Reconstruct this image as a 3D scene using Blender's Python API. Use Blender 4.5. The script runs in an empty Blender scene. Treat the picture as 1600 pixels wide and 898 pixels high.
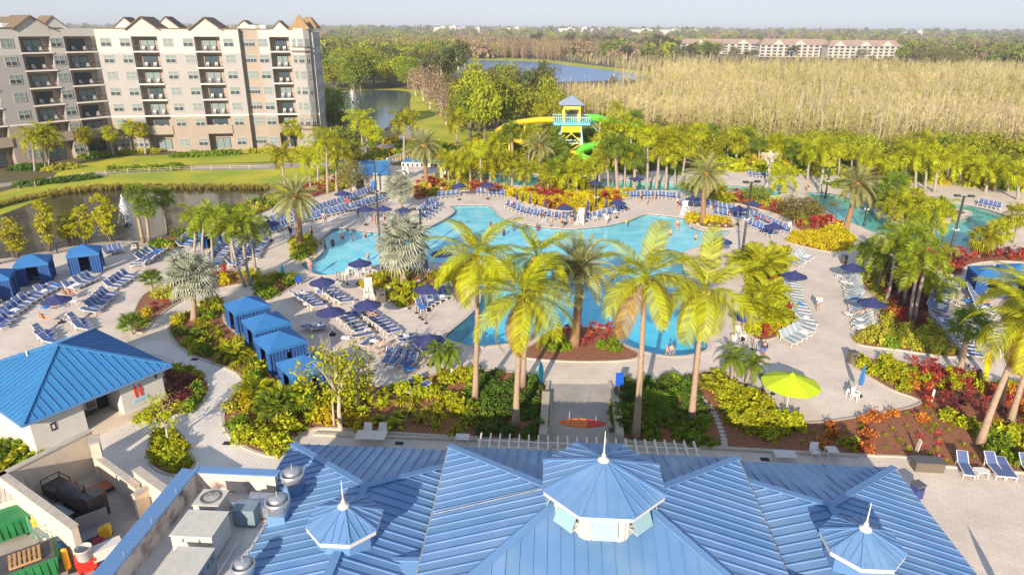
import bpy, bmesh, math, random
import numpy as np
from mathutils import Vector, Matrix, geometry as mgeo
random.seed(7); RNG = np.random.default_rng(7)
sc = bpy.context.scene
C = sc.collection

# ------------------------------------------------------------------ camera, sky, sun, exposure
H = 26.0; FPX = 1050.0
PITCH = math.atan((449-45)/FPX); ROLL = math.radians(0.37)
CAM_ROT = Matrix.Rotation(math.pi/2-PITCH, 3, 'X') @ Matrix.Rotation(ROLL, 3, 'Z')
cam = bpy.data.cameras.new('camera'); cam_o = bpy.data.objects.new('camera', cam); C.objects.link(cam_o)
cam.sensor_width = 36.0; cam.lens = FPX/1600*36.0; cam.clip_start = 0.5; cam.clip_end = 60000
cam_o.location = (0, 0, H); cam_o.rotation_euler = CAM_ROT.to_euler()
sc.camera = cam_o
SUN_EL = math.radians(21.0); SUN_AZ = math.radians(16.5)       # light travels to +y and 16.5 deg towards +x
world = bpy.data.worlds.new('World'); sc.world = world; world.use_nodes = True
wn = world.node_tree.nodes; wl = world.node_tree.links
sky = wn.new('ShaderNodeTexSky'); sky.sky_type = 'NISHITA'; sky.sun_disc = False
sky.sun_elevation = SUN_EL; sky.sun_rotation = math.pi+SUN_AZ
sky.altitude = 30; sky.air_density = 1.0; sky.dust_density = 0.35; sky.ozone_density = 3.0
sg_ = wn.new('ShaderNodeGamma'); sg_.inputs['Gamma'].default_value = 0.30; wl.new(sky.outputs[0], sg_.inputs['Color'])     # thin high haze; gamma also added to lift overhead fill light against the horizon
st_ = wn.new('ShaderNodeMix'); st_.data_type = 'RGBA'; st_.blend_type = 'MULTIPLY'; st_.inputs['Factor'].default_value = 1.0; st_.inputs['B'].default_value = (0.86, 0.91, 1.08, 1)
wl.new(sg_.outputs[0], st_.inputs['A']); wl.new(st_.outputs['Result'], wn['Background'].inputs[0]); wn['Background'].inputs[1].default_value = 0.15
sun = bpy.data.lights.new('sun', 'SUN'); sun_o = bpy.data.objects.new('sun', sun); C.objects.link(sun_o)
sun.energy = 2.5; sun.angle = math.radians(0.55); sun.color = (1.0, 0.85, 0.66)
sd = Vector((math.sin(SUN_AZ)*math.cos(SUN_EL), math.cos(SUN_AZ)*math.cos(SUN_EL), -math.sin(SUN_EL)))
sun_o.rotation_euler = sd.to_track_quat('-Z', 'Y').to_euler(); sun_o.location = (0, -40, 80)
sc.view_settings.view_transform = 'Standard'; sc.view_settings.look = 'None'
sc.view_settings.exposure = 1.66; sc.view_settings.gamma = 1.0
sc.cycles.max_bounces = 8; sc.cycles.transparent_max_bounces = 12; sc.cycles.use_denoising = True
sc.cycles.diffuse_bounces = 3; sc.cycles.glossy_bounces = 3

# ------------------------------------------------------------------ pixels of the 1600 x 898 photograph to ground points
def ray(px, py): return CAM_ROT @ Vector(((px-800)/FPX, (449-py)/FPX, -1.0))
def G(px, py, z=0.0):
    d = ray(px, py); t = (z-H)/d.z
    return Vector((d.x*t, d.y*t, z))
def Zat(px, py, b):
    d = ray(px, py); t = math.hypot(b[0], b[1])/math.hypot(d.x, d.y); return H+d.z*t

# ------------------------------------------------------------------ materials
MATS = {}
def mat(name, col, rough=0.6, metal=0.0, col2=None, scale=6.0, spec=None, bump=0.0, bscale=40.0, island=0.0, objvar=0.0, coat=0.0, detail=4.0, contrast=(0.35, 0.65)):
    if name in MATS: return MATS[name]
    m = bpy.data.materials.new(name); m.use_nodes = True; MATS[name] = m
    n = m.node_tree.nodes; l = m.node_tree.links; b = n['Principled BSDF']
    b.inputs['Roughness'].default_value = rough; b.inputs['Metallic'].default_value = metal
    if spec is not None: b.inputs['Specular IOR Level'].default_value = spec
    if coat: b.inputs['Coat Weight'].default_value = coat
    b.inputs['Base Color'].default_value = (*col, 1)
    out = None
    tc = n.new('ShaderNodeTexCoord')
    if col2 is not None:
        nz = n.new('ShaderNodeTexNoise'); nz.inputs['Scale'].default_value = scale; nz.inputs['Detail'].default_value = detail
        l.new(tc.outputs['Object'], nz.inputs['Vector'])
        r = n.new('ShaderNodeValToRGB'); r.color_ramp.elements[0].position = contrast[0]; r.color_ramp.elements[1].position = contrast[1]
        r.color_ramp.elements[0].color = (*col, 1); r.color_ramp.elements[1].color = (*col2, 1)
        l.new(nz.outputs['Fac'], r.inputs['Fac']); out = r.outputs['Color']
    if island or objvar:
        hs = n.new('ShaderNodeHueSaturation')
        if out is not None: l.new(out, hs.inputs['Color'])
        else: hs.inputs['Color'].default_value = (*col, 1)
        acc = None
        for amt, src in ((island, 'i'), (objvar, 'o')):
            if not amt: continue
            if src == 'i': s = n.new('ShaderNodeNewGeometry').outputs['Random Per Island']
            else: s = n.new('ShaderNodeObjectInfo').outputs['Random']
            mr = n.new('ShaderNodeMapRange'); mr.inputs['To Min'].default_value = -amt; mr.inputs['To Max'].default_value = amt
            l.new(s, mr.inputs['Value'])
            if acc is None: acc = mr.outputs['Result']
            else:
                ad = n.new('ShaderNodeMath'); ad.operation = 'ADD'; l.new(acc, ad.inputs[0]); l.new(mr.outputs['Result'], ad.inputs[1]); acc = ad.outputs[0]
        ad = n.new('ShaderNodeMath'); ad.operation = 'ADD'; ad.inputs[1].default_value = 1.0; l.new(acc, ad.inputs[0]); l.new(ad.outputs[0], hs.inputs['Value'])
        hu = n.new('ShaderNodeMath'); hu.operation = 'MULTIPLY_ADD'; hu.inputs[1].default_value = 0.05; hu.inputs[2].default_value = 0.5
        l.new(acc, hu.inputs[0]); l.new(hu.outputs[0], hs.inputs['Hue'])
        out = hs.outputs['Color']
    if out is not None: l.new(out, b.inputs['Base Color'])
    if bump:
        nb = n.new('ShaderNodeTexNoise'); nb.inputs['Scale'].default_value = bscale; nb.inputs['Detail'].default_value = 5
        l.new(tc.outputs['Object'], nb.inputs['Vector'])
        bp = n.new('ShaderNodeBump'); bp.inputs['Strength'].default_value = bump; bp.inputs['Distance'].default_value = 0.05
        l.new(nb.outputs['Fac'], bp.inputs['Height']); l.new(bp.outputs[0], b.inputs['Normal'])
    return m

LEAFK = 1.28
def leafmat(name, col, island=0.45, objvar=0.15, trans=0.36, col2=None):
    if name in MATS: return MATS[name]
    col = tuple(min(.75, c*LEAFK) for c in col)
    m = mat(name, col, rough=0.55, spec=0.25, island=island, objvar=objvar, col2=col2, scale=1.4)
    n = m.node_tree.nodes; l = m.node_tree.links; b = n['Principled BSDF']
    tr = n.new('ShaderNodeBsdfTranslucent'); mx = n.new('ShaderNodeMixShader'); mx.inputs[0].default_value = trans
    src = b.inputs['Base Color'].links[0].from_socket
    g = n.new('ShaderNodeGamma'); g.inputs['Gamma'].default_value = 0.9; l.new(src, g.inputs['Color']); l.new(g.outputs[0], tr.inputs['Color'])
    l.new(b.outputs[0], mx.inputs[1]); l.new(tr.outputs[0], mx.inputs[2]); l.new(mx.outputs[0], n['Material Output'].inputs['Surface'])
    return m

def paver_mat(name, c1, c2, c3, bw, bh, mortar=0.012, off=0.5, rot=0.0, rough=0.75):
    m = bpy.data.materials.new(name); m.use_nodes = True; MATS[name] = m
    n = m.node_tree.nodes; l = m.node_tree.links; b = n['Principled BSDF']; b.inputs['Roughness'].default_value = rough
    tc = n.new('ShaderNodeTexCoord'); mp = n.new('ShaderNodeMapping'); mp.inputs['Rotation'].default_value[2] = rot
    l.new(tc.outputs['Object'], mp.inputs['Vector'])
    br = n.new('ShaderNodeTexBrick'); br.offset = off; br.inputs['Scale'].default_value = 1.0
    br.inputs['Brick Width'].default_value = bw; br.inputs['Row Height'].default_value = bh; br.inputs['Mortar Size'].default_value = mortar
    br.inputs['Color1'].default_value = (*c1, 1); br.inputs['Color2'].default_value = (*c2, 1); br.inputs['Mortar'].default_value = (*c3, 1)
    l.new(mp.outputs[0], br.inputs['Vector'])
    nz = n.new('ShaderNodeTexNoise'); nz.inputs['Scale'].default_value = 0.28; nz.inputs['Detail'].default_value = 9; nz.inputs['Roughness'].default_value = 0.68; l.new(tc.outputs['Object'], nz.inputs['Vector'])
    hs = n.new('ShaderNodeHueSaturation'); mr = n.new('ShaderNodeMapRange'); mr.inputs['From Min'].default_value = 0.3; mr.inputs['From Max'].default_value = 0.7
    mr.inputs['To Min'].default_value = 0.80; mr.inputs['To Max'].default_value = 1.12
    l.new(nz.outputs['Fac'], mr.inputs['Value']); l.new(mr.outputs[0], hs.inputs['Value']); l.new(br.outputs['Color'], hs.inputs['Color'])
    l.new(hs.outputs[0], b.inputs['Base Color'])
    bp = n.new('ShaderNodeBump'); bp.inputs['Strength'].default_value = 0.12; bp.inputs['Distance'].default_value = 0.006; bp.invert = True
    l.new(br.outputs['Fac'], bp.inputs['Height']); l.new(bp.outputs[0], b.inputs['Normal'])
    return m

# ------------------------------------------------------------------ mesh builder
class MB:
    def __init__(s): s.v = []; s.f = []; s.m = []; s.mi = 0
    def add(s, vs, fs):
        o = len(s.v); s.v += [tuple(p) for p in vs]; s.f += [tuple(i+o for i in f) for f in fs]; s.m += [s.mi]*len(fs); return s
    def box(s, c, d, rz=0.0, M=None, taper=1.0):
        x, y, z = d[0]/2, d[1]/2, d[2]/2
        vs = [Vector((sx*x*(taper if sz > 0 else 1), sy*y*(taper if sz > 0 else 1), sz*z)) for sz in (-1, 1) for sy in (-1, 1) for sx in (-1, 1)]
        R = M if M is not None else Matrix.Rotation(rz, 3, 'Z')
        vs = [R @ p + Vector(c) for p in vs]
        return s.add(vs, [(0, 2, 3, 1), (4, 5, 7, 6), (0, 1, 5, 4), (2, 6, 7, 3), (0, 4, 6, 2), (1, 3, 7, 5)])
    def bar(s, a, b, w, h=None, up=(0, 0, 1)):
        a = Vector(a); b = Vector(b); h = h or w; d = b-a; L = d.length
        if L < 1e-6: return s
        z = d/L; x = z.cross(Vector(up))
        if x.length < 1e-3: x = z.cross(Vector((0, 1, 0)))
        x.normalize(); y = z.cross(x)
        M = Matrix((x, y, z)).transposed()
        return s.box((a+b)/2, (w, h, L), M=M)
    def tube(s, pts, rs, n=8, cap=True):
        pts = [Vector(p) for p in pts]; rs = rs if hasattr(rs, '__len__') else [rs]*len(pts)
        o = len(s.v); N = len(pts); ref = Vector((0.13, 1, 0.07))
        for i, p in enumerate(pts):
            t = (pts[min(i+1, N-1)]-pts[max(i-1, 0)]).normalized()
            x = t.cross(ref)
            if x.length < 0.05: x = t.cross(Vector((1, 0, 0.2)))
            x.normalize(); y = t.cross(x)
            for k in range(n):
                a = 2*math.pi*k/n; s.v.append(tuple(p+(x*math.cos(a)+y*math.sin(a))*rs[i]))
        fs = [(o+i*n+k, o+(i+1)*n+k, o+(i+1)*n+(k+1) % n, o+i*n+(k+1) % n) for i in range(N-1) for k in range(n)]
        if cap: fs += [tuple(o+k for k in range(n)), tuple(o+(N-1)*n+k for k in reversed(range(n)))]
        s.f += fs; s.m += [s.mi]*len(fs); return s
    def lathe(s, prof, c=(0, 0, 0), n=16, a0=0.0, cap=True):
        o = len(s.v)
        for r, z in prof:
            for k in range(n):
                a = a0+2*math.pi*k/n; s.v.append((c[0]+r*math.cos(a), c[1]+r*math.sin(a), c[2]+z))
        N = len(prof)
        fs = [(o+i*n+k, o+i*n+(k+1) % n, o+(i+1)*n+(k+1) % n, o+(i+1)*n+k) for i in range(N-1) for k in range(n)]
        if cap: fs += [tuple(o+k for k in reversed(range(n))), tuple(o+(N-1)*n+k for k in range(n))]
        s.f += fs; s.m += [s.mi]*len(fs); return s
    def prism(s, poly, z0, z1):          # poly: list of (x,y); top and sides
        n = len(poly)
        a = sum(poly[i][0]*poly[(i+1) % n][1]-poly[(i+1) % n][0]*poly[i][1] for i in range(n))
        if a < 0: poly = poly[::-1]
        vs = [(p[0], p[1], z0) for p in poly]+[(p[0], p[1], z1) for p in poly]
        fs = [tuple(range(n, 2*n)), tuple(reversed(range(n)))]+[(i, (i+1) % n, n+(i+1) % n, n+i) for i in range(n)]
        return s.add(vs, fs)
    def solid(s, quad, th):              # a planar polygon given in 3D, thickened downwards along its normal
        q = [Vector(p) for p in quad]; nrm = mgeo.normal(q)
        if nrm.z < 0: q = q[::-1]; nrm = -nrm
        n = len(q); lo = [p-nrm*th for p in q]
        return s.add(q+lo, [tuple(range(n)), tuple(reversed(range(n, 2*n)))]+[((i+1) % n, i, n+i, n+(i+1) % n) for i in range(n)])
    def mesh(s, name, mats, smooth=False):
        me = bpy.data.meshes.new(name); me.from_pydata(s.v, [], s.f)
        for m in (mats if isinstance(mats, (list, tuple)) else [mats]): me.materials.append(m)
        if any(s.m): me.polygons.foreach_set('material_index', s.m)
        if smooth: me.polygons.foreach_set('use_smooth', [True]*len(me.polygons))
        me.update(); return me
    def build(s, name, mats, parent=None, smooth=False, **k):
        return obj(name, s.mesh(name, mats, smooth), parent, **k)

def obj(name, me, parent=None, loc=None, rz=None, rot=None, scale=None, label=None, cat=None, group=None, kind=None):
    o = bpy.data.objects.new(name, me); C.objects.link(o)
    if parent is not None: o.parent = parent
    if loc is not None: o.location = loc
    if rz is not None: o.rotation_euler = (0, 0, rz)
    if rot is not None: o.rotation_euler = rot
    if scale is not None: o.scale = (scale,)*3 if not hasattr(scale, '__len__') else scale
    tag(o, label, cat, group, kind); return o
def tag(o, label=None, cat=None, group=None, kind=None):
    if label: o['label'] = label
    if cat: o['category'] = cat
    if group: o['group'] = group
    if kind: o['kind'] = kind
    return o
def empty(name, loc=(0, 0, 0), rz=0.0, label=None, cat=None, group=None, scale=None):
    o = obj(name, None, None, loc, rz, None, scale, label, cat, group); o.empty_display_size = 0.2; return o
def copy_tree(o, parent=None):
    c = o.copy(); C.objects.link(c)
    if parent is not None: c.parent = parent
    for ch in KIDS.get(o.name, ()):
        copy_tree(ch, c)
    return c
KIDS = {}
def proto(o):                              # remember a thing's tree so copies are quick
    for x in [o]+list(o.children_recursive): KIDS[x.name] = list(x.children)
    o['is_proto'] = 1; return o
def place(p, loc, rz=0.0, scale=None, label=None, group=None, used=set()):
    if p.name in used: o = copy_tree(p)
    else: o = p; used.add(p.name)
    if 'is_proto' in o: del o['is_proto']
    o.location = loc; o.rotation_euler = (0, 0, rz)
    if scale is not None: o.scale = (scale,)*3 if not hasattr(scale, '__len__') else scale
    if label: o['label'] = label
    if group: o['group'] = group
    return o
def npmesh(name, V, F, m, smooth=False):
    me = bpy.data.meshes.new(name); me.from_pydata(V.tolist() if hasattr(V, 'tolist') else V, [], F.tolist() if hasattr(F, 'tolist') else F)
    for x in (m if isinstance(m, (list, tuple)) else [m]): me.materials.append(x)
    if smooth: me.polygons.foreach_set('use_smooth', [True]*len(me.polygons))
    me.update(); return me

def smooth_poly(pts, k=5, closed=True):
    n = len(pts); out = []
    rng = range(n) if closed else range(n-1)
    for i in rng:
        if closed: p = [pts[(i+j) % n] for j in (-1, 0, 1, 2)]
        else: p = [pts[max(0, min(n-1, i+j))] for j in (-1, 0, 1, 2)]
        for t in range(k):
            t /= k
            out.append(tuple(0.5*((2*p[1][a])+(-p[0][a]+p[2][a])*t+(2*p[0][a]-5*p[1][a]+4*p[2][a]-p[3][a])*t*t+(-p[0][a]+3*p[1][a]-3*p[2][a]+p[3][a])*t**3) for a in (0, 1)))
    if not closed: out.append(tuple(pts[-1][:2]))
    return out
def gpoly(pix, k=4, z=0.0): return smooth_poly([tuple(G(x, y, z)[:2]) for x, y in pix], k) if k > 1 else [tuple(G(x, y, z)[:2]) for x, y in pix]
def ccw(p):
    a = sum(p[i][0]*p[(i+1) % len(p)][1]-p[(i+1) % len(p)][0]*p[i][1] for i in range(len(p))); return p if a > 0 else p[::-1]
def inside(p, poly):
    x, y = p[0], p[1]; c = False; n = len(poly); j = n-1
    for i in range(n):
        xi, yi = poly[i]; xj, yj = poly[j]
        if (yi > y) != (yj > y) and x < (xj-xi)*(y-yi)/(yj-yi)+xi: c = not c
        j = i
    return c
def offset_poly(poly, d):
    poly = ccw(poly); n = len(poly); out = []
    for i in range(n):
        a = Vector(poly[i-1]); b = Vector(poly[i]); c = Vector(poly[(i+1) % n])
        t = (c-a)
        if t.length < 1e-6: out.append(tuple(b)); continue
        t.normalize(); out.append((b.x+t.y*d, b.y-t.x*d))
    return out
def sheet(name, outer, holes, z, m, **k):
    loops = [[Vector((p[0], p[1], 0)) for p in outer]]+[[Vector((p[0], p[1], 0)) for p in h] for h in holes]
    tri = mgeo.tessellate_polygon(loops); flat = [p for l in loops for p in l]
    vs = [(p.x, p.y, z) for p in flat]; fs = []
    for t in tri:
        a, b, c = (flat[i] for i in t)
        fs.append(tuple(t) if (b-a).cross(c-a).z > 0 else tuple(reversed(t)))
    return obj(name, npmesh(name, vs, fs, m), **k)
def ring(mb, poly, d, z0, z1):             # a kerb: wall of width d outside a polygon
    a = ccw(poly); b = offset_poly(a, d); n = len(a)
    vs = [(p[0], p[1], z1) for p in a]+[(p[0], p[1], z1) for p in b]+[(p[0], p[1], z0) for p in a]+[(p[0], p[1], z0) for p in b]
    fs = []
    for i in range(n):
        j = (i+1) % n
        fs += [(i, n+i, n+j, j), (n+i, 3*n+i, 3*n+j, n+j), (2*n+i, i, j, 2*n+j)]
    mb.add(vs, fs)
HAZE = 1
# ------------------------------------------------------------------ surface materials
M_deck = paver_mat('deck_paver', (0.69, 0.595, 0.51), (0.64, 0.555, 0.48), (0.52, 0.455, 0.395), 0.62, 0.31, 0.014, 0.5, 0.5)
M_path = paver_mat('path_paver', (0.74, 0.68, 0.62), (0.70, 0.645, 0.59), (0.60, 0.55, 0.505), 0.42, 0.21, 0.016, 0.5, 0.9)
M_terrace = paver_mat('terrace_paver', (0.62, 0.56, 0.50), (0.57, 0.52, 0.47), (0.45, 0.41, 0.38), 0.5, 0.25, 0.014, 0.5, -0.06)
M_coping = mat('pool_coping', (0.60, 0.50, 0.40), 0.7, col2=(0.5, 0.42, 0.35), scale=3)
M_kerb = mat('kerb_concrete', (0.50, 0.44, 0.36), 0.8, col2=(0.40, 0.36, 0.31), scale=4)
M_conc = mat('concrete', (0.42, 0.40, 0.37), 0.85, col2=(0.33, 0.32, 0.30), scale=1.5)
M_mulch = mat('mulch', (0.33, 0.13, 0.065), 0.95, col2=(0.20, 0.085, 0.048), scale=5, bump=0.9, bscale=14, detail=8)
M_lawn = mat('lawn_grass', (0.48, 0.43, 0.02), 0.9, col2=(0.24, 0.32, 0.02), scale=0.10, bump=0.6, bscale=6, detail=8)
M_asph = mat('asphalt_path', (0.36, 0.32, 0.29), 0.9, col2=(0.30, 0.27, 0.25), scale=0.6)
M_ground = mat('ground_soil', (0.115, 0.10, 0.035), 0.95, col2=(0.10, 0.075, 0.045), scale=0.01, detail=10)
M_plaster = mat('pool_plaster', (0.40, 0.76, 0.80), 0.6, col2=(0.22, 0.62, 0.74), scale=0.5)
M_river = mat('river_plaster', (0.26, 0.58, 0.52), 0.6, col2=(0.20, 0.52, 0.47), scale=0.6)
M_tile = mat('pool_tile_line', (0.02, 0.05, 0.12), 0.3)

def water_mat(name, absorb, density, rough=0.05, wave=2.2, strength=0.25, tint=(0.95, 0.99, 1.0)):
    m = bpy.data.materials.new(name); m.use_nodes = True; n = m.node_tree.nodes; l = m.node_tree.links
    for x in list(n):
        if x.type != 'OUTPUT_MATERIAL': n.remove(x)
    tr = n.new('ShaderNodeBsdfTransparent'); tr.inputs[0].default_value = (*tint, 1)
    gl = n.new('ShaderNodeBsdfGlossy'); gl.inputs['Roughness'].default_value = rough
    fr = n.new('ShaderNodeFresnel'); fr.inputs[0].default_value = 1.33
    tc = n.new('ShaderNodeTexCoord'); nz = n.new('ShaderNodeTexNoise'); nz.inputs['Scale'].default_value = wave; nz.inputs['Detail'].default_value = 6
    l.new(tc.outputs['Object'], nz.inputs['Vector'])
    bp = n.new('ShaderNodeBump'); bp.inputs['Strength'].default_value = strength; bp.inputs['Distance'].default_value = 0.1; l.new(nz.outputs['Fac'], bp.inputs['Height'])
    l.new(bp.outputs[0], gl.inputs['Normal']); l.new(bp.outputs[0], fr.inputs['Normal'])
    ge = n.new('ShaderNodeNewGeometry'); iv = n.new('ShaderNodeMath'); iv.operation = 'SUBTRACT'; iv.inputs[0].default_value = 1.0; l.new(ge.outputs['Backfacing'], iv.inputs[1])
    mu = n.new('ShaderNodeMath'); mu.operation = 'MULTIPLY'; l.new(fr.outputs[0], mu.inputs[0]); l.new(iv.outputs[0], mu.inputs[1])
    mx = n.new('ShaderNodeMixShader'); l.new(mu.outputs[0], mx.inputs[0]); l.new(tr.outputs[0], mx.inputs[1]); l.new(gl.outputs[0], mx.inputs[2])
    o = n['Material Output']; l.new(mx.outputs[0], o.inputs['Surface'])
    if density:
        va = n.new('ShaderNodeVolumeAbsorption'); va.inputs['Color'].default_value = (*absorb, 1); va.inputs['Density'].default_value = density
        l.new(va.outputs[0], o.inputs['Volume'])
    return m
M_pool = water_mat('pool_water', (0.05, 0.80, 0.95), 0.15, wave=0.9, strength=0.9)
M_riverw = water_mat('river_water', (0.15, 0.80, 0.82), 0.12, wave=1.0, strength=0.8)
def lake_mat(name, col, col2, rough, wave, strength):
    return mat(name, col, rough, col2=col2, scale=0.02, spec=0.5, bump=strength, bscale=wave)
M_lake = lake_mat('lake_water', (0.04, 0.13, 0.34), (0.06, 0.19, 0.42), 0.25, 0.35, 0.35)
M_pond = lake_mat('pond_water', (0.050, 0.046, 0.028), (0.066, 0.058, 0.036), 0.10, 0.5, 0.05)
M_lagoon = lake_mat('lagoon_water', (0.05, 0.09, 0.13), (0.08, 0.12, 0.15), 0.12, 0.6, 0.3)

# ------------------------------------------------------------------ outlines (pixels of the photograph)
PX_POOL = [(470,413),(492,404),(505,390),(502,374),(512,364),(530,356),(587,363),(625,362),(667,355),(700,339),(710,329),(704,322),(735,320),(765,322),(780,337),(797,344),(830,352),(880,357),(913,356),(947,352),(980,345),(1003,336),(1020,335),(1067,341),(1083,355),(1105,361),(1138,360),(1125,373),(1095,385),(1065,397),(1072,430),(1083,465),(1085,505),(1107,539),(1088,552),(1047,556),(1000,547),(967,532),(955,512),(910,509),(875,512),(850,524),(800,536),(740,541),(705,532),(697,523),(733,492),(750,470),(745,445),(725,422),(690,411),(640,412),(590,414),(517,429),(487,426)]
PX_RIVER = [(1262,300),(1300,302),(1330,310),(1360,322),(1368,334),(1385,343),(1415,352),(1445,357),(1470,354),(1500,343),(1518,337),(1516,330),(1498,327),(1490,318),(1518,321),(1557,331),(1583,343),(1572,356),(1545,368),(1515,383),(1490,388),(1467,381),(1420,378),(1375,367),(1340,352),(1310,343),(1285,331),(1266,316)]
PX_RIVER2 = [(742,269),(780,268),(830,273),(900,279),(980,282),(1060,286),(1120,287),(1160,290),(1217,296),(1213,306),(1160,302),(1110,299),(1050,298),(960,297),(900,294),(840,291),(790,289),(755,284)]
POOL = gpoly(PX_POOL, 5); RIVER = gpoly(PX_RIVER, 4); RIVER2 = gpoly(PX_RIVER2, 3)
PX_DECK = [(-420,500),(-250,432),(-60,412),(20,402),(90,388),(175,376),(240,377),(300,355),(360,328),(430,303),(500,280),(540,265),(600,258),(700,262),(760,262),(830,264),(900,268),(1010,268),(1130,262),(1200,255),(1300,256),(1420,268),(1520,285),(1620,303),(1800,350),(2300,470)]
DECK = [tuple(G(x, y)[:2]) for x, y in PX_DECK]+[(70, 6), (-60, 6)]

# the ground has real holes where the ponds and the deck sit lower or higher: sheets are stacked instead, pools are cut out of the deck only
big = [(-24000, -300), (24000, -300), (24000, 34000), (-24000, 34000)]
sheet('ground', big, [ccw(offset_poly(DECK, -0.5))], -0.12, M_ground, kind='structure')
deck = sheet('pool_deck', DECK, [POOL, RIVER, RIVER2], 0.0, M_deck, kind='structure')
mb = MB(); n = len(DECK)
mb.add([(p[0], p[1], 0) for p in DECK]+[(p[0], p[1], -0.3) for p in DECK], [(i, n+i, n+(i+1) % n, (i+1) % n) for i in range(n)])
mb.build('deck_edge', M_kerb, deck)

def basin(name, poly, depthf, mfloor, wname, mwater, coping=0.35, wl=-0.10):
    poly = ccw(poly); xs = [p[0] for p in poly]; ys = [p[1] for p in poly]
    # floor as a fine grid clipped loosely to the outline, so that the depth can vary
    root = MB(); step = 2.0; vi = {}; vs = []; fs = []
    wide = offset_poly(poly, 1.2)
    nx = int((max(xs)-min(xs))/step)+4; ny = int((max(ys)-min(ys))/step)+4
    def vid(i, j):
        if (i, j) not in vi:
            x = min(xs)-step+i*step; y = min(ys)-step+j*step; vi[(i, j)] = len(vs); vs.append((x, y, -depthf(x, y)))
        return vi[(i, j)]
    for i in range(nx):
        for j in range(ny):
            c = (min(xs)-step+(i+.5)*step, min(ys)-step+(j+.5)*step)
            if inside(c, poly) or any(inside((c[0]+a, c[1]+b), poly) for a in (-1.6, 0, 1.6) for b in (-1.6, 0, 1.6)):
                fs.append((vid(i, j), vid(i+1, j), vid(i+1, j+1), vid(i, j+1)))
    o = obj(name, npmesh(name, vs, fs, mfloor, True), kind='structure')
    n = len(poly); w = MB()
    w.add([(p[0], p[1], -0.02) for p in poly]+[(p[0], p[1], -3.0) for p in poly], [(i, (i+1) % n, n+(i+1) % n, n+i) for i in range(n)])
    w.build('pool_wall', mfloor, o)
    t = MB(); ins = offset_poly(poly, -0.03)
    t.add([(p[0], p[1], -0.03) for p in ins]+[(p[0], p[1], -0.2) for p in ins], [(i, (i+1) % n, n+(i+1) % n, n+i) for i in range(n)])
    t.build('waterline_tile', M_tile, o)
    k = MB(); ring(k, offset_poly(poly, -0.06), coping, -0.05, 0.035); k.build('coping', M_coping, o)
    # water: closed volume down to below the floor
    s = sheet(wname, poly, [], wl, mwater, kind='structure')
    me = s.data; bm = bmesh.new(); bm.from_mesh(me)
    r = bmesh.ops.extrude_face_region(bm, geom=bm.faces[:]); up = [g for g in r['geom'] if isinstance(g, bmesh.types.BMVert)]
    for v_ in up: v_.co.z = -3.2
    bmesh.ops.recalc_face_normals(bm, faces=bm.faces[:]); bm.to_mesh(me); bm.free()
    return o
def pool_depth(x, y):
    t = max(0.0, min(1.0, (86.0-y)/34.0)); d = 0.28+1.75*t*t*(3-2*t)
    e = max(0.0, min(1.0, (x-18)/10.0)); d *= 1-0.45*e
    w = max(0.0, min(1.0, (-8-x)/10.0)); return d*(1-0.25*w)+0.15
basin('pool_basin', POOL, pool_depth, M_plaster, 'pool_water', M_pool)
basin('lazy_river_basin', RIVER, lambda x, y: 0.95, M_river, 'lazy_river_water', M_riverw)
basin('lazy_river_far_basin', RIVER2, lambda x, y: 0.9, M_river, 'lazy_river_far_water', M_riverw)

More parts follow.
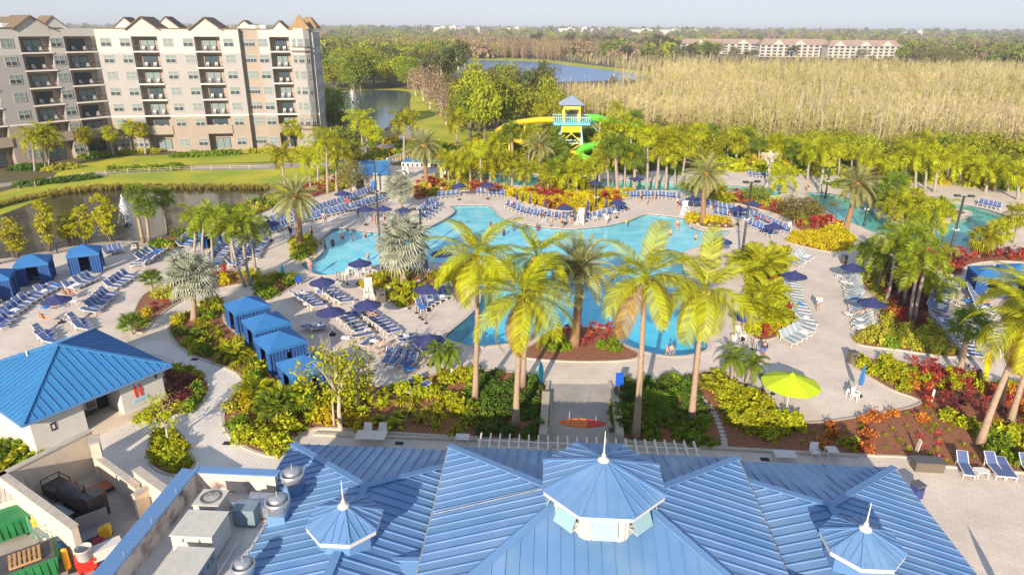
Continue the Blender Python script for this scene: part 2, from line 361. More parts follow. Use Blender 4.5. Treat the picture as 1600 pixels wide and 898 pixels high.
# ------------------------------------------------------------------ planting beds
BEDS = {
 'path': [(268,505),(300,487),(343,474),(350,505),(395,545),(430,590),(470,605),(540,590),(590,605),(640,598),(690,584),(735,580),(800,583),(850,600),(848,682),(735,682),(600,675),(498,668),(455,690),(430,712),(375,692),(352,660),(358,632),(383,600),(370,582),(335,567),(300,553),(272,530)],
 'east': [(963,600),(1020,598),(1080,585),(1130,583),(1185,625),(1245,660),(1330,655),(1440,632),(1390,607),(1340,575),(1343,560),(1400,565),(1470,577),(1560,600),(1640,600),(1760,640),(1760,735),(1480,728),(1420,714),(1340,710),(1100,698),(965,683)],
 'foxtail': [(1340,521),(1378,503),(1372,470),(1345,440),(1342,423),(1400,425),(1470,435),(1450,480),(1465,515),(1497,553),(1470,556),(1400,546),(1342,538)],
 'island': [(557,443),(590,432),(640,425),(700,430),(722,440),(695,460),(660,470),(627,482),(600,465),(570,452)],
 'pool_front': [(806,550),(832,540),(872,516),(953,515),(968,537),(995,552),(985,562),(920,565),(860,563),(815,558)],
 'date_planter': [(457,395),(456,381),(468,371),(488,372),(496,384),(489,399),(466,408)],
 'palm_island': [(1070,341),(1095,335),(1130,346),(1146,356),(1110,356),(1085,351)],
 'silver': [(207,505),(225,462),(262,448),(275,440),(340,425),(400,426),(402,438),(335,452),(280,472),(240,500),(222,520)],
 'cabana_end': [(402,442),(440,431),(466,440),(432,462),(405,471)],
 'yellow_right': [(1232,375),(1250,365),(1317,362),(1332,385),(1300,394),(1240,381)],
 'areca': [(1168,440),(1195,402),(1232,392),(1222,425),(1226,460),(1243,500),(1215,525),(1182,530),(1165,500)],
 'top_center': [(795,300),(850,297),(960,300),(987,303),(965,318),(930,329),(870,329),(830,318),(802,309)],
 'top_left': [(650,292),(680,280),(735,276),(745,288),(790,293),(780,298),(720,298),(680,306),(650,312)],
 'far_right': [(1100,308),(1140,306),(1200,312),(1240,330),(1262,322),(1300,346),(1325,362),(1250,360),(1235,342),(1160,320)],
 'river_island': [(1280,288),(1340,300),(1375,322),(1390,338),(1420,346),(1445,350),(1495,337),(1508,333),(1490,328),(1470,318),(1400,305),(1330,290)],
 'restroom_side': [(207,648),(228,658),(300,640),(325,612),(316,590),(285,575),(262,580),(258,600),(230,620)],
 'restroom_round': [(235,695),(252,676),(282,680),(290,700),(302,728),(275,742),(240,728)],
 'pond_side': [(238,377),(300,357),(360,331),(430,306),(438,318),(380,345),(320,372),(262,392),(240,390)],
 'far_path': [(440,300),(520,282),(545,272),(548,290),(520,300),(450,318)],
 'right_edge': [(1500,430),(1470,425),(1440,405),(1460,395),(1520,400),(1580,395),(1640,400),(1640,412),(1560,408),(1510,415)],
}
BEDW = {}
BEDNAME = {}
for key, px in BEDS.items():
    poly = gpoly(px, 4); BEDW[key] = ccw(poly)
    b = sheet('planting_bed', poly, [], 0.075, M_mulch, kind='structure')
    k = MB(); ring(k, poly, 0.16 if key not in ('path',) else 0.22, -0.02, 0.11); k.build('kerb', M_kerb, b)

# ------------------------------------------------------------------ winding path, shaded court, clubhouse terraces, entry ramp
PATH = gpoly([(205,520),(225,530),(262,535),(300,553),(335,567),(372,584),(384,600),(360,632),(353,660),(374,690),(430,714),(440,740),(310,735),(230,760),(130,700),(200,660),(240,656),(300,642),(326,612),(316,592),(285,575),(265,560),(215,545)], 4)
sheet('path', PATH, [], 0.006, M_path, kind='structure')
def flat(name, pix, m, z, k=1): return sheet(name, gpoly(pix, k), [], z, m, kind='structure')
flat('clubhouse_terrace', [(490,680),(740,690),(860,694),(960,694),(1100,702),(1340,714),(1370,760),(1240,860),(600,860),(440,740)], M_terrace, 0.011)
kb = MB()
for a, b in (((490,679),(742,688)), ((742,688),(850,690)), ((968,690),(1100,700)), ((1100,700),(1340,713))):
    kb.bar(G(*a)+Vector((0, 0, .07)), G(*b)+Vector((0, 0, .07)), 0.3, 0.17)
kb.build('terrace_kerb', M_kerb, None, kind='structure')
M_ramp = paver_mat('ramp_paver', (0.44, 0.40, 0.37), (0.38, 0.35, 0.33), (0.28, 0.26, 0.25), 0.4, 0.2, 0.014, 0.5, 0.0)
flat('entry_walk', [(860,600),(955,600),(972,700),(848,700)], M_ramp, 0.016)
for side, (a, b) in enumerate((((853,622),(848,690)), ((960,626),(968,690)))):
    w = MB(); pa, pb = G(*a), G(*b); w.bar(pa+Vector((0, 0, .3)), pb+Vector((0, 0, .3)), 0.55, 0.62)
    e = (G(857, 600) if side == 0 else G(952, 600)); w.bar(e+Vector((0, 0, .12)), pa+Vector((0, 0, .12)), 0.22, 0.26)
    w.build('low_wall', M_kerb, label='low pale wall beside the entry walk, on the %s side' % ('bushy palm' if side == 0 else 'stepping stone'), cat='wall')
# stepping stones in the bed beside the entry walk
M_stone = mat('step_stone', (0.50, 0.46, 0.42), 0.85, col2=(0.40, 0.37, 0.34), scale=6)
for i, (x, y) in enumerate(smooth_poly([(1090,616),(1107,633),(1118,650),(1125,668),(1131,686),(1132,700)], 3, False)):
    s = MB(); s.lathe([(0.0, 0.0), (0.24, 0.0), (0.25, 0.05), (0.22, 0.07), (0.0, 0.075)], n=11, a0=random.random(), cap=False)
    s.build('stepping_stone', M_stone, loc=G(x, y, 0.07), scale=(1, random.uniform(.8, 1), 1), label='flat round stepping stone in the mulch beside the entry walk', cat='stone', group='stepping stones through the mulch')

# ------------------------------------------------------------------ lawns, ponds, lakes, far paths
flat('lawn', [(-260,330),(-60,300),(0,300),(90,275),(180,262),(300,256),(420,254),(520,250),(560,262),(500,285),(430,300),(415,292),(300,290),(200,290),(120,297),(60,312),(0,335),(-200,400),(-300,420)], M_lawn, -0.09)
flat('pond', [(-260,440),(-200,395),(0,336),(60,313),(120,298),(200,291),(300,291),(415,293),(432,298),(360,330),(300,357),(240,382),(175,380),(90,392),(20,406),(-100,430)], M_pond, -0.085, 2)
flat('far_lawn', [(95,262),(185,244),(290,241),(500,229),(560,240),(530,250),(420,252),(290,256),(180,262),(80,280)], M_lawn, -0.1)
flat('asphalt_walk', [(-60,305),(0,286),(120,272),(180,264),(300,258),(420,256),(520,252),(520,259),(420,264),(300,265),(180,271),(110,279),(0,292),(-60,318)], M_asph, -0.07)
flat('lagoon', [(470,152),(520,146),(560,142),(600,141),(640,144),(638,158),(622,175),(604,200),(575,205),(548,190),(515,166),(470,163)], M_lagoon, -0.085, 3)
flat('lagoon_bank', [(480,154),(515,148),(530,143),(590,139),(650,140),(700,165),(690,178),(720,200),(700,215),(680,205),(650,178),(640,160),(640,144),(600,140),(560,143),(520,148)], M_lawn, -0.088, 2)
flat('curving_road', [(545,232),(600,222),(632,205),(600,200),(640,195),(668,215),(640,240),(600,262),(570,262)], M_asph, -0.07, 3)
flat('bank_lawn', [(640,165),(668,160),(690,185),(740,205),(830,215),(850,240),(760,250),(690,245),(660,215),(650,190)], M_lawn, -0.086, 2)
flat('lake', [(585,97),(640,94),(720,93),(800,94),(850,97),(900,103),(960,110),(1000,114),(1040,120),(1010,124),(950,126),(880,128),(800,127),(740,122),(680,115),(620,106),(590,103)], M_lake, -0.085, 3)
flat('marsh_strip', [(690,91),(800,91),(850,93),(900,99),(960,106),(1000,110),(1050,118),(1045,122),(1000,115),(960,111),(900,104),(850,98),(800,95),(690,94)], M_lawn, -0.07, 2)
flat('river_back_deck', [(1165,268),(1250,262),(1330,268),(1300,276),(1260,280),(1200,278)], M_deck, 0.008)
# ------------------------------------------------------------------ roofs made of standing seam panels
M_roof = mat('blue_metal_roof', (0.105, 0.235, 0.46), 0.5, metal=0.0, col2=(0.165, 0.29, 0.485), scale=0.45, detail=9, contrast=(0.38, 0.72), objvar=0.08, spec=0.9)
M_roofcap = mat('blue_ridge_cap', (0.125, 0.26, 0.49), 0.5, spec=0.6)
M_roof_r = mat('bright_blue_metal_roof', (0.045, 0.215, 0.46), 0.4, col2=(0.04, 0.195, 0.43), scale=0.5, objvar=0.06, spec=0.55)
M_white = mat('white_paint', (0.66, 0.63, 0.59), 0.5, col2=(0.60, 0.575, 0.54), scale=2)
M_cream = mat('cream_stucco', (0.68, 0.58, 0.47), 0.85, col2=(0.62, 0.52, 0.42), scale=1.5, bump=0.15, bscale=60)
M_gutter = mat('gutter_metal', (0.30, 0.31, 0.31), 0.5, metal=0.3, col2=(0.52, 0.50, 0.46), scale=3)
M_steel = mat('galvanised_steel', (0.62, 0.63, 0.64), 0.38, metal=0.75, col2=(0.48, 0.49, 0.50), scale=5)
M_dark = mat('dark_gap', (0.02, 0.02, 0.025), 0.7)
M_shutter = mat('pale_aqua_shutter', (0.26, 0.42, 0.46), 0.5)
M_glass = mat('window_glass', (0.05, 0.08, 0.10), 0.08, spec=0.6)

def clip(poly, a, lo):                     # keep side a>=lo (or <=)
    out = []
    for i in range(len(poly)):
        p, q = poly[i], poly[(i+1) % len(poly)]
        ip = (p[0]-a)*lo >= -1e-9; iq = (q[0]-a)*lo >= -1e-9
        if ip: out.append(p)
        if ip != iq:
            t = (a-p[0])/(q[0]-p[0]); out.append((a, p[1]+t*(q[1]-p[1])))
    return out
def roof_plane(poly, eave_dir, spacing, parent, m, rib=0.055, th=0.05, phase=0.0, name='roof_panel'):
    q = [Vector(p) for p in poly]; nrm = mgeo.normal(q)
    if nrm.z < 0: nrm = -nrm
    e = Vector(eave_dir).normalized(); e = (e-nrm*e.dot(nrm)).normalized(); up = nrm.cross(e)
    if up.z < 0: up = -up
    o = q[0]; P = [((p-o).dot(e), (p-o).dot(up)) for p in q]
    a0 = min(p[0] for p in P); a1 = max(p[0] for p in P); k = a0-phase*spacing
    def W(a, b, h=0.0): return o+e*a+up*b+nrm*h
    while k < a1-1e-4:
        s = clip(clip(P, k, 1), k+spacing, -1)
        if len(s) >= 3 and abs(sum(s[i][0]*s[(i+1) % len(s)][1]-s[(i+1) % len(s)][0]*s[i][1] for i in range(len(s)))) > 0.01:
            mb = MB(); mb.solid([W(a, b) for a, b in s], th)
            bs = [b for a, b in s if abs(a-k) < 1e-6]
            if len(bs) >= 2 and max(bs)-min(bs) > 0.08 and k > a0+0.01:
                lo_, hi = min(bs)+0.01, max(bs)-0.06; w = 0.022
                vs = [W(k+sx*w, b, h) for h in (-0.01, rib) for b in (lo_, hi) for sx in (-1, 1)]
                mb.add(vs, [(0, 1, 3, 2), (4, 6, 7, 5), (0, 4, 5, 1), (2, 3, 7, 6), (0, 2, 6, 4), (1, 5, 7, 3)])
            mb.build(name, m, parent)
        k += spacing
def cap(mb, a, b, w=0.34, lift=0.05): # ridge or hip capping, a low flat bar
    a = Vector(a); b = Vector(b); mb.bar(a+Vector((0, 0, lift)), b+Vector((0, 0, lift)), w, 0.07)
def gutter(mb, a, b, w=0.12): mb.bar(a, b, w, 0.14)

TH = math.radians(-3.3)
club = empty('clubhouse', (0, 0, 0), TH, 'large blue metal hip roofed clubhouse with white octagonal cupola and spired turrets', 'building')
PITCHR = 0.32
# central hip
KS = (26-5.8)/(26-5.0); U0, U1, VN, ZE = -5.09*KS, 10.22*KS, 30.47*KS, 5.8; VS = VN-12.25*KS; hd = 12.25*KS/2; zr = ZE+hd*PITCHR
NW, NE, SW, SE = (U0, VN, ZE), (U1, VN, ZE), (U0, VS, ZE), (U1, VS, ZE); RW, RE = (U0+hd, VN-hd, zr), (U1-hd, VN-hd, zr)
rm = MB()
for a, b in ((NW, RW), (NE, RE), (SW, RW), (SE, RE), (RW, RE)): cap(rm, a, b)
roof = rm.build('roof', M_roofcap, club)
for poly, d in (((NW, NE, RE, RW), (1, 0, 0)), ((SE, SW, RW, RE), (1, 0, 0)), ((SW, NW, RW), (0, 1, 0)), ((NE, SE, RE), (0, 1, 0))):
    roof_plane(poly, d, 0.53, roof, M_roof, phase=0.35)
gm = MB()
for a, b in ((NW, SW), (SW, SE), (SE, NE), (NE, NW)): gutter(gm, Vector(a)-Vector((0, 0, .1)), Vector(b)-Vector((0, 0, .1)))
gm.build('gutter', M_gutter, roof)
wm = MB(); wm.box(((U0+U1)/2, (VN+VS)/2, 2.75), (U1-U0-1.6, 12.25*KS-1.6, 5.5)); wm.build('wall', M_cream, club)
# wings
def wing(un, vn, sgn, length, cut=None):
    z0 = 4.5; w = 5.75; zr = z0+w*PITCHR; ue = un+sgn*2*w; um = un+sgn*w; vs = vn-length
    c0, c1 = (un, vn, z0), (ue, vn, z0); A = (um, vn-w, zr); B = (um, vs, zr); d0, d1 = (un, vs, z0), (ue, vs, z0)
    m = MB()
    for a, b in ((c0, A), (c1, A), (A, B)): cap(m, a, b)
    r = m.build('roof', M_roofcap, club)
    roof_plane((c0, c1, A), (1, 0, 0), 0.53, r, M_roof, phase=.2)
    roof_plane((d0, c0, A, B), (0, 1, 0), 0.53, r, M_roof, phase=.4)
    roof_plane((c1, d1, B, A), (0, 1, 0), 0.53, r, M_roof, phase=.1)
    g = MB(); gutter(g, Vector(c0)-Vector((0, 0, .1)), Vector(c1)-Vector((0, 0, .1))); gutter(g, Vector(c0)-Vector((0, 0, .1)), Vector(d0)-Vector((0, 0, .1)), 0.1)
    g.build('gutter', M_gutter, r)
    wb = MB(); wb.box((um, (vn+vs)/2-0.3, 2.15), (2*w-1.6, length-1.8, 4.3)); wb.build('wall', M_cream, club)
    return A, r
AL, rL = wing(-13.89, 30.84, 1, 17.0)
AR, rR = wing(18.50, 30.89, -1, 17.0)
# crickets where the wings meet the central roof
for sgn, uu, r in ((1, U0, rL), (-1, U1, rR)):
    tip = Vector((uu-sgn*2.1, VN-7.9, 5.6)); root_ = Vector((uu+sgn*0.2, VN-7.9, 5.7)); m = MB()
    m.solid([tip, root_, root_+Vector((0, 3.2, -1.0)), tip+Vector((0.2*sgn, 0.4, -.35))], 0.06)
    m.solid([tip, root_, root_+Vector((0, -4.5, -1.35)), root_+Vector((-.5*sgn, -4.5, -1.35)), tip+Vector((0.2*sgn, -0.6, -.35))], 0.06)
    cap(m, tip, root_, 0.22, 0.03); m.build('cricket', M_roofcap, r)
def turret(name, cu, cv, zb, rw, ze, re, zc, zs, windows):
    t = MB(); a0 = math.pi/8
    t.lathe([(rw/math.cos(a0), 0), (rw/math.cos(a0), ze-zb-0.02)], (cu, cv, zb), 8, a0, cap=False)
    o = t.build(name, mat('cupola_cream', (.50, .47, .43), .6) if windows else M_roofcap, club)
    f = MB(); R = re/math.cos(a0)
    f.lathe([(R-0.25, -0.22), (R+0.02, -0.20), (R+0.03, 0.0), (R-0.25, 0.0)], (cu, cv, ze), 8, a0, cap=False); f.build('fascia', M_white, o)
    ap = Vector((cu, cv, zc)); rp = []
    for k in range(8):
        a = a0+k*math.pi/4; rp.append(Vector((cu+R*1.03*math.cos(a), cv+R*1.03*math.sin(a), ze+0.02)))
    c = MB()
    for k in range(8): c.bar(ap+Vector((0, 0, .02)), rp[k]+Vector((0, 0, .03)), 0.16 if windows else 0.1, 0.05)
    c.build('hip_cap', M_roofcap, o)
    for k in range(8):
        p, q = rp[k], rp[(k+1) % 8]
        roof_plane((p, q, ap), q-p, 0.42 if windows else 0.30, o, M_roof, rib=0.035, th=0.03, phase=.5)
    s = MB(); s.lathe([(0.26, 0), (0.24, .07), (.12, .14), (.07, .2), (.1, .27), (.05, .34), (.035, .4), (.012, zs-zc)], (cu, cv, zc-0.05), 12)
    s.build('finial', M_white, o, smooth=True)
    if windows:
        tr = MB(); tr.lathe([(rw/math.cos(a0)+.1, 0), (rw/math.cos(a0)+.1, .18), (rw/math.cos(a0), .2)], (cu, cv, zb+.15), 8, a0, cap=False); tr.build('base_trim', M_white, o)
        for k in range(8):
            a = k*math.pi/4; n = Vector((math.cos(a), math.sin(a), 0)); t_ = Vector((-n.y, n.x, 0)); c0 = Vector((cu, cv, 0))+n*rw
            w_ = MB(); zt = ze-.35; zbm = zb+1.3
            w_.box(c0+Vector((0, 0, (zt+zbm)/2)), (0.04, 1.0, zt-zbm), rz=a); wo = w_.build('window', M_glass, o)
            h = MB(); hi = c0+n*0.08+Vector((0, 0, zt-.02)); lo_ = c0+n*0.42+Vector((0, 0, zt-.85))
            h.solid([hi-t_*.5, hi+t_*.5, lo_+t_*.5, lo_-t_*.5], 0.04); h.build('shutter', M_shutter, wo)
            j = MB()
            for sx in (-1, 1):
                j.box(c0+t_*sx*.62+Vector((0, 0, (zb+ze)/2)), (0.08, 0.12, ze-zb-.3), rz=a)
                j.bar(lo_+t_*sx*.48, c0+t_*sx*.5+Vector((0, 0, zt-.7)), 0.03)
            j.build('frame', M_white, wo)
    return o
turret('cupola', (U0+U1)/2, VN-6.12*KS, 6.38, 2.0*KS, 8.61, 2.5*KS, 9.53, 10.94, True)
turret('turret', AL[0], AL[1]-3.0, 5.4, 1.15, 7.02, 1.42, 7.72, 9.0, False)
turret('turret', AR[0], AR[1]-3.0, 5.4, 1.15, 7.02, 1.42, 7.72, 9.0, False)
# roof conduit line on the central slope
cm = MB(); cm.tube([(U0+.1, 24.0, ZE+.1), (U0+2, 24.0, ZE+2*PITCHR+.09), (U0+4.2, 24.05, ZE+4.2*PITCHR+.09), (U0+4.9, 24.05, ZE+4.9*PITCHR+.09)], 0.022, 6); cm.build('conduit', M_unit if 'M_unit' in globals() else M_gutter, roof)
# flat service roof behind parapets
M_membrane = mat('roof_membrane', (0.62, 0.58, 0.54), 0.8, col2=(0.48, 0.46, 0.45), scale=0.7, detail=8)
M_stain = mat('stained_parapet', (0.62, 0.55, 0.47), 0.85, col2=(0.16, 0.13, 0.14), scale=1.3, detail=9, contrast=(0.44, 0.66))
fl = MB(); fl.box((-14.6, 19.2, 2.47), (4.6, 13.6, 4.95)); fr = fl.build('flat_roof', M_membrane, club)
pw = MB(); pw.box((-16.85, 19.3, 3.0), (0.3, 14.0, 6.0)); pw.box((-14.75, 26.15, 3.0), (3.9, 0.3, 5.99)); pw.build('parapet', M_stain, club)
pc = MB()
for i in range(23):
    pc.box((-17.06, 25.9-i*0.6, 6.03), (0.72, 0.585, 0.05), M=Matrix.Rotation(0.18, 3, 'Y'))
pc.box((-16.72, 19.2, 6.07), (0.2, 14.2, 0.06)); pc.box((-14.75, 26.2, 6.04), (4.2, 0.5, 0.06)); pc.build('coping_cap', M_roofcap, club)
lr = MB()
for v in (26.4, 24.4, 22.4, 20.4, 18.4): lr.tube([(-16.75, v, 6.05), (-16.75, v, 6.35)], 0.015, 5)
lr.tube([(-16.75, 26.4, 6.2), (-16.75, 17, 6.16)], 0.008, 4); lr.build('lightning_rod', M_steel, club)

def on_club(u, v, z=0.0):
    c, s = math.cos(TH), math.sin(TH); return Vector((u*c-v*s, u*s+v*c, z))
def to_club(p): c, s = math.cos(TH), math.sin(TH); return p.x*c+p.y*s, -p.x*s+p.y*c
# exhaust fans
def exhaust(px, py, scale, label):
    p = G(px, py, 5.55); r = empty('exhaust_fan', (p.x, p.y, 4.98), TH, label, 'roof fan', 'exhaust fans on the blue roof', scale)
    b = MB(); b.box((0, 0, 0.25), (0.85, 0.85, 0.75), taper=.92); b.build('curb', M_roofcap, r)
    d = MB(); d.lathe([(0.40, .6), (0.43, .65), (0.50, .95), (0.56, 1.12), (0.56, 1.28), (0.50, 1.3), (0.48, 1.0), (0.3, .95)], n=20, cap=False); d.build('housing', M_steel, r, smooth=True)
    t = MB(); t.lathe([(0.36, .95), (0.38, 1.32), (0.34, 1.42), (0.0, 1.46)], n=18, cap=False); t.build('motor_cover', M_steel, r, smooth=True)
    k = MB(); k.box((-.5, .1, .75), (.14, .2, .2)); k.tube([(0, 0, 1.4), (0, 0, 1.75)], .012, 5); k.build('junction_box', M_white, r)
exhaust(459, 757, 1.0, 'steel exhaust fan on the blue roof at the end of the stained parapet')
exhaust(436, 800, 1.0, 'steel exhaust fan at the edge of the pale flat roof beside the blue slope')
exhaust(382, 896, .85, 'smaller steel exhaust fan beyond the rooftop air units')
# rooftop air handling units
M_unit = mat('beige_unit', (0.58, 0.55, 0.49), 0.6, col2=(0.50, 0.48, 0.44), scale=3)
M_unitg = mat('grey_unit', (0.20, 0.27, 0.32), 0.6, col2=(0.16, 0.22, 0.27), scale=2)
M_grill = mat('unit_grille', (0.12, 0.12, 0.12), 0.7)
def unit_box(name, u, v, sx, sy, sz, label, grille=None, z=4.96, legs=.12):
    r = empty(name, on_club(u, v, z), TH, label, 'air unit')
    b = MB(); b.box((0, 0, legs+sz/2), (sx, sy, sz)); b.build('cabinet', M_unit, r)
    l = MB(); l.box((0, 0, legs+sz+.02), (sx+.08, sy+.08, .05)); l.build('lid', M_unit, r)
    s = MB()
    for x in (-1, 1):
        for y in (-1, 1): s.box((x*(sx/2-.08), y*(sy/2-.08), legs/2), (.1, .1, legs+.02))
    s.build('rail', M_steel, r)
    g = MB()
    for i in range(grille or 0): g.box((-sx/2-.006, 0, legs+.15+i*(sz-.25)/grille), (.02, sy*.7, .03)); g.box((0, -sy/2-.006, legs+.15+i*(sz-.25)/grille), (sx*.7, .02, .03))
    if grille: g.build('grille', M_grill, r)
    return r
cu = unit_box('condenser_unit', -15.0, 24.15, 1.15, 1.05, 1.0, 'beige condenser with a round fan grille beside the stained parapet', 9)
f = MB(); f.lathe([(0.44, 1.17), (0.46, 1.2), (0.40, 1.21)], n=24, cap=False)
for i in range(5): f.lathe([(0.08+.07*i, 1.2), (0.10+.07*i, 1.21)], n=20, cap=False)
f.build('fan_grille', M_grill, cu)
ab = unit_box('air_handler', -14.55, 22.3, 1.75, 1.55, 1.15, 'large beige air handler with a flat lid in the middle of the flat roof', 0)
hk = MB()
for x in (-.35, .35): hk.tube([(x, -.8, 1.0), (x, -.86, 1.08), (x, -.8, 1.16)], .02, 5)
hk.build('lifting_hook', M_grill, ab)
ac = unit_box('air_handler', -14.1, 20.3, 1.5, 1.5, 1.0, 'beige and blue-grey air handler with round vents nearest the flat roof edge', 0)
s = MB(); s.box((.76, 0, .65), (.05, 1.4, .85)); s.box((0, -.76, .35), (1.4, .04, .4)); s.build('side_panel', M_unitg, ac)
s = MB()
for y in (-.4, .1, .45): s.tube([(.77, y, .85), (.80, y, .85)], .11, 10)
s.build('vent', M_grill, ac)
rd = MB(); rd.box((0, 0, .5), (1.0, .75, .85)); ro = empty('duct_box', on_club(-13.35, 24.0, 4.96), TH, 'grey sheet metal duct box between the condenser and the air handler', 'duct')
rd.build('casing', M_unitg, ro); e = MB(); e.tube([(-.4, 0, .7), (-.6, .1, .9), (-.8, .2, .6)], .12, 8); e.build('elbow', M_steel, ro)
hd_ = empty('duct_hood', on_club(-12.9, 24.6, 4.96), TH+.2, 'open sheet metal hood with sloped top beside the steel exhaust fans', 'duct')
e = MB(); e.add([(-.55, -.45, .1), (.55, -.45, .1), (.55, .45, .1), (-.55, .45, .1), (-.55, -.45, .75), (.55, -.45, .55), (.55, .45, .75), (-.55, .45, .95)], [(0, 1, 5, 4), (1, 2, 6, 5), (2, 3, 7, 6), (3, 0, 4, 7), (4, 5, 6, 7)]); e.build('hood', M_steel, hd_)
e = MB()
for x, y in ((-.5, -.4), (.5, -.4), (.5, .4), (-.5, .4)): e.box((x, y, .05), (.06, .06, .14))
e.build('leg', M_steel, hd_)
gp = MB(); gp.tube([(-13.2, 17.5, 5.15), (-13.15, 22.6, 5.15), (-13.15, 22.6, 5.5)], .035, 6); gp.tube([(-12.6, 18.5, 5.05), (-12.5, 24.2, 5.05), (-13.0, 25.6, 5.05)], .02, 6)
gp.build('roof_pipe', M_white, club)

# ------------------------------------------------------------------ pergola in front of the clubhouse
M_perg = mat('pergola_white', (0.74, 0.70, 0.64), 0.55)
pg = empty('pergola', on_club(3.0, 32.0), TH, 'white slatted pergola along the clubhouse terrace over the entry walk', 'pergola')
for v in (32.35, 33.75):
    b = MB(); b.box((2.55, v, 3.15), (13.0, 0.12, 0.26)); o = b.build('beam', M_perg, pg); o.location = Vector((-3.0, -32.0, 0))
for i in range(23):
    b = MB(); b.box((-3.75+i*0.57, 33.1, 3.36), (0.09, 2.35, 0.17)); o = b.build('rafter', M_perg, pg); o.location = Vector((-3.0, -32.0, 0))
for u_ in (-3.4, 0.4, 4.2, 8.4):
    for v in (32.35, 33.75):
        b = MB(); b.box((u_, v, 1.51), (0.22, 0.22, 3.02)); b.box((u_, v, .15), (.32, .32, .3)); o = b.build('post', M_perg, pg); o.location = Vector((-3.0, -32.0, 0))

# ------------------------------------------------------------------ restroom building
Fq, Rq, Bq = G(34, 664, 3.2), G(268, 570, 3.2), G(150, 513, 3.2); Lq = Fq+Bq-Rq
eR = (Rq-Fq); LR = eR.length; eR.normalize(); nR = (Bq-Rq); WR = nR.length; nR.normalize()
rz_ = math.atan2(eR.y, eR.x)
rest = empty('restroom_building', (Fq.x, Fq.y, 0), rz_, 'small cream restroom building under a bright blue pyramid roof', 'building')
ap = (LR/2, WR/2, 3.2+2.0); k4 = [(0, 0, 3.2), (LR, 0, 3.2), (LR, WR, 3.2), (0, WR, 3.2)]
m = MB()
for q in k4: cap(m, q, ap, 0.3, .05)
rr = m.build('roof', M_roof_r, rest)
for i in range(4):
    a, b = Vector(k4[i]), Vector(k4[(i+1) % 4]); roof_plane((a, b, ap), b-a, 0.47, rr, M_roof_r, phase=.3)
g = MB()
for i in range(4): gutter(g, Vector(k4[i])-Vector((0, 0, .1)), Vector(k4[(i+1) % 4])-Vector((0, 0, .1)), .16)
g.build('gutter', M_roofcap, rr)
g = MB(); g.tube([(LR*.35, WR*.62, 4.1), (LR*.35, WR*.62, 5.0)], .06, 8); g.build('vent_pipe', M_white, rr)
w = MB(); o_ = .55
w.box((o_+1.55, WR/2, 1.55), (3.1, WR-2*o_, 3.1)); w.box((LR/2+.35, WR/2+1.1, 1.55), (3.4, WR-2*o_-2.2, 3.09)); w.box((LR-o_-1.5, WR/2, 1.55), (3.0, WR-2*o_, 3.08)); w.build('wall', M_white, rest)
w = MB(); w.box((LR/2, WR/2, .35), (LR-2*o_+.14, WR-2*o_+.14, .7)); wn_ = w.build('wainscot', M_cream, rest)
d = MB(); d.box((LR-o_-3.35, o_+2.14, 1.2), (.75, .06, 2.4)); d.build('door_opening', M_dark, rest)
dfm = MB()
for i, (x, h) in enumerate(((4.35, .85), (4.95, .75))):
    dfm.box((x, o_+2.0, h), (.5, .34, .35)); 
dfm.box((4.95, o_+2.15, 1.35), (.55, .05, .6)); dfm.build('drinking_fountain', mat('brushed_dark_steel', (0.16, 0.15, 0.15), .4, metal=.6), rest)
sg = MB(); sg.box((1.75, o_-.02, 2.0), (.3, .04, .55)); so = sg.build('sign_plate', M_dark, rest); sg = MB(); sg.box((1.75, o_-.05, 2.0), (.15, .02, .3)); sg.build('sign_face', M_white, so)
M_red = mat('red_icon', (0.72, 0.06, 0.03), .5)
for i, x in enumerate((LR-2.55, LR-2.2)):                       # red figure signs on the white wall
    s = MB(); s.mi = 0; s.lathe([(0, .0), (.06, .03), (.075, .08), (.05, .14), (0, .16)], (x, o_-.03, 2.35), 10, cap=False)
    tri = [(x-.13, 1.95), (x+.13, 1.95), (x+.06, 2.33), (x-.06, 2.33)] if i else [(x-.09, 1.9), (x+.09, 1.9), (x+.12, 2.33), (x-.12, 2.33)]
    s.add([(a, o_-.05, b) for a, b in tri]+[(a, o_-.01, b) for a, b in tri], [(0, 1, 2, 3), (0, 4, 5, 1), (1, 5, 6, 2), (2, 6, 7, 3), (3, 7, 4, 0)])
    s.box((x-.045, o_-.03, 1.75), (.06, .04, .35)); s.box((x+.045, o_-.03, 1.75), (.06, .04, .35)); s.build('figure_sign', M_red, rest)
s = MB(); s.box((LR-2.3, o_-.02, 1.35), (1.0, .03, .25)); s.build('blue_sign_strip', mat('pale_blue_sign', (.35, .6, .75), .5), rest)
s = MB(); s.box((LR-1.0, o_-.03, 2.6), (.12, .1, .3)); s.build('wall_lamp', M_dark, rest)
# slatted service gate beside the restroom
gt = empty('black_gate', G(80, 652), rz_, 'black metal gate beside the restroom wall', 'gate')
for x in (0, .9):
    b = MB(); b.box((x, 0, 1.0), (.07, .07, 2.0)); b.build('post', M_dark, gt)
for zz in (.15, 1.85):
    b = MB(); b.box((.45, 0, zz), (.86, .05, .06)); b.build('rail', M_dark, gt)
for i in range(7):
    b = MB(); b.box((.1+i*.117, 0, 1.0), (.025, .025, 1.66)); b.build('picket', M_dark, gt)

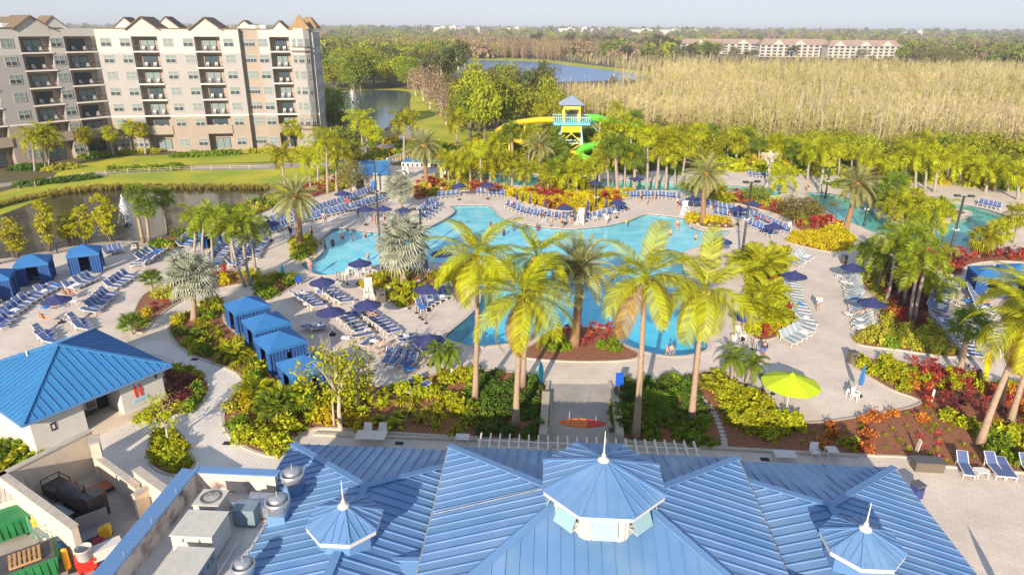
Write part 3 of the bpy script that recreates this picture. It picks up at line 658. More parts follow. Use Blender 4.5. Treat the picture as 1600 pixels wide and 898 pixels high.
# ------------------------------------------------------------------ service yard
M_yard = mat('yard_concrete', (0.40, 0.36, 0.32), .9, col2=(0.30, 0.28, 0.26), scale=.8, detail=8)
sheet('service_yard', [tuple(p[:2]) for p in (G(-60, 780), G(0, 735), G(140, 720), G(215, 780), G(270, 770), G(300, 745), G(170, 940), G(-160, 940))], [], 0.022, M_yard, kind='structure')
def wall_line(name, pts, h, t, label, capm=M_kerb):
    m = MB(); r = None
    for (a, b) in zip(pts, pts[1:]):
        d = (b-a).normalized(); m.bar(Vector((a.x, a.y, h/2))-d*t/2, Vector((b.x, b.y, h/2))+d*t/2, t, h)
    r = m.build(name, M_cream, label=label, cat='wall'); c = MB()
    for (a, b) in zip(pts, pts[1:]):
        d = (b-a).normalized(); c.bar(Vector((a.x, a.y, h+.03))-d*t*.6, Vector((b.x, b.y, h+.03))+d*t*.6, t+.1, .09)
    c.build('coping', capm, r); return r
wall_line('yard_wall', [G(113, 821, 2.6), G(3, 741, 2.6), G(137, 675, 2.6)], 2.6, .32, 'tall cream stucco wall around the service yard with a pale coping')
wall_line('yard_wall', [G(147, 684, 2.6), G(147, 690, 2.6)], 2.6, .5, 'short cream pier at the end of the tall service yard wall')
wall_line('yard_wall', [G(150, 712, 1.5), G(212, 757, 1.5)], 1.5, .3, 'low cream wall between the service yard and the paved court')
wall_line('yard_wall', [G(214, 728, 2.3), G(262, 762, 2.3)], 2.0, .4, 'cream pier wall between the court and the parapet roof')
wall_line('yard_wall', [G(210, 770, 1.7), G(238, 752, 1.7), G(262, 772, 1.7)], 1.6, .2, 'cream bin enclosure wall tucked against the pier wall')
M_black = mat('black_iron', (0.018, 0.018, 0.02), .45, col2=(0.05, 0.045, 0.045), scale=4)
M_grey = mat('grey_metal', (0.30, 0.32, 0.35), .5, metal=.3)
# smoker grill
_d = G(97, 782)-G(154, 812); sm = empty('barbecue_smoker', G(127, 800), math.atan2(_d.y, _d.x), 'large black barrel barbecue smoker on a trailer in the service yard', 'smoker')
b = MB(); b.tube([(-1.15, 0, 1.1), (1.15, 0, 1.1)], .55, 18); b.build('barrel', M_black, sm, smooth=False)
b = MB(); b.box((-1.6, 0, 1.15), (.9, 1.05, 1.5)); fb = b.build('firebox', M_black, sm)
b = MB(); b.box((-1.6, -.55, 1.2), (.7, .04, .9)); b.build('firebox_door', M_grey, fb)
b = MB(); b.box((1.9, 0, .95), (1.2, 1.1, .6)); b.build('warming_box', M_black, sm)
b = MB(); b.box((0, .95, .8), (1.6, .55, .05)); b.build('side_shelf', M_grey, sm)
b = MB(); b.tube([(-.9, 0, 1.6), (-.9, 0, 2.2)], .1, 10); b.build('chimney', M_black, sm)
b = MB(); b.box((0, 0, .42), (3.6, 1.0, .1)); b.build('trailer_frame', M_black, sm)
for x in (-.9, .9):
    for y in (-.6, .6):
        b = MB(); b.tube([(x, y-.08, .32), (x, y+.08, .32)], .32, 14); b.build('wheel', M_dark, sm)
b = MB()
for z in (1.25, 1.6): b.bar((1.4, -.5, z), (2.5, -.5, z), .04); b.bar((2.5, -.5, z), (2.5, .5, z), .04)
for p in ((1.4, -.5), (2.5, -.5), (2.5, .5)): b.bar((p[0], p[1], 1.2), (p[0], p[1], 1.62), .04)
b.build('guard_rail', M_black, sm)
# upturned folding table and blue rack behind the wall
tb = empty('upturned_table', G(80, 793), math.radians(-35), 'upturned grey table with its legs in the air behind the yard wall', 'table')
b = MB(); b.box((0, 0, .45), (1.9, .8, .06)); b.build('tabletop', M_grey, tb)
for x in (-.85, .85):
    for y in (-.33, .33): b = MB(); b.box((x, y, .83), (.06, .06, .72)); b.build('leg', M_white, tb)
b = MB(); b.box((0, 0, .22), (1.6, .6, .4)); b.build('crate', M_dark, tb)
rk = empty('blue_rack', G(98, 812), math.radians(-35), 'low blue metal frame lying beside the black smoker', 'rack'); M_bluep = mat('blue_painted_steel', (.04, .14, .28), .5)
for x in (-.6, 0, .6): b = MB(); b.bar((x, -.45, .12), (x, .45, .12), .06); b.build('slat', M_bluep, rk)
for y in (-.45, .45): b = MB(); b.bar((-.65, y, .12), (.65, y, .12), .07); b.build('rail', M_bluep, rk)
# red platform cart
ct = empty('platform_cart', G(157, 768), math.radians(50), 'rusty red platform cart with an upright handle in the service yard', 'cart'); M_cart = mat('red_rust', (.42, .09, .06), .7, col2=(.26, .11, .05), scale=3)
b = MB(); b.box((0, 0, .28), (1.7, 1.0, .08)); b.build('platform', M_cart, ct)
b = MB()
for y in (-.45, .45): b.bar((-.85, y, .3), (-1.0, y, 1.2), .05)
for z in (.65, .95, 1.2): b.bar((-.85-.15*(z-.3)/.9, -.45, z), (-.85-.15*(z-.3)/.9, .45, z), .045)
b.build('handle', M_cart, ct)
for x in (-.6, .6):
    for y in (-.38, .38): b = MB(); b.tube([(x, y-.03, .12), (x, y+.03, .12)], .12, 10); b.build('wheel', M_dark, ct)
b = MB(); b.box((0, 0, .06), (.35, .3, .12), taper=.8); b.build('floor_drain', M_dark, loc=G(190, 765, .02), label='small black box on the yard floor beside the red cart', cat='box')
# dumpsters with pallet
M_green = mat('green_dumpster', (.02, .22, .07), .5, col2=(.015, .16, .05), scale=2)
M_lid = mat('dumpster_lid', (.09, .085, .085), .7, col2=(.06, .06, .06), scale=2)
def dumpster(px, py, rz, label, lid=True):
    r = empty('dumpster', G(px, py), rz, label, 'dumpster', 'green dumpsters')
    b = MB(); b.box((0, 0, .75), (2.6, 1.5, 1.1), taper=1.08); b.build('bin', M_green, r)
    for i in range(9): b = MB(); b.box((-1.2+i*.3, -.79, .75), (.07, .08, .9)); b.build('rib', M_green, r)
    for s_ in (-1, 1): b = MB(); b.box((s_*1.42, 0, 1.05), (.14, 1.2, .16)); b.build('fork_pocket', M_green, r)
    if lid:
        for s_ in (-1, 1): b = MB(); b.box((s_*.68, 0, 1.34), (1.3, 1.6, .06)); b.build('lid', M_lid, r)
    for x in (-1.1, 1.1):
        for y in (-.6, .6): b = MB(); b.box((x, y, .1), (.12, .12, .22)); b.build('foot', M_dark, r)
    return r
dumpster(45, 905, math.radians(37), 'green ribbed dumpster with dark lids holding a wooden pallet')
dumpster(5, 838, math.radians(37), 'open green dumpster with a sloped front beside the grey shed', lid=False)
M_wood = mat('pallet_wood', (.50, .30, .14), .8, col2=(.40, .23, .10), scale=4)
pl = empty('wooden_pallet', G(39, 872, 1.42), math.radians(37), 'pale wooden pallet lying on the dumpster lids', 'pallet')
for i in range(7): b = MB(); b.box((-.6+i*.2, 0, .13), (.12, 1.1, .025)); b.build('slat', M_wood, pl)
for y in (-.5, 0, .5): b = MB(); b.box((0, y, .06), (1.3, .09, .1)); b.build('stringer', M_wood, pl)
sh = empty('storage_shed', G(5, 812), math.radians(37), 'small white shed with a grey ribbed roof against the yard wall', 'shed')
b = MB(); b.box((0, 0, .9), (2.4, 1.9, 1.8)); b.build('wall', M_white, sh)
for i in range(12): b = MB(); b.box((-1.25+i*.23, 0, 1.86), (.2, 2.1, .07), M=Matrix.Rotation(.1, 3, 'X')); b.build('roof_panel', M_unit, sh)
# wire cages, bollards, ladder of green frames
M_cage = mat('green_wire', (.16, .38, .32), .5); M_yel = mat('safety_yellow', (.78, .47, .02), .5)
def cage(px, py, rz, sx, sy, h, label, m=M_cage):
    r = empty('wire_cage', G(px, py), rz, label, 'cage')
    for x in (-1, 1):
        for y in (-1, 1): b = MB(); b.box((x*sx/2, y*sy/2, h/2), (.05, .05, h)); b.build('post', m, r)
    for i in range(5):
        z = .12+i*(h-.15)/4
        b = MB()
        for y in (-1, 1): b.bar((-sx/2, y*sy/2, z), (sx/2, y*sy/2, z), .028)
        for x in (-1, 1): b.bar((x*sx/2, -sy/2, z), (x*sx/2, sy/2, z), .028)
        b.build('rail', m, r)
    b = MB(); b.box((0, 0, h*.5), (sx*.94, sy*.94, .04)); b.build('shelf', M_grey, r); return r
cage(72, 845, math.radians(-40), 1.5, .8, 1.5, 'green wire cage cart against the yard wall')
cage(97, 865, math.radians(-40), 1.0, .7, 1.3, 'green wire cage cart with a pale lid beside the yellow bollard')
b = MB(); b.box((0, 0, .45), (.9, .7, .5)); b.build('blue_tub', mat('blue_plastic', (.03, .22, .55), .4), loc=G(92, 868, .2), rz=.6, label='blue plastic tub inside the wire cages', cat='tub')
for i, (x, y, t) in enumerate(((107, 888, 'beside the wire cages'), (44, 907, 'in front of the dumpster'), (61, 838, 'behind the wire cage'))):
    b = MB(); b.lathe([(.16, 0), (.16, 1.15), (.12, 1.25), (0, 1.28)], n=14, cap=False); b.build('bollard', M_yel, loc=G(x, y), label='yellow steel bollard '+t, cat='bollard', group='yellow bollards', smooth=True)
b = MB(); b.box((0, 0, .04), (.55, .55, .08)); b.build('rubber_base', M_dark, loc=G(117, 889), rz=.5, label='black rubber base block beside the yellow bollard', cat='block')
# red bin with grey barrel, white cooler, grey carts
bn = empty('red_bin', G(138, 888), .6, 'red wheeled bin carrying a grey barrel', 'bin'); M_redp = mat('red_plastic', (.70, .03, .02), .4)
b = MB(); b.box((0, 0, .45), (.8, .7, .75), taper=1.15); b.build('bin', M_redp, bn)
for x in (-.3, .3): b = MB(); b.tube([(x-.04, -.3, .1), (x+.04, -.3, .1)], .1, 10); b.build('wheel', M_dark, bn)
b = MB(); b.lathe([(.30, 0), (.36, .1), (.38, .62), (.41, .64), (.41, .7), (.36, .7), (.34, .12), (0, .1)], n=20, cap=False); b.build('grey_barrel', mat('grey_plastic', (.45, .44, .43), .5), loc=G(134, 872, .82), label='open grey round barrel sitting on the red bin', cat='barrel', smooth=True)
cw = empty('white_cooler', G(172, 876), .72, 'long white cooler box on a dark frame beside the parapet roof', 'cooler')
b = MB(); b.box((0, 0, .75), (1.35, .6, .55)); b.build('box', M_white, cw); b = MB(); b.box((0, 0, 1.05), (1.4, .65, .06)); b.build('lid', M_white, cw)
for x in (-.6, .6):
    for y in (-.25, .25): b = MB(); b.box((x, y, .24), (.06, .06, .5)); b.build('leg', M_dark, cw)
cg = empty('panel_cart', G(152, 836), .72, 'grey panel cart holding a yellow bucket in the yard opening', 'cart')
b = MB(); b.box((0, .45, .75), (1.5, .06, 1.0)); b.build('side_panel', M_grey, cg); b = MB(); b.box((0, 0, .3), (1.5, .9, .08)); b.build('platform', M_grey, cg)
for x in (-.65, .65):
    for y in (-.35, .35): b = MB(); b.tube([(x-.03, y, .13), (x+.03, y, .13)], .13, 10); b.build('wheel', M_dark, cg)
bk = empty('mop_bucket', G(166, 836, .34), .3, 'yellow mop bucket standing on the grey cart', 'bucket')
b = MB(); b.box((0, 0, .25), (.5, .36, .5), taper=1.15); b.build('bucket', M_yel, bk); b = MB(); b.box((.12, 0, .55), (.26, .38, .2)); b.build('wringer', M_yel, bk)
b = MB(); b.box((0, 0, .22), (.5, .4, .4)); b.build('crimson_crate', mat('crimson', (.35, .03, .06), .5), loc=G(155, 852, .0), rz=.5, label='crimson crate between the red bin and the white cooler', cat='crate')
# ------------------------------------------------------------------ apartment building behind the pond
M_apw = mat('apartment_white', (0.50, 0.48, 0.46), .85, col2=(.47, .45, .43), scale=.2)
M_apm = mat('apartment_stone', (0.36, 0.345, 0.345), .85, col2=(.335, .32, .32), scale=.25)
M_apt = mat('apartment_tan', (0.34, 0.285, 0.235), .85, col2=(.31, .26, .215), scale=.25)
M_apb = mat('balcony_wall', (0.36, 0.29, 0.24), .85)
M_aprf = mat('brown_shingle', (0.20, 0.145, 0.095), .85, col2=(.16, .12, .085), scale=1.2)
M_aprib = mat('tan_metal_roof', (0.34, 0.22, 0.11), .6, col2=(.28, .18, .09), scale=.8)
M_slab = mat('slab_trim', (.74, .68, .62), .8)
M_rail = mat('dark_railing', (.03, .028, .03), .5)
M_blind = mat('pale_blind_glass', (.20, .26, .27), .25, spec=.6)
FLOORS = [0.3, 4.6, 7.9, 11.2, 14.5, 17.8, 21.1]; TOPZ = 24.4; PARZ = 25.5
apt = empty('apartment_building', G(185, 239), 0, 'seven storey cream and tan apartment block with gabled roofline and balcony stacks', 'building')
def wproto():
    f = MB(); f.box((0, -.03, 0), (2.0, .10, .10)); f.box((0, -.03, .8), (2.0, .1, .1)); f.box((0, -.03, -.8), (2.1, .16, .1))
    for x in (-.97, 0, .97): f.box((x, -.03, 0), (.09, .1, 1.6))
    fm = f.mesh('window', mat('window_frame', (.42, .40, .37), .6))
    a = MB()
    for x in (-.48, .48): a.mi = 0; a.box((x, .0, .4), (.88, .06, .72)); a.mi = 1; a.box((x, .0, -.4), (.88, .06, .72))
    return fm, a.mesh('pane', [M_blind, M_glass]), a.mesh('pane', [M_blind, M_blind])
WFM, WPA, WPB = wproto()
def facade(P0, P1, segs, tag_):
    d = P1-P0; L = d.length; d.normalize(); n = Vector((d.y, -d.x, 0))         # n: outwards
    if n.y > 0: n = -n
    rz = math.atan2(d.y, d.x); R = Matrix.Rotation(rz, 4, 'Z')
    base = P0-G(185, 239)
    def S(px, py=75):
        r = ray(px, py); o = Vector((0, 0, H)); t = ((P0-o).dot(n))/r.dot(n); return (o+r*t-P0).dot(d)
    def put(mb, name, m, parent=apt, **k):
        o = mb.build(name, m, parent, **k)
        if parent is apt: o.location = base; o.rotation_euler = (0, 0, rz)
        return o
    def sub(mb, name, m, parent): return mb.build(name, m, parent)
    for sg in segs:
        x0, x1 = S(sg[0]), S(sg[1]); w = x1-x0; kind = sg[2]; c = (x0+x1)/2
        if kind in ('wall', 'back'):
            off = 0.0 if kind == 'wall' else 1.4
            for z0, z1, m, e in ((-.5, 7.7, M_apt, .06), (7.7, 20.6, M_apm if kind == 'wall' else M_apb, 0.0), (20.6, PARZ, M_apw if kind == 'wall' else M_apt, .03)):
                b = MB(); b.box((c, 1.25+off-e/2, (z0+z1)/2), (w, 2.5+e, z1-z0)); put(b, 'wall', m)
            b = MB(); b.box((c, -.04+off, 7.72), (w+.02, .16, .3)); put(b, 'string_course', M_slab)
            b = MB(); b.box((c, 1.2+off, PARZ+.08), (w+.1, 2.8, .16)); put(b, 'parapet_cap', M_aprf)
            for px in sg[3]:
                xw = S(px)
                for fi, z in enumerate(FLOORS):
                    o = obj('window', WFM, apt); o.location = base+R @ Vector((xw, off-.02-(.06 if z < 7 else .03 if z > 20 else 0), z+1.75)); o.rotation_euler = (0, 0, rz)
                    if kind == 'back': o.scale = (.62, 1, 1)
                    obj('pane', WPA if (fi*7+int(px)) % 3 else WPB, o)
        if kind == 'bay':
            dp = sg[3]
            b = MB(); b.box((c, dp+.1, 12), (w, .2, 25)); put(b, 'balcony_wall', M_apb)
            for fi, z in enumerate(FLOORS):
                if fi > 0:
                    b = MB(); b.box((c, dp/2-.1, z-.12), (w+.04, dp+.2, .26)); put(b, 'balcony_slab', M_slab)
                if fi == 1:
                    b = MB(); b.box((c, -.13, z+.15), (w+.3, .3, 1.9)); put(b, 'balcony_panel', M_apt)
                elif fi > 1:
                    b = MB(); b.box((c, .02, z+1.05), (w, .06, .07)); ro = put(b, 'railing', M_rail)
                    k = MB(); nb = int(w/.28)
                    for i in range(nb+1): k.box((x0+i*w/nb, .02, z+.52), (.035, .035, 1.02))
                    k.box((c, .02, z+.12), (w, .05, .05)); sub(k, 'baluster', M_rail, ro)
                b = MB(); dw = min(3.2, w*.55); b.box((c, dp-.03, z+1.15), (dw, .08, 2.25)); do = put(b, 'sliding_door', M_blind if (fi+int(c)) % 2 else M_glass)
                k = MB()
                for xx in (-dw/2, 0, dw/2): k.box((c+xx, dp-.06, z+1.15), (.1, .08, 2.3))
                k.box((c, dp-.06, z+2.3), (dw+.1, .08, .1)); sub(k, 'door_frame', M_rail, do)
                if fi > 0:
                    for xx in (-.55, .6):
                        k = MB(); k.box((c+xx*w*.3, dp*.55, z+.42), (.6, .6, .08)); k.box((c+xx*w*.3, dp*.55+.28, z+.75), (.6, .06, .6))
                        for a_ in (-.25, .25):
                            for b_ in (-.25, .25): k.box((c+xx*w*.3+a_, dp*.55+b_, z+.2), (.05, .05, .42))
                        put(k, 'balcony_chair', M_white)
            b = MB(); b.box((c, .9, (24.0+PARZ)/2), (w+.04, 1.9, PARZ-24.0)); put(b, 'header', M_apw)
            if sg[4]:
                gh = 2.3; e = w/2+.9
                g = MB(); g.add([(c-e+.4, .0, PARZ+.02), (c+e-.4, .0, PARZ+.02), (c, .0, PARZ+gh-.12), (c-e+.4, 8, PARZ+.02), (c+e-.4, 8, PARZ+.02), (c, 8, PARZ+gh-.12)], [(0, 1, 2), (3, 5, 4), (0, 3, 4, 1)]); put(g, 'gable', M_apw)
                r = MB()
                for s_ in (-1, 1): r.solid([(c+s_*e, -.5, PARZ-.12), (c+s_*e, 9, PARZ-.12), (c, 9, PARZ+gh+.1), (c, -.5, PARZ+gh+.1)], .18)
                put(r, 'gable_roof', M_aprf)
    b = MB(); b.box((L/2, 9.5, 12.2), (L-.2, 13.0, TOPZ)); put(b, 'core', M_apm)
    b = MB(); b.box((L/2, 9.0, TOPZ+.25), (L-.4, 13.6, .3)); put(b, 'roof_deck', M_membrane)
    # rooflines further back
    rng = random.Random(tag_)
    x = 3.0
    while x < L-3:
        w = rng.uniform(4, 7); gh = rng.uniform(1.8, 2.7); y0 = rng.uniform(7, 10)
        r = MB()
        for s_ in (-1, 1): r.solid([(x+s_*w/2, y0, TOPZ+1.0), (x+s_*w/2, y0+6, TOPZ+1.0), (x, y0+6, TOPZ+1.0+gh), (x, y0, TOPZ+1.0+gh)], .18)
        put(r, 'gable_roof', M_aprf)
        g = MB(); g.add([(x-w/2+.2, y0+.2, TOPZ), (x+w/2-.2, y0+.2, TOPZ), (x+w/2-.2, y0+.2, TOPZ+.95), (x, y0+.2, TOPZ+gh+.75), (x-w/2+.2, y0+.2, TOPZ+.95)], [(0, 1, 2, 3, 4)]); put(g, 'gable', M_apw)
        x += w+rng.uniform(.6, 3.5)
    b = MB()
    for i in range(3): b.box((rng.uniform(4, L-4), 5, TOPZ+1.2), (2.2, 1.6, 1.6))
    put(b, 'roof_unit', M_white)
    return d, n, S, base, rz
PB = G(185, 239)
facade(G(-150, 283), PB, [(-140,-105,'bay',1.9,True),(-105,-70,'wall',[-95,-80]),(-70,-20,'bay',1.9,True),(-20,32,'wall',[12]),(32,82,'bay',1.9,True),(82,102,'wall',[89]),(102,152,'bay',2.1,False)], 3)
PE = G(504, 232)
dW, nW, SW_, baseW, rzW = facade(PB, PE, [(152,207,'wall',[167,197]),(207,248,'bay',1.9,True),(248,305,'wall',[264,295]),(305,345,'bay',1.9,True),(345,375,'wall',[358]),(375,405,'back',[383,392]),(405,422,'wall',[411]),(422,453,'bay',1.9,False),(453,490,'wall',[])], 5)
Lw = (PE-PB).length
def aput(mb, name, m, **k):
    o = mb.build(name, m, apt, **k); o.location = baseW; o.rotation_euler = (0, 0, rzW); return o
# corner bay tower with bay windows and pyramid roofs
ct0 = (SW_(455)+SW_(488))/2
for z0, z1, m in ((-.3, 7.8, M_apt), (7.8, 20.5, M_apm), (20.5, PARZ+.3, M_apw)):
    b = MB(); b.lathe([(2.0, z0), (2.0, z1)], (ct0, -.2, 0), 8, math.pi/8, cap=True); aput(b, 'corner_bay', m)
for fi, z in enumerate(FLOORS):
    for a in (-math.pi/2-math.pi/4, -math.pi/2, -math.pi/2+math.pi/4):
        n_ = Vector((math.cos(a), math.sin(a), 0)); o = obj('window', WFM, apt)
        o.location = baseW+Matrix.Rotation(rzW, 4, 'Z') @ (Vector((ct0, -.2, z+1.75))+n_*1.88); o.rotation_euler = (0, 0, rzW+a+math.pi/2); o.scale = (.55, 1, 1); obj('pane', WPA if fi % 2 else WPB, o)
for z in (4.5, 21.0):
    b = MB(); b.lathe([(2.3, 0), (2.35, .25), (2.0, .3)], (ct0, -.2, z), 8, math.pi/8, cap=True); b.lathe([(2.3, 1.0), (2.3, 1.12)], (ct0, -.2, z), 8, math.pi/8); aput(b, 'bay_balcony', M_aprf)
b = MB(); b.lathe([(3.1, 0), (2.9, .2), (0.05, 3.0)], (ct0, .6, PARZ+.1), 4, math.pi/4); aput(b, 'tower_roof', M_aprib)
b = MB(); b.lathe([(2.6, 0), (2.4, .5), (0.9, 2.3), (.6, 2.4)], (ct0+1.4, 5.5, PARZ+.2), 6, 0.2); aput(b, 'tower_roof', M_aprib)
# end wall with small windows
b = MB(); b.box((Lw-.15, 9.2, 12.4), (.5, 15.4, 25.2)); aput(b, 'end_wall', M_apw)
for z in FLOORS:
    for y in (4.5, 9.0, 13.5):
        o = obj('window', WFM, apt); o.location = baseW+Matrix.Rotation(rzW, 4, 'Z') @ Vector((Lw+.12, y, z+1.75)); o.rotation_euler = (0, 0, rzW+math.pi/2); o.scale = (.6, 1, 1); obj('pane', WPA, o)

# ------------------------------------------------------------------ far apartment blocks across the swamp
def at(px, py, Y):
    r = ray(px, py); t = Y/r.y; return Vector((r.x*t, Y, H+r.z*t))
M_farw = mat('far_wall', (.50, .45, .40), .85); M_farr = mat('far_roof', (.36, .26, .21), .85, col2=(.30, .22, .18), scale=.2)
def far_block(x0, x1, ybase, ytop, nb, label, gables):
    P = G(x0, ybase); Q = G(x1, ybase); Q.y = P.y; L = Q.x-P.x; zt = Zat((x0+x1)/2, ytop, ((P.x+Q.x)/2, P.y)); zw = zt*.68
    r = empty('far_apartment_block', (P.x, P.y, -.1), 0, label, 'building', 'cream apartment blocks across the swamp')
    b = MB(); b.box((L/2, 8, zw/2), (L, 15, zw)); b.build('wall', M_farw, r)
    b = MB(); b.add([(-1, -.5, zw), (L+1, -.5, zw), (L+1, 16, zw), (-1, 16, zw), (6, 7.7, zt), (L-6, 7.7, zt)], [(0, 1, 5, 4), (1, 2, 5), (2, 3, 4, 5), (3, 0, 4), (0, 3, 2, 1)]); ro = b.build('roof', M_farr, r)
    for g in gables:
        gx = g*L; b = MB(); w = L*.06+1.5; h = (zt-zw)*.85
        b.add([(gx-w, -.7, zw-.1), (gx+w, -.7, zw-.1), (gx, -.7, zw+h), (gx-w, 4, zw-.1), (gx+w, 4, zw-.1), (gx, 6, zw+h)], [(0, 1, 2), (1, 4, 5, 2), (0, 2, 5, 3)]); b.build('gable', M_farw, ro)
    nf = 4
    for f in range(nf):
        for i in range(nb):
            xx = (i+.5)*L/nb; b = MB(); b.box((xx, .47, (f+.5)*zw/nf), (L/nb*.62, .1, zw/nf*.6)); b.build('balcony', M_glass, r)  # flat dark panels painted in for the shade of balcony recesses
        b = MB(); b.box((L/2, .35, (f+.97)*zw/nf), (L, .4, .3)); b.build('slab', M_farw, r)
far_block(1062, 1184, 84, 61, 12, 'cream apartment block half hidden by trees with a long brown roof', (.25, .75))
far_block(1186, 1290, 89, 61, 12, 'cream apartment block with brown hip roof and two white gables', (.25, .55))
far_block(1292, 1396, 91, 63, 13, 'cream apartment block with brown roof at the end of the row', (.15, .5, .8))
far_block(1410, 1500, 84, 74, 8, 'low cream and orange building beyond the swamp trees', ())
rng = random.Random(11)
M_hz = mat('horizon_white', (.55, .54, .53), .8)
for i, (x, y, w, h) in enumerate(((688, 45, 18, 4), (708, 44, 10, 5), (722, 45, 14, 3), (745, 45, 10, 3), (802, 46, 22, 4), (838, 46, 12, 3), (885, 47, 24, 4), (912, 46, 8, 5), (932, 47, 18, 3), (962, 48, 26, 4), (1000, 48, 34, 3), (1045, 49, 30, 4), (1082, 49, 12, 3), (1212, 51, 16, 3), (1420, 52, 20, 4), (1432, 51, 8, 5), (1528, 54, 14, 4), (1548, 53, 8, 6), (1580, 54, 12, 3))):
    Y = 2600+rng.uniform(-300, 900); c = at(x, y, Y); W_ = w*Y/FPX*1.0; hh = h*Y/FPX
    b = MB(); b.box((0, 0, (c.z+hh/2+.1)/2), (W_, 40, max(4, c.z+hh/2))); b.box((W_*.2, -5, max(4, c.z+hh/2)+2), (W_*.25, 20, 4))
    b.build('distant_building', M_hz, loc=(c.x, Y, -.1), label='tiny white building on the far horizon', cat='building', group='white buildings on the horizon')

# ------------------------------------------------------------------ water slide tower
M_teal = mat('teal_steel', (.12, .50, .60), .5); M_tealp = mat('pale_teal', (.42, .70, .74), .5); M_ylw = mat('slide_yellow', (.80, .52, .02), .35, coat=.3); M_grn = mat('slide_green', (.13, .60, .04), .35, coat=.3)
M_lemon = mat('lemon_paint', (.82, .66, .08), .5)
tw_p = G(890, 248); twr = empty('slide_tower', tw_p, 0, 'turquoise and yellow water slide tower with a blue grey pyramid roof', 'tower')
zp = 7.6; hw = 3.8
b = MB(); b.box((0, 0, zp), (2*hw, 5.2, .5)); b.build('platform', M_teal, twr)
for x in (-1, 1):
    for y in (-1, 1):
        b = MB(); b.bar((x*2.9, y*2.4, 0), (x*1.9, y*1.9, zp), .26); b.build('leg', M_tealp, twr)
for y in (-1, 1):
    for z0, z1 in ((.6, 3.6), (3.6, 7.2)):
        w0 = 2.9-1.0*z0/zp; w1 = 2.9-1.0*z1/zp; yy0 = 2.4-.5*z0/zp; yy1 = 2.4-.5*z1/zp
        for s_ in (-1, 1): b = MB(); b.bar((-s_*w0, y*yy0, z0), (s_*w1, y*yy1, z1), .14); b.build('cross_brace', M_lemon, twr)
    b = MB(); b.bar((-2.45, y*2.1, 3.6), (2.45, y*2.1, 3.6), .16); b.build('tie_beam', M_tealp, twr)
b = MB(); b.box((0, -2.0, 6.6), (4.2, .15, 1.5)); b.build('yellow_panel', M_ylw, twr)
for y in (-2.6, 2.6):
    b = MB(); b.box((0, y, zp+1.35), (2*hw, .08, .1)); r_ = b.build('railing', M_tealp, twr)
    k = MB()
    for i in range(20): k.box((-hw+.2+i*.388, y, zp+.8), (.06, .05, 1.1))
    k.build('baluster', M_tealp, r_)
for x in (-hw, hw):
    b = MB(); b.box((x, 0, zp+1.35), (.08, 5.2, .1)); b.build('railing', M_tealp, twr)
for x in (-1.6, 1.6):
    for y in (-1.5, 1.5): b = MB(); b.box((x, y, zp+1.95), (.32, .32, 3.6)); b.build('roof_post', M_lemon, twr)
b = MB(); b.box((0, -1.5, zp+3.3), (3.2, .15, .9)); b.box((0, 1.5, zp+3.3), (3.2, .15, .9)); b.build('fascia_panel', M_lemon, twr)
M_slate = mat('slate_blue_roof', (.24, .30, .42), .5)
ap_ = Vector((0, 0, zp+5.5)); cc = [Vector((sx*2.5, sy*2.3, zp+3.75)) for sx, sy in ((-1, -1), (1, -1), (1, 1), (-1, 1))]
b = MB()
for q in cc: b.bar(ap_, q, .14)
rf = b.build('roof', M_slate, twr)
for i in range(4): roof_plane((cc[i], cc[(i+1) % 4], ap_), cc[(i+1) % 4]-cc[i], .55, rf, M_slate, phase=.5)
# stair flights on the right side
b = MB()
for k_, (x0, z0, x1, z1, y) in enumerate(((3.8, 7.4, 8.2, 3.9, 1.5), (8.2, 3.7, 3.6, .3, -.6))):
    for s_ in (-.7, .7): b.bar((x0, y+s_, z0), (x1, y+s_, z1), .3, .12); b.bar((x0, y+s_, z0+1), (x1, y+s_, z1+1), .08)
    for i in range(14): b.box((x0+(x1-x0)*i/13, y, z0+(z1-z0)*i/13), (.32, 1.4, .06))
b.box((9.0, .4, 3.8), (1.8, 3.2, .2)); b.build('stair', M_teal, twr)
for x in (8.3, 9.8):
    for y in (-1, 1.8): b = MB(); b.bar((x, y, 0), (x, y, 3.8), .16); b.build('stair_post', M_tealp, twr)
def slide(path, r, m, name, label, posts):
    pts = [at(*p) for p in path]; sm_ = []
    n = len(pts)
    for i in range(n-1):
        p = [pts[max(0, min(n-1, i+j))] for j in (-1, 0, 1, 2)]
        for t in range(6):
            t /= 6; sm_.append(0.5*((2*p[1])+(-p[0]+p[2])*t+(2*p[0]-5*p[1]+4*p[2]-p[3])*t*t+(-p[0]+3*p[1]-3*p[2]+p[3])*t**3))
    sm_.append(pts[-1])
    e = empty(name, (sm_[-1].x, sm_[-1].y, 0), 0, label, 'slide'); k = MB(); k.tube([q-e.location for q in sm_], r, 12, cap=False); k.build('tube', m, e, smooth=True)
    for i in range(0, len(sm_), 6):
        q = sm_[i]; t = (sm_[min(i+1, len(sm_)-1)]-sm_[max(0, i-1)]).normalized(); k = MB(); k.tube([q-t*.06-e.location, q+t*.06-e.location], r*1.1, 12); k.build('flange', m, e)
    for i in posts:
        q = sm_[i]-e.location; k = MB(); k.bar((q.x, q.y, 0), (q.x, q.y, q.z-r*.8), .28); k.build('support_post', M_lemon, e)
slide([(864,187,146.5),(840,188,146),(810,192,144),(788,199,141),(779,206,138.5),(786,212,136),(802,217,134),(825,224,133),(850,236,133.5),(880,239,136),(906,240,138)], .62, M_ylw, 'yellow_slide', 'yellow tube water slide curling out of the tower to the pines', (10, 20, 26, 34))
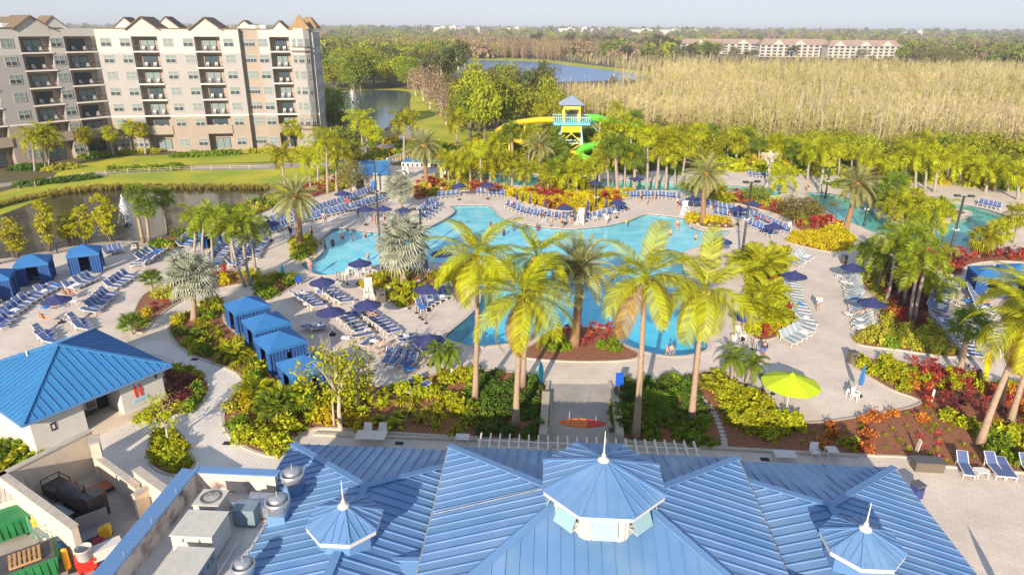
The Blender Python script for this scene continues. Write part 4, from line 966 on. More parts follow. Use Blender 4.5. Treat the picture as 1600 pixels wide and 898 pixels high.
slide([(918,184,147),(933,185,147.5),(948,189,149),(968,194,151),(990,199,152),(1005,205,150),(1004,214,147),(985,222,144),(960,226,142),(935,227,140.5),(914,231,138.5),(906,239,137),(914,248,135.5),(932,250,136),(946,244,138),(944,236,140),(930,233,141)], .8, M_grn, 'green_slide', 'lime green tube water slide looping beside the tower foot', (8, 16, 28, 40))

# ------------------------------------------------------------------ bath hut with blue roof, white trellis shelter, stone rail
ht = empty('pool_hut', G(578, 297), math.radians(4), 'small grey stucco hut with bright blue metal roof and a blue notice by its door', 'hut', None, .85)
b = MB(); b.box((0, 3, 1.6), (7.2, 6, 3.2)); b.build('wall', M_conc, ht)
cc = [Vector(p) for p in ((-3.0, -.6, 3.2), (3.9, -.6, 3.2), (3.6, 6.5, 4.6), (-2.4, 6.5, 4.6))]; b = MB(); b.bar(cc[2], cc[3], .2); rf = b.build('roof', M_roof_r, ht); roof_plane(cc, (1, 0, 0), .5, rf, M_roof_r)
b = MB(); b.box((-1.9, -.03, 1.15), (1.5, .1, 2.3)); b.build('door', M_dark, ht); b = MB(); b.box((.9, -.05, 1.3), (1.0, .12, 1.2)); b.build('notice_board', mat('notice_blue', (.03, .16, .6), .4), ht)
tl = empty('trellis_shelter', G(640, 282), math.radians(-4), 'white trellis shelter with a flat blue roof behind the silver palm', 'shelter')
b = MB(); b.box((2.5, 1.5, 3.0), (7.5, 4.0, .7)); b.build('fascia', M_white, tl); b = MB(); b.box((2.5, 1.5, 3.42), (7.2, 3.8, .15)); b.build('roof', M_roof_r, tl)
for x in (-1, 6):
    for y in (0, 3): b = MB(); b.box((x, y, 1.35), (.5, .5, 2.7)); b.build('column', M_white, tl)
for i in range(9): b = MB(); b.box((-.9+i*.85, -.52, 2.95), (.35, .08, .45)); b.build('lattice_opening', M_dark, tl)
sr = empty('stone_rail', G(605, 255), 0, 'pale stone balustrade stepping up the slope beside the road', 'railing')
p0, p1 = G(605, 258), G(658, 240); o0 = sr.location.copy()
b = MB(); b.bar(p0-o0+Vector((0, 0, 1.3)), p1-o0+Vector((0, 0, 1.3)), .3, .2); b.build('top_rail', M_slab, sr)
for i in range(15):
    q = p0.lerp(p1, i/14)-o0; b = MB(); b.box((q.x, q.y, .62), (.22, .22, 1.3)); b.build('baluster', M_slab, sr)

# ------------------------------------------------------------------ fences
def fence(pix, h, name, label, sp=2.4, m=M_rail, picket=True, z=0.0):
    pts = [G(x, y, z) for x, y in pix]; e = empty(name, pts[0], 0, label, 'fence'); o = e.location
    for a, b_ in zip(pts, pts[1:]):
        L = (b_-a).length; n_ = max(1, int(L/sp))
        for i in range(n_):
            q = a.lerp(b_, i/n_)-o; b = MB(); b.box((q.x, q.y, h/2), (.09, .09, h)); b.build('post', m, e)
        for zz in ((h-.08, .15) if picket else (h*.75, h*.4)):
            b = MB(); b.bar(a-o+Vector((0, 0, zz)), b_-o+Vector((0, 0, zz)), .045); b.build('rail', m, e)
        if picket:
            b = MB(); k_ = int(L/.16)
            for i in range(k_):
                q = a.lerp(b_, (i+.5)/k_)-o; b.box((q.x, q.y, h/2), (.02, .02, h-.15))
            o2 = b.build('picket', m, e); o2['kind'] = 'stuff'
fence([(-80,432),(0,413),(90,396),(180,382),(240,388),(345,352),(430,312)], 1.35, 'pond_fence', 'black picket fence along the pond edge of the deck', 3.0)
M_rope = mat('wood_post', (.55, .45, .32), .8)
fence([(-40,318),(30,299),(80,284),(130,276),(200,270),(300,266),(420,264)], .9, 'rope_fence', 'low pale post and rope fence along the pond lawn', 3.2, M_rope, False)
fence([(1150,262),(1240,255),(1330,258),(1400,268)], 1.6, 'back_fence', 'black picket fence behind the lazy river deck', 3.0)
# ------------------------------------------------------------------ foliage materials
L_coco = leafmat('coconut_leaf', (.345, .35, .010), .4, .12)
L_cocod = leafmat('coconut_dry_leaf', (.34, .20, .035), .3, .1)
L_fox = leafmat('foxtail_leaf', (.215, .26, .015), .4, .12)
L_date = leafmat('date_leaf', (.27, .265, .10), .4, .1)
L_fan = leafmat('fan_palm_leaf', (.32, .325, .009), .45, .28)
L_fang = leafmat('green_fan_leaf', (.14, .20, .016), .4, .14)
L_silver = leafmat('silver_leaf', (.27, .285, .215), .3, .08, .15)
L_areca = leafmat('areca_leaf', (.31, .31, .012), .4, .12)
L_lime = leafmat('lime_shrub_leaf', (.33, .34, .012), .42, .16)
L_pale = leafmat('variegated_leaf', (.38, .36, .035), .45, .16)
L_green = leafmat('green_shrub_leaf', (.17, .24, .014), .45, .18)
L_dark = leafmat('dark_shrub_leaf', (.085, .145, .016), .45, .2)
L_gold = leafmat('golden_shrub_leaf', (.44, .35, .012), .42, .16)
L_red = leafmat('red_ti_leaf', (.40, .05, .04), .5, .2)
L_plum = leafmat('plum_ti_leaf', (.19, .04, .045), .5, .25)
L_orange = leafmat('orange_croton_leaf', (.45, .16, .03), .5, .2)
L_pink = leafmat('pink_bromeliad_leaf', (.55, .09, .09), .4, .15)
L_tree = leafmat('tree_leaf', (.17, .205, .018), .45, .2)
L_treel = leafmat('light_tree_leaf', (.27, .285, .016), .45, .18)
L_pine = leafmat('pine_leaf', (.085, .10, .028), .4, .2)
L_olive = leafmat('olive_tree_leaf', (.17, .155, .045), .4, .2)
L_bamboo = leafmat('bamboo_leaf', (.36, .34, .010), .4, .1)
L_bare = leafmat('bare_cypress_twig', (.235, .165, .105), .35, .15, .1)
L_swamp = leafmat('swamp_twig', (.44, .37, .19), .22, .18, .2)
L_swampg = leafmat('swamp_green_twig', (.36, .34, .10), .22, .18, .2)
def patchy(m, c2, scale):
    n = m.node_tree.nodes; l = m.node_tree.links; hs = [x for x in n if x.type == 'HUE_SAT'][0]; oi = n.new('ShaderNodeObjectInfo'); nz = n.new('ShaderNodeTexNoise'); nz.inputs['Scale'].default_value = scale; nz.inputs['Detail'].default_value = 5
    l.new(oi.outputs['Location'], nz.inputs['Vector']); mr = n.new('ShaderNodeMapRange'); mr.inputs['From Min'].default_value = .42; mr.inputs['From Max'].default_value = .62; l.new(nz.outputs['Fac'], mr.inputs['Value'])
    mx = n.new('ShaderNodeMix'); mx.data_type = 'RGBA'; mx.inputs['A'].default_value = hs.inputs['Color'].default_value; mx.inputs['B'].default_value = (*c2, 1); l.new(mr.outputs[0], mx.inputs['Factor']); l.new(mx.outputs['Result'], hs.inputs['Color'])
patchy(L_swamp, (.38, .35, .11), .018); patchy(L_swampg, (.52, .42, .26), .03)
B_palm = mat('palm_trunk', (.40, .29, .205), .9, col2=(.30, .215, .155), scale=5, bump=.3, bscale=12)
B_gray = mat('grey_palm_trunk', (.36, .32, .27), .9, col2=(.26, .23, .20), scale=4)
B_fiber = mat('fibrous_trunk', (.34, .20, .10), .95, col2=(.22, .13, .07), scale=9, bump=.6, bscale=18)
B_bark = mat('tree_bark', (.20, .155, .115), .9, col2=(.14, .11, .085), scale=4)
B_pale = mat('pale_bark', (.46, .38, .30), .9)
B_green = mat('crownshaft', (.22, .24, .06), .6)

def rotm(az, el, roll=0.0):
    return np.array(Matrix.Rotation(az, 3, 'Z') @ Matrix.Rotation(-el, 3, 'Y') @ Matrix.Rotation(roll, 3, 'X'))
def frond(L=4.0, n=30, leaf=.8, lw=.05, bend=1.2, vee=.35, droop=.5, plume=False, seed=0, start=.16):
    r = np.random.default_rng(seed); V = []; F = []
    S = np.linspace(0, 1, 40); ang = -bend*S**1.35; dx = np.cos(ang)*L/39; dz = np.sin(ang)*L/39
    X = np.concatenate([[0], np.cumsum(dx)[:-1]]); Z = np.concatenate([[0], np.cumsum(dz)[:-1]])
    for i in range(0, 39, 3):               # rachis as a thin three sided strip
        j = min(39, i+3); w0 = .05*(1-S[i])+.012; w1 = .05*(1-S[j])+.012; o = len(V)
        V += [(X[i], -w0, Z[i]), (X[i], w0, Z[i]), (X[j], w1, Z[j]), (X[j], -w1, Z[j]), (X[i], 0, Z[i]-w0), (X[j], 0, Z[j]-w1)]
        F += [(o, o+1, o+2, o+3), (o, o+3, o+5, o+4), (o+1, o+4, o+5, o+2)]
    for k in range(n):
        s = start+(1-start)*(k+.5)/n; x = np.interp(s, S, X); z = np.interp(s, S, Z); a = np.interp(s, S, ang)
        t = np.array([math.cos(a), 0, math.sin(a)]); nn = np.array([-math.sin(a), 0, math.cos(a)])
        ll = leaf*(.45+.75*math.sin(math.pi*min(1, s*.85+.1)))*(1.0 if s < .9 else .75)
        for sd_ in (-1, 1):
            up = vee if not plume else r.uniform(-.9, 1.1)
            d = np.array([0, sd_, 0])*(.85)+t*(.45+.5*s)+nn*(up+r.uniform(-.12, .12)); d /= np.linalg.norm(d)
            p0 = np.array([x, 0, z]); p1 = p0+d*ll*.55; d2 = d+np.array([0, 0, -droop*(.6+.8*r.random())]); d2 /= np.linalg.norm(d2); p2 = p1+d2*ll*.5
            o = len(V); w = t*lw
            V += [tuple(p0-w*.5), tuple(p0+w*.5), tuple(p1+w*.6), tuple(p1-w*.6), tuple(p2)]
            F += [(o, o+1, o+2, o+3), (o+3, o+2, o+4)]
    return np.array(V), F
def fan(R=1.0, pet=.8, nseg=18, spread=2.5, droop=.35, seed=0, cup=.25):
    r = np.random.default_rng(seed); V = []; F = []
    o = 0; V += [(0, -.025, 0), (0, .025, 0), (pet, .02, -.05), (pet, -.02, -.05)]; F += [(0, 1, 2, 3)]
    c = np.array([pet, 0, -.05])
    for k in range(nseg):
        a = -spread+2*spread*(k+.5)/nseg; da = spread/nseg*.8; rr = R*(1-.22*(abs(a)/spread)**2)*r.uniform(.92, 1.05)
        def pt(ang, rad, z): return tuple(c+np.array([math.cos(ang)*rad, math.sin(ang)*rad, z]))
        o = len(V); z1 = cup*.3*rr; zt = z1-droop*rr*r.uniform(.6, 1.3)
        V += [pt(a, .03, 0), pt(a-da, rr*.58, z1), pt(a, rr*.6, z1-.05), pt(a+da, rr*.58, z1), pt(a, rr, zt)]
        F += [(o, o+1, o+2), (o, o+2, o+3), (o+1, o+4, o+2), (o+2, o+4, o+3)]
    return np.array(V), F
def join(parts):
    V = []; F = []; o = 0
    for v, f in parts:
        V.append(v); F += [tuple(i+o for i in q) for q in f]; o += len(v)
    return np.concatenate(V), F
def fronds_layout(n, lo=-45, hi=82, seed=0, power=.8):
    r = random.Random(seed); out = []
    for i in range(n):
        t = (i+.5)/n; el = hi+(lo-hi)*t**power; out.append((i*2.39996+r.uniform(-.2, .2), math.radians(el+r.uniform(-7, 7)), r.uniform(-.25, .25), r.uniform(.85, 1.08)))
    return out

# ------------------------------------------------------------------ palm crowns (shared mesh data)
FM = {}
def fmesh(key, fn, m):
    if key not in FM: v, f = fn(); FM[key] = (npmesh('frond', v, f, m), v, f)
    return FM[key]
def crown_joined(kind, seed):
    key = (kind, seed)
    if key in FM: return FM[key]
    parts = []; P = PALM[kind]
    fr = [frond(**{**P['frond'], 'seed': seed*7+i}) if P['type'] == 'pinnate' else fan(**{**P['frond'], 'seed': seed*7+i}) for i in range(3)]
    for i, (az, el, roll, sc_) in enumerate(fronds_layout(P['n'], *P['range'], seed, P.get('power', .8))):
        v, f = fr[i % 3]; parts.append(((v*sc_+np.array([.06, 0, 0])) @ rotm(az, el, roll).T, f))
    v, f = join(parts); FM[key] = npmesh('crown', v, f, P['mat']); return FM[key]
PALM = {
 'coco': dict(type='pinnate', frond=dict(L=4.5, n=52, leaf=1.02, lw=.05, bend=1.5, vee=.05, droop=.8), n=21, range=(-50, 80), mat=L_coco, trunk=B_palm, r=(.24, .15)),
 'fox': dict(type='pinnate', frond=dict(L=2.7, n=44, leaf=.62, lw=.07, bend=1.75, plume=True, droop=.35), n=13, range=(-25, 78), mat=L_fox, trunk=B_gray, r=(.17, .13), shaft=.9),
 'date': dict(type='pinnate', frond=dict(L=3.3, n=40, leaf=.5, lw=.045, bend=.75, vee=.55, droop=.1), n=58, range=(-48, 84), mat=L_date, trunk=B_fiber, r=(.36, .33), power=.75),
 'fan': dict(type='fan', frond=dict(R=1.05, pet=.9, nseg=16, spread=2.2, droop=.55), n=34, range=(-70, 80), mat=L_fan, trunk=B_gray, r=(.2, .17)),
 'gfan': dict(type='fan', frond=dict(R=1.15, pet=1.0, nseg=16, spread=2.2, droop=.45), n=28, range=(-40, 80), mat=L_fang, trunk=B_palm, r=(.24, .2)),
 'silver': dict(type='fan', frond=dict(R=1.7, pet=1.3, nseg=24, spread=2.5, droop=.3, cup=.5), n=42, range=(-55, 82), mat=L_silver, trunk=B_palm, r=(.27, .24)),
 'pygmy': dict(type='pinnate', frond=dict(L=1.35, n=26, leaf=.28, lw=.035, bend=1.5, vee=.2, droop=.3), n=24, range=(-35, 78), mat=L_fang, trunk=B_palm, r=(.11, .1)),
 'royal': dict(type='pinnate', frond=dict(L=3.4, n=40, leaf=.8, lw=.075, bend=1.5, plume=True, droop=.5), n=15, range=(-35, 80), mat=L_fan, trunk=B_gray, r=(.22, .17), shaft=1.1),
 'lowfan': dict(type='fan', frond=dict(R=.8, pet=.7, nseg=14, spread=2.2, droop=.3), n=26, range=(-5, 80), mat=L_fang, trunk=B_palm, r=(.12, .1)),
}
def palm(kind, base_px, crown_px, label, size=1.0, seed=0, group=None, split=False, name=None, z0=0.0):
    P = PALM[kind]; b = G(*base_px, z0); t = at(crown_px[0], crown_px[1], b.y); h = max(.8, t.z); dx = t.x-b.x
    e = empty(name or {'coco': 'coconut_palm', 'fox': 'foxtail_palm', 'date': 'date_palm', 'fan': 'sabal_palm', 'gfan': 'fan_palm', 'silver': 'silver_palm', 'pygmy': 'dwarf_date_palm', 'royal': 'royal_palm', 'lowfan': 'low_fan_palm'}[kind], b, 0, label, 'palm', group or 'palms around the resort')
    r0, r1 = P['r'][0]*size, P['r'][1]*size; m = MB(); N = 9; rg = random.Random(seed+sum(map(ord, kind)))
    hs = h-(P.get('shaft', 0)*size); bow = rg.uniform(-.03, .03)*h
    pts = []; rs = []
    for i in range(N):
        s = i/(N-1); pts.append((dx*(s**1.25)*hs/h+bow*math.sin(math.pi*s), bow*.5*math.sin(math.pi*s), s*hs-.05)); rs.append((r0+(r1-r0)*min(1, s*1.2))*(1.45 if i == 0 else 1.12 if i == 1 else 1))
    m.tube(pts, rs, 10); m.build('trunk', P['trunk'], e, smooth=True)
    if P.get('shaft'):
        m = MB(); m.tube([pts[-1], (dx, 0, h)], [r1*1.15, r1*.7], 10); m.build('crownshaft', B_green, e, smooth=True)
    if kind == 'date':
        m = MB(); m.lathe([(r1*1.0, -.9), (r1*1.7, -.45), (r1*1.9, 0), (r1*1.2, .35)], (dx, 0, h), 10); m.build('boot', mat('orange_boot', (.42, .22, .05), .9, col2=(.3, .16, .05), scale=8), e)
    rz = rg.uniform(0, 6.28)
    if not split:
        obj('crown', crown_joined(kind, seed % 3), e, loc=(dx, 0, h), rz=rz, scale=size*rg.uniform(.94, 1.06))
    else:
        variants = []
        for i in range(3):
            kf = dict(P['frond']); kf['seed'] = i
            if P['type'] == 'pinnate': kf['bend'] = P['frond']['bend']*(.75, 1.0, 1.25)[i]
            variants.append(fmesh((kind, 'fr', i), lambda: frond(**kf) if P['type'] == 'pinnate' else fan(**kf), P['mat'])[0])
        lay = fronds_layout(P['n']+(seed*5) % 6-2, P['range'][0]+(seed*17) % 24-8, P['range'][1], seed, P.get('power', .8))
        for i, (az, el, roll, sc_) in enumerate(lay):
            mi = 0 if i < len(lay)*.3 else 1 if i < len(lay)*.7 else 2
            o = obj('frond', variants[mi], e, loc=(dx, 0, h), rot=(roll, -el, az+rz), scale=size*sc_)
            if kind == 'coco' and i > len(lay)*(.92 if seed % 2 else .82):
                dm = fmesh(('coco', 'dry'), lambda: frond(**{**P['frond'], 'seed': 9, 'droop': 1.2}), L_cocod)[0]; o.data = dm
        if kind == 'coco':
            for i in range(7):
                a = rz+i*.9; q = MB(); q.lathe([(0, -.14), (.1, -.08), (.12, .02), (.07, .13), (0, .16)], (dx+.28*math.cos(a), .28*math.sin(a), h-.25), 8, cap=False); q.build('coconut', mat('coconut_husk', (.36, .25, .03), .6), e, smooth=True)
    return e

# ------------------------------------------------------------------ broadleaf crowns and shrubs as clouds of leaf faces
def leaves(C_, N_, size, r, aspect=1.7, upbias=.35):
    n = len(C_); d = r.normal(size=(n, 3)); d[:, 2] = np.abs(d[:, 2])*upbias+d[:, 2]*.3; d += N_*.6
    d /= np.linalg.norm(d, axis=1)[:, None]+1e-9
    u = np.cross(d, r.normal(size=(n, 3))); u /= np.linalg.norm(u, axis=1)[:, None]+1e-9; v = np.cross(d, u)
    s = size*r.uniform(.6, 1.3, n)[:, None]
    V = np.stack([C_-u*s*.5*aspect, C_+v*s*.38-u*s*.05, C_+u*s*.5*aspect-d*s*.12, C_-v*s*.38-u*s*.05], 1).reshape(-1, 3)
    F = np.arange(4*n).reshape(-1, 4); return V, F
def cloud(seed, nc, nl, rad, size, shell=.55, clump=.22, hemi=False, cone=0.0):
    r = np.random.default_rng(seed); d = r.normal(size=(nc, 3)); d /= np.linalg.norm(d, axis=1)[:, None]
    if hemi: d[:, 2] = np.abs(d[:, 2])
    k = shell+(1-shell)*r.random(nc)**.6; c = d*k[:, None]*np.array(rad)
    if cone: 
        f = 1-cone*(c[:, 2]/rad[2]*.5+.5); c[:, 0] *= f; c[:, 1] *= f
    c *= r.uniform(.8, 1.15, (nc, 1))
    P_ = np.repeat(c, nl, 0)+r.normal(size=(nc*nl, 3))*clump*np.mean(rad)*r.uniform(.6, 1.3, (nc, 1)).repeat(nl, 0)
    N_ = np.repeat(d, nl, 0); return leaves(P_, N_, size, r)
TREEM = {}
def tree_mesh(kind, i):
    k = (kind, i)
    if k in TREEM: return TREEM[k]
    D = {'round': lambda: (cloud(50+i, 46, 42, (1, 1, .85), .105), L_tree), 'light': lambda: (cloud(80+i, 46, 42, (1, 1, .9), .11), L_treel), 'pine': lambda: (cloud(110+i, 24, 40, (.9, .9, .75), .11, .4, .17), L_pine),
         'olive': lambda: (cloud(140+i, 40, 40, (1, 1, .9), .10), L_olive), 'tall': lambda: (cloud(170+i, 50, 36, (.62, .62, 1.25), .10, .45, .16, cone=.45), L_tree), 'bare': lambda: (cloud(200+i, 44, 30, (.6, .6, 1.2), .06, .2, .2, cone=.55), L_bare),
         'bamboo': lambda: (cloud(230+i, 70, 36, (.45, .45, 1.3), .075, .3, .10, cone=-.25), L_bamboo), 'acacia': lambda: (cloud(260+i, 26, 34, (1, 1, .8), .085, .3, .16), L_lime)}
    (V, F), m = D[kind](); TREEM[k] = npmesh('crown', V, F, m); return TREEM[k]
def tree(kind, px, h, w, label, group='trees beyond the pools', seed=0, name=None, trunk_h=None, zb=-.12, bark=None):
    b = G(*px, zb) if not isinstance(px, Vector) else px; rg = random.Random(seed)
    e = empty(name or {'round': 'broadleaf_tree', 'light': 'lime_leaved_tree', 'pine': 'pine_tree', 'olive': 'olive_green_tree', 'tall': 'slender_tree', 'bare': 'bare_cypress_tree', 'bamboo': 'bamboo_clump', 'acacia': 'feathery_tree'}[kind], b, rg.uniform(0, 6.28), label, 'tree' if kind != 'bamboo' else 'bamboo', group)
    th = h*({'pine': .62, 'bare': .12, 'tall': .4, 'bamboo': .12}.get(kind, .42)) if trunk_h is None else trunk_h
    m = MB(); r0 = max(.07, h*.022); lean = rg.uniform(-.04, .04)*h
    m.tube([(0, 0, -.05), (lean*.3, 0, th*.5), (lean*.6, .02*h, th), (lean, 0, h*.85)], [r0*1.4, r0, r0*.75, r0*.2], 7)
    for i in range(5 if kind != 'bamboo' else 9):
        a = i*2.4+rg.random(); z = th*rg.uniform(.7, 1.25); q = w*.32
        if kind == 'bamboo': m.tube([(math.cos(a)*.3, math.sin(a)*.3, 0), (math.cos(a)*w*.3, math.sin(a)*w*.3, h*.85)], [.05, .02], 5)
        else: m.tube([(lean*.5, 0, z), (lean*.5+math.cos(a)*q*.5, math.sin(a)*q*.5, z+(h-z)*.4), (lean*.5+math.cos(a)*q, math.sin(a)*q, z+(h-z)*.65)], [r0*.5, r0*.32, r0*.1], 5)
    m.build('trunk', bark or (B_pale if kind in ('pine', 'bare', 'acacia') else B_bark), e)
    c0 = th*.75; o = obj('crown', tree_mesh(kind, seed % 3), e, loc=(lean*.7, 0, (h+c0)/2), scale=(w/2/(.9 if kind == 'pine' else .62 if kind in ('tall', 'bare') else .55 if kind == 'bamboo' else 1.0), w/2/(.9 if kind == 'pine' else .62 if kind in ('tall', 'bare') else .55 if kind == 'bamboo' else 1.0), (h-c0)/2/(1.25 if kind in ('tall', 'bare', 'bamboo') else .85)*.92))
    return e

SHM = {}
def rosette(seed, n, L, w, el0, el1, droop, stems=1):
    r = np.random.default_rng(seed); V = []; F = []
    for s_ in range(stems):
        bx, by, bz = (r.normal()*.22*(stems > 1), r.normal()*.22*(stems > 1), (r.uniform(.2, .9) if stems > 1 else 0))
        for i in range(n):
            az = i*2.4+r.uniform(-.3, .3); el = math.radians(r.uniform(el0, el1)); l = L*r.uniform(.7, 1.15)
            d = np.array([math.cos(az)*math.cos(el), math.sin(az)*math.cos(el), math.sin(el)]); sd_ = np.array([-math.sin(az), math.cos(az), 0])*w
            p0 = np.array([bx, by, bz]); p1 = p0+d*l*.5; p2 = p0+d*l+np.array([0, 0, -droop*l]); o = len(V)
            V += [tuple(p0-sd_*.4), tuple(p0+sd_*.4), tuple(p1+sd_), tuple(p1-sd_), tuple(p2)]; F += [(o, o+1, o+2, o+3), (o+3, o+2, o+4)]
        if stems > 1:
            o = len(V); V += [(bx-.02, by, 0), (bx+.02, by, 0), (bx, by, bz+.05)]; F += [(o, o+1, o+2)]
    return np.array(V), F
def shrub_mesh(kind, i):
    k = (kind, i)
    if k in SHM: return SHM[k]
    S = {'lime': lambda: (cloud(300+i, 34, 14, (.75, .75, .8), .19, .72, .15, True), L_lime), 'pale': lambda: (cloud(310+i, 30, 13, (.75, .75, .75), .14, .6, .17, True), L_pale), 'green': lambda: (cloud(330+i, 36, 15, (.75, .75, .75), .165, .72, .15, True), L_green),
         'dark': lambda: (cloud(360+i, 36, 15, (.75, .75, .7), .155, .72, .15, True), L_dark), 'gold': lambda: (cloud(390+i, 34, 14, (.75, .75, .75), .18, .72, .15, True), L_gold),
         'croton': lambda: (cloud(420+i, 22, 12, (.6, .6, .7), .17, .5, .2, True), L_orange), 'ti': lambda: (rosette(450+i, 9, .5, .055, 15, 80, .25, 9), L_red), 'plum': lambda: (rosette(480+i, 9, .5, .055, 15, 80, .25, 9), L_plum),
         'brom': lambda: (rosette(510+i, 22, .55, .05, 15, 70, .2), L_pink), 'philo': lambda: (rosette(540+i, 26, 1.0, .17, 15, 80, .35), L_lime), 'fern': lambda: (rosette(570+i, 44, 1.0, .05, 15, 80, .45), L_areca), 'tuft': lambda: (rosette(600+i, 46, .6, .02, 30, 85, .3), L_lime)}
    (V, F), m = S[kind](); SHM[k] = npmesh('foliage', V, F, m); return SHM[k]
SHN = {'lime': ('lime_shrub', 'lime green leafy shrub'), 'pale': ('variegated_shrub', 'pale variegated shrub'), 'green': ('green_shrub', 'mid green leafy shrub'), 'dark': ('dark_shrub', 'dark green dense shrub'), 'gold': ('golden_shrub', 'golden yellow leafy shrub'), 'croton': ('croton_bush', 'orange and rust croton bush'),
       'ti': ('red_ti_plant', 'red leaved ti plant'), 'plum': ('plum_ti_plant', 'dark plum leaved ti plant'), 'brom': ('pink_bromeliad', 'pink bromeliad rosette'), 'philo': ('big_leaf_plant', 'broad leaved lime green plant'), 'fern': ('feathery_palm_shrub', 'feathery arching yellow green shrub'), 'tuft': ('grass_tuft', 'spiky yellow green grass tuft')}
STEM_M = None
SHCOUNT = {}
def shrub(kind, p, s, where, group, sz=None):
    global STEM_M
    if STEM_M is None:
        m = MB()
        for a in range(4): m.tube([(0, 0, -.03), (.18*math.cos(a*1.6), .18*math.sin(a*1.6), .4)], [.03, .012], 5)
        STEM_M = m.mesh('stem', B_bark)
    nm, lb = SHN[kind]; i = random.randrange(3); SHCOUNT[kind] = SHCOUNT.get(kind, 0)+1
    e = obj(nm, shrub_mesh(kind, i), None, p, random.uniform(0, 6.28), None, (s, s, s*(sz or random.uniform(.8, 1.1))), lb+' '+where, 'shrub', lb+' '+where)
    return e
def fill(bedkey, where, mix, spacing, smin=.8, smax=1.25, region=None, avoid=(), ztop=.07, maxn=400, edge=.35):
    poly = BEDW[bedkey] if isinstance(bedkey, str) else bedkey; reg = ccw(gpoly(region, 1)) if region else None
    xs = [p[0] for p in poly]; ys = [p[1] for p in poly]; pts = []; tries = 0
    inner = offset_poly(poly, -edge); kinds = [k for k, w in mix for _ in range(w)]
    patch = random.Random(sum(map(ord, where)))
    while tries < 2600 and len(pts) < maxn:
        tries += 1; p = (random.uniform(min(xs), max(xs)), random.uniform(min(ys), max(ys)))
        if not inside(p, inner) or (reg and not inside(p, reg)): continue
        if any((p[0]-q[0])**2+(p[1]-q[1])**2 < (spacing*random.uniform(.8, 1.1))**2 for q in pts): continue
        if any((p[0]-q.x)**2+(p[1]-q.y)**2 < r*r for q, r in avoid): continue
        pts.append(p)
        # plants of a kind stand together
        f = math.sin(p[0]*.55+1.3)+math.sin(p[1]*.6+p[0]*.25)+random.uniform(-.55, .55); kind = kinds[int((f+2.4)/4.8*len(kinds)) % len(kinds)]
        shrub(kind, (p[0], p[1], ztop), random.uniform(smin, smax)*spacing*.95, where, None)
    return pts

MARKS = [(900,240,'by the slide tower foot'),(840,225,'before the yellow slide'),(760,275,'by the far river start'),(700,285,'by the red leaved bed'),(660,285,'by the trellis shelter'),(930,300,'behind the far pool edge'),(1000,295,'by the thicket lamp post'),(1060,290,'behind the far lounger row'),(1100,345,'near the round palm island'),(1200,292,'by the frangipani tree'),(1265,300,'by the river lamp post'),(1340,360,'by the riverside date palm'),(1400,345,'on the river island'),(1450,300,'behind the river island'),(1540,310,'beyond the river bend'),(1600,300,'at the far end of the river'),(1160,255,'by the back fence'),(1300,262,'behind the river deck fence'),(980,205,'behind the green slide'),(846,205,'behind the slide tower'),(730,200,'on the lagoon bank'),(800,190,'between lagoon and lake'),(530,140,'by the round tree at the lagoon'),(610,135,'by the lagoon bridge'),(580,110,'deep in the wood'),(680,120,'by the lake shore'),(1130,240,'where the swamp meets the fence'),(1230,240,'between swamp and river deck'),(1380,250,'behind the shaded river loungers'),(1500,262,'beside the swamp edge'),(1620,270,'in the corner by the swamp'),(1100,90,'before the half hidden block'),(1240,90,'before the white gabled block'),(1340,92,'before the end block'),(1470,95,'before the low orange building'),(960,90,'at the swamp and lake corner')]
def mark(x, y): return min(MARKS, key=lambda q: (q[0]-x)**2+(2.2*(q[1]-y))**2)[2]
# ------------------------------------------------------------------ palms of the photograph
NEAR = 'coconut palms by the pool front'
palm('coco', (742, 628), (745, 398), 'tall coconut palm with yellow green fronds rising from the hedge left of the entry walk', .92, 1, NEAR, True)
palm('coco', (806, 671), (818, 462), 'coconut palm with its trunk beside the low wall of the entry walk', .98, 2, NEAR, True)
palm('coco', (817, 604), (838, 400), 'coconut palm whose crown overlaps the pool behind the entry walk', .85, 3, NEAR, True)
palm('coco', (993, 685), (1008, 432), 'coconut palm with a bowed trunk beside the blue sign board', 1.0, 4, NEAR, True)
palm('coco', (1080, 658), (1102, 452), 'coconut palm with a straight trunk beside the stepping stones', 1.0, 5, NEAR, True)
palm('date', (897, 541), (906, 418), 'date palm standing in the mulch planter at the pool front', 1.05, 1, None, True)
palm('coco', (1530, 696), (1612, 495), 'leaning coconut palm with a thick pale trunk in the mulch near the blue loungers', 1.0, 6, NEAR, True)
palm('coco', (1577, 664), (1640, 480), 'leaning coconut palm growing behind a larger leaning trunk', .9, 7, NEAR, True)
palm('coco', (1560, 640), (1606, 455), 'coconut palm with drooping fronds over the lounger terrace', .8, 8, NEAR, True)
palm('gfan', (1498, 588), (1515, 508), 'dark green fan palm among striped blue loungers', .95, 0)
for i, (b, c) in enumerate((((1370,452),(1385,398)), ((1383,478),(1402,372)), ((1421,505),(1434,418)), ((1428,506),(1452,395)), ((1402,465),(1437,360)), ((1355,440),(1366,398)), ((1412,480),(1425,372)), ((1440,470),(1470,440)), ((1395,450),(1415,408)))):
    palm('fox', b, c, 'slim grey trunked foxtail palm in the cluster above the plum plants', 1.0, i, 'foxtail palm cluster')
palm('date', (1320, 363), (1340, 288), 'grey green date palm with a thick orange trunk beside the lazy river', 1.05, 1)
palm('date', (1098, 347), (1103, 272), 'date palm on the small round island at the shallow pool end', 1.0, 2)
palm('date', (667, 290), (662, 228), 'date palm behind the white trellis shelter', 1.0, 0)
palm('date', (469, 384), (461, 308), 'date palm in the ringed planter at the pool corner', 1.08, 1)
palm('date', (845, 285), (843, 228), 'date palm in front of the yellow slide', .95, 2)
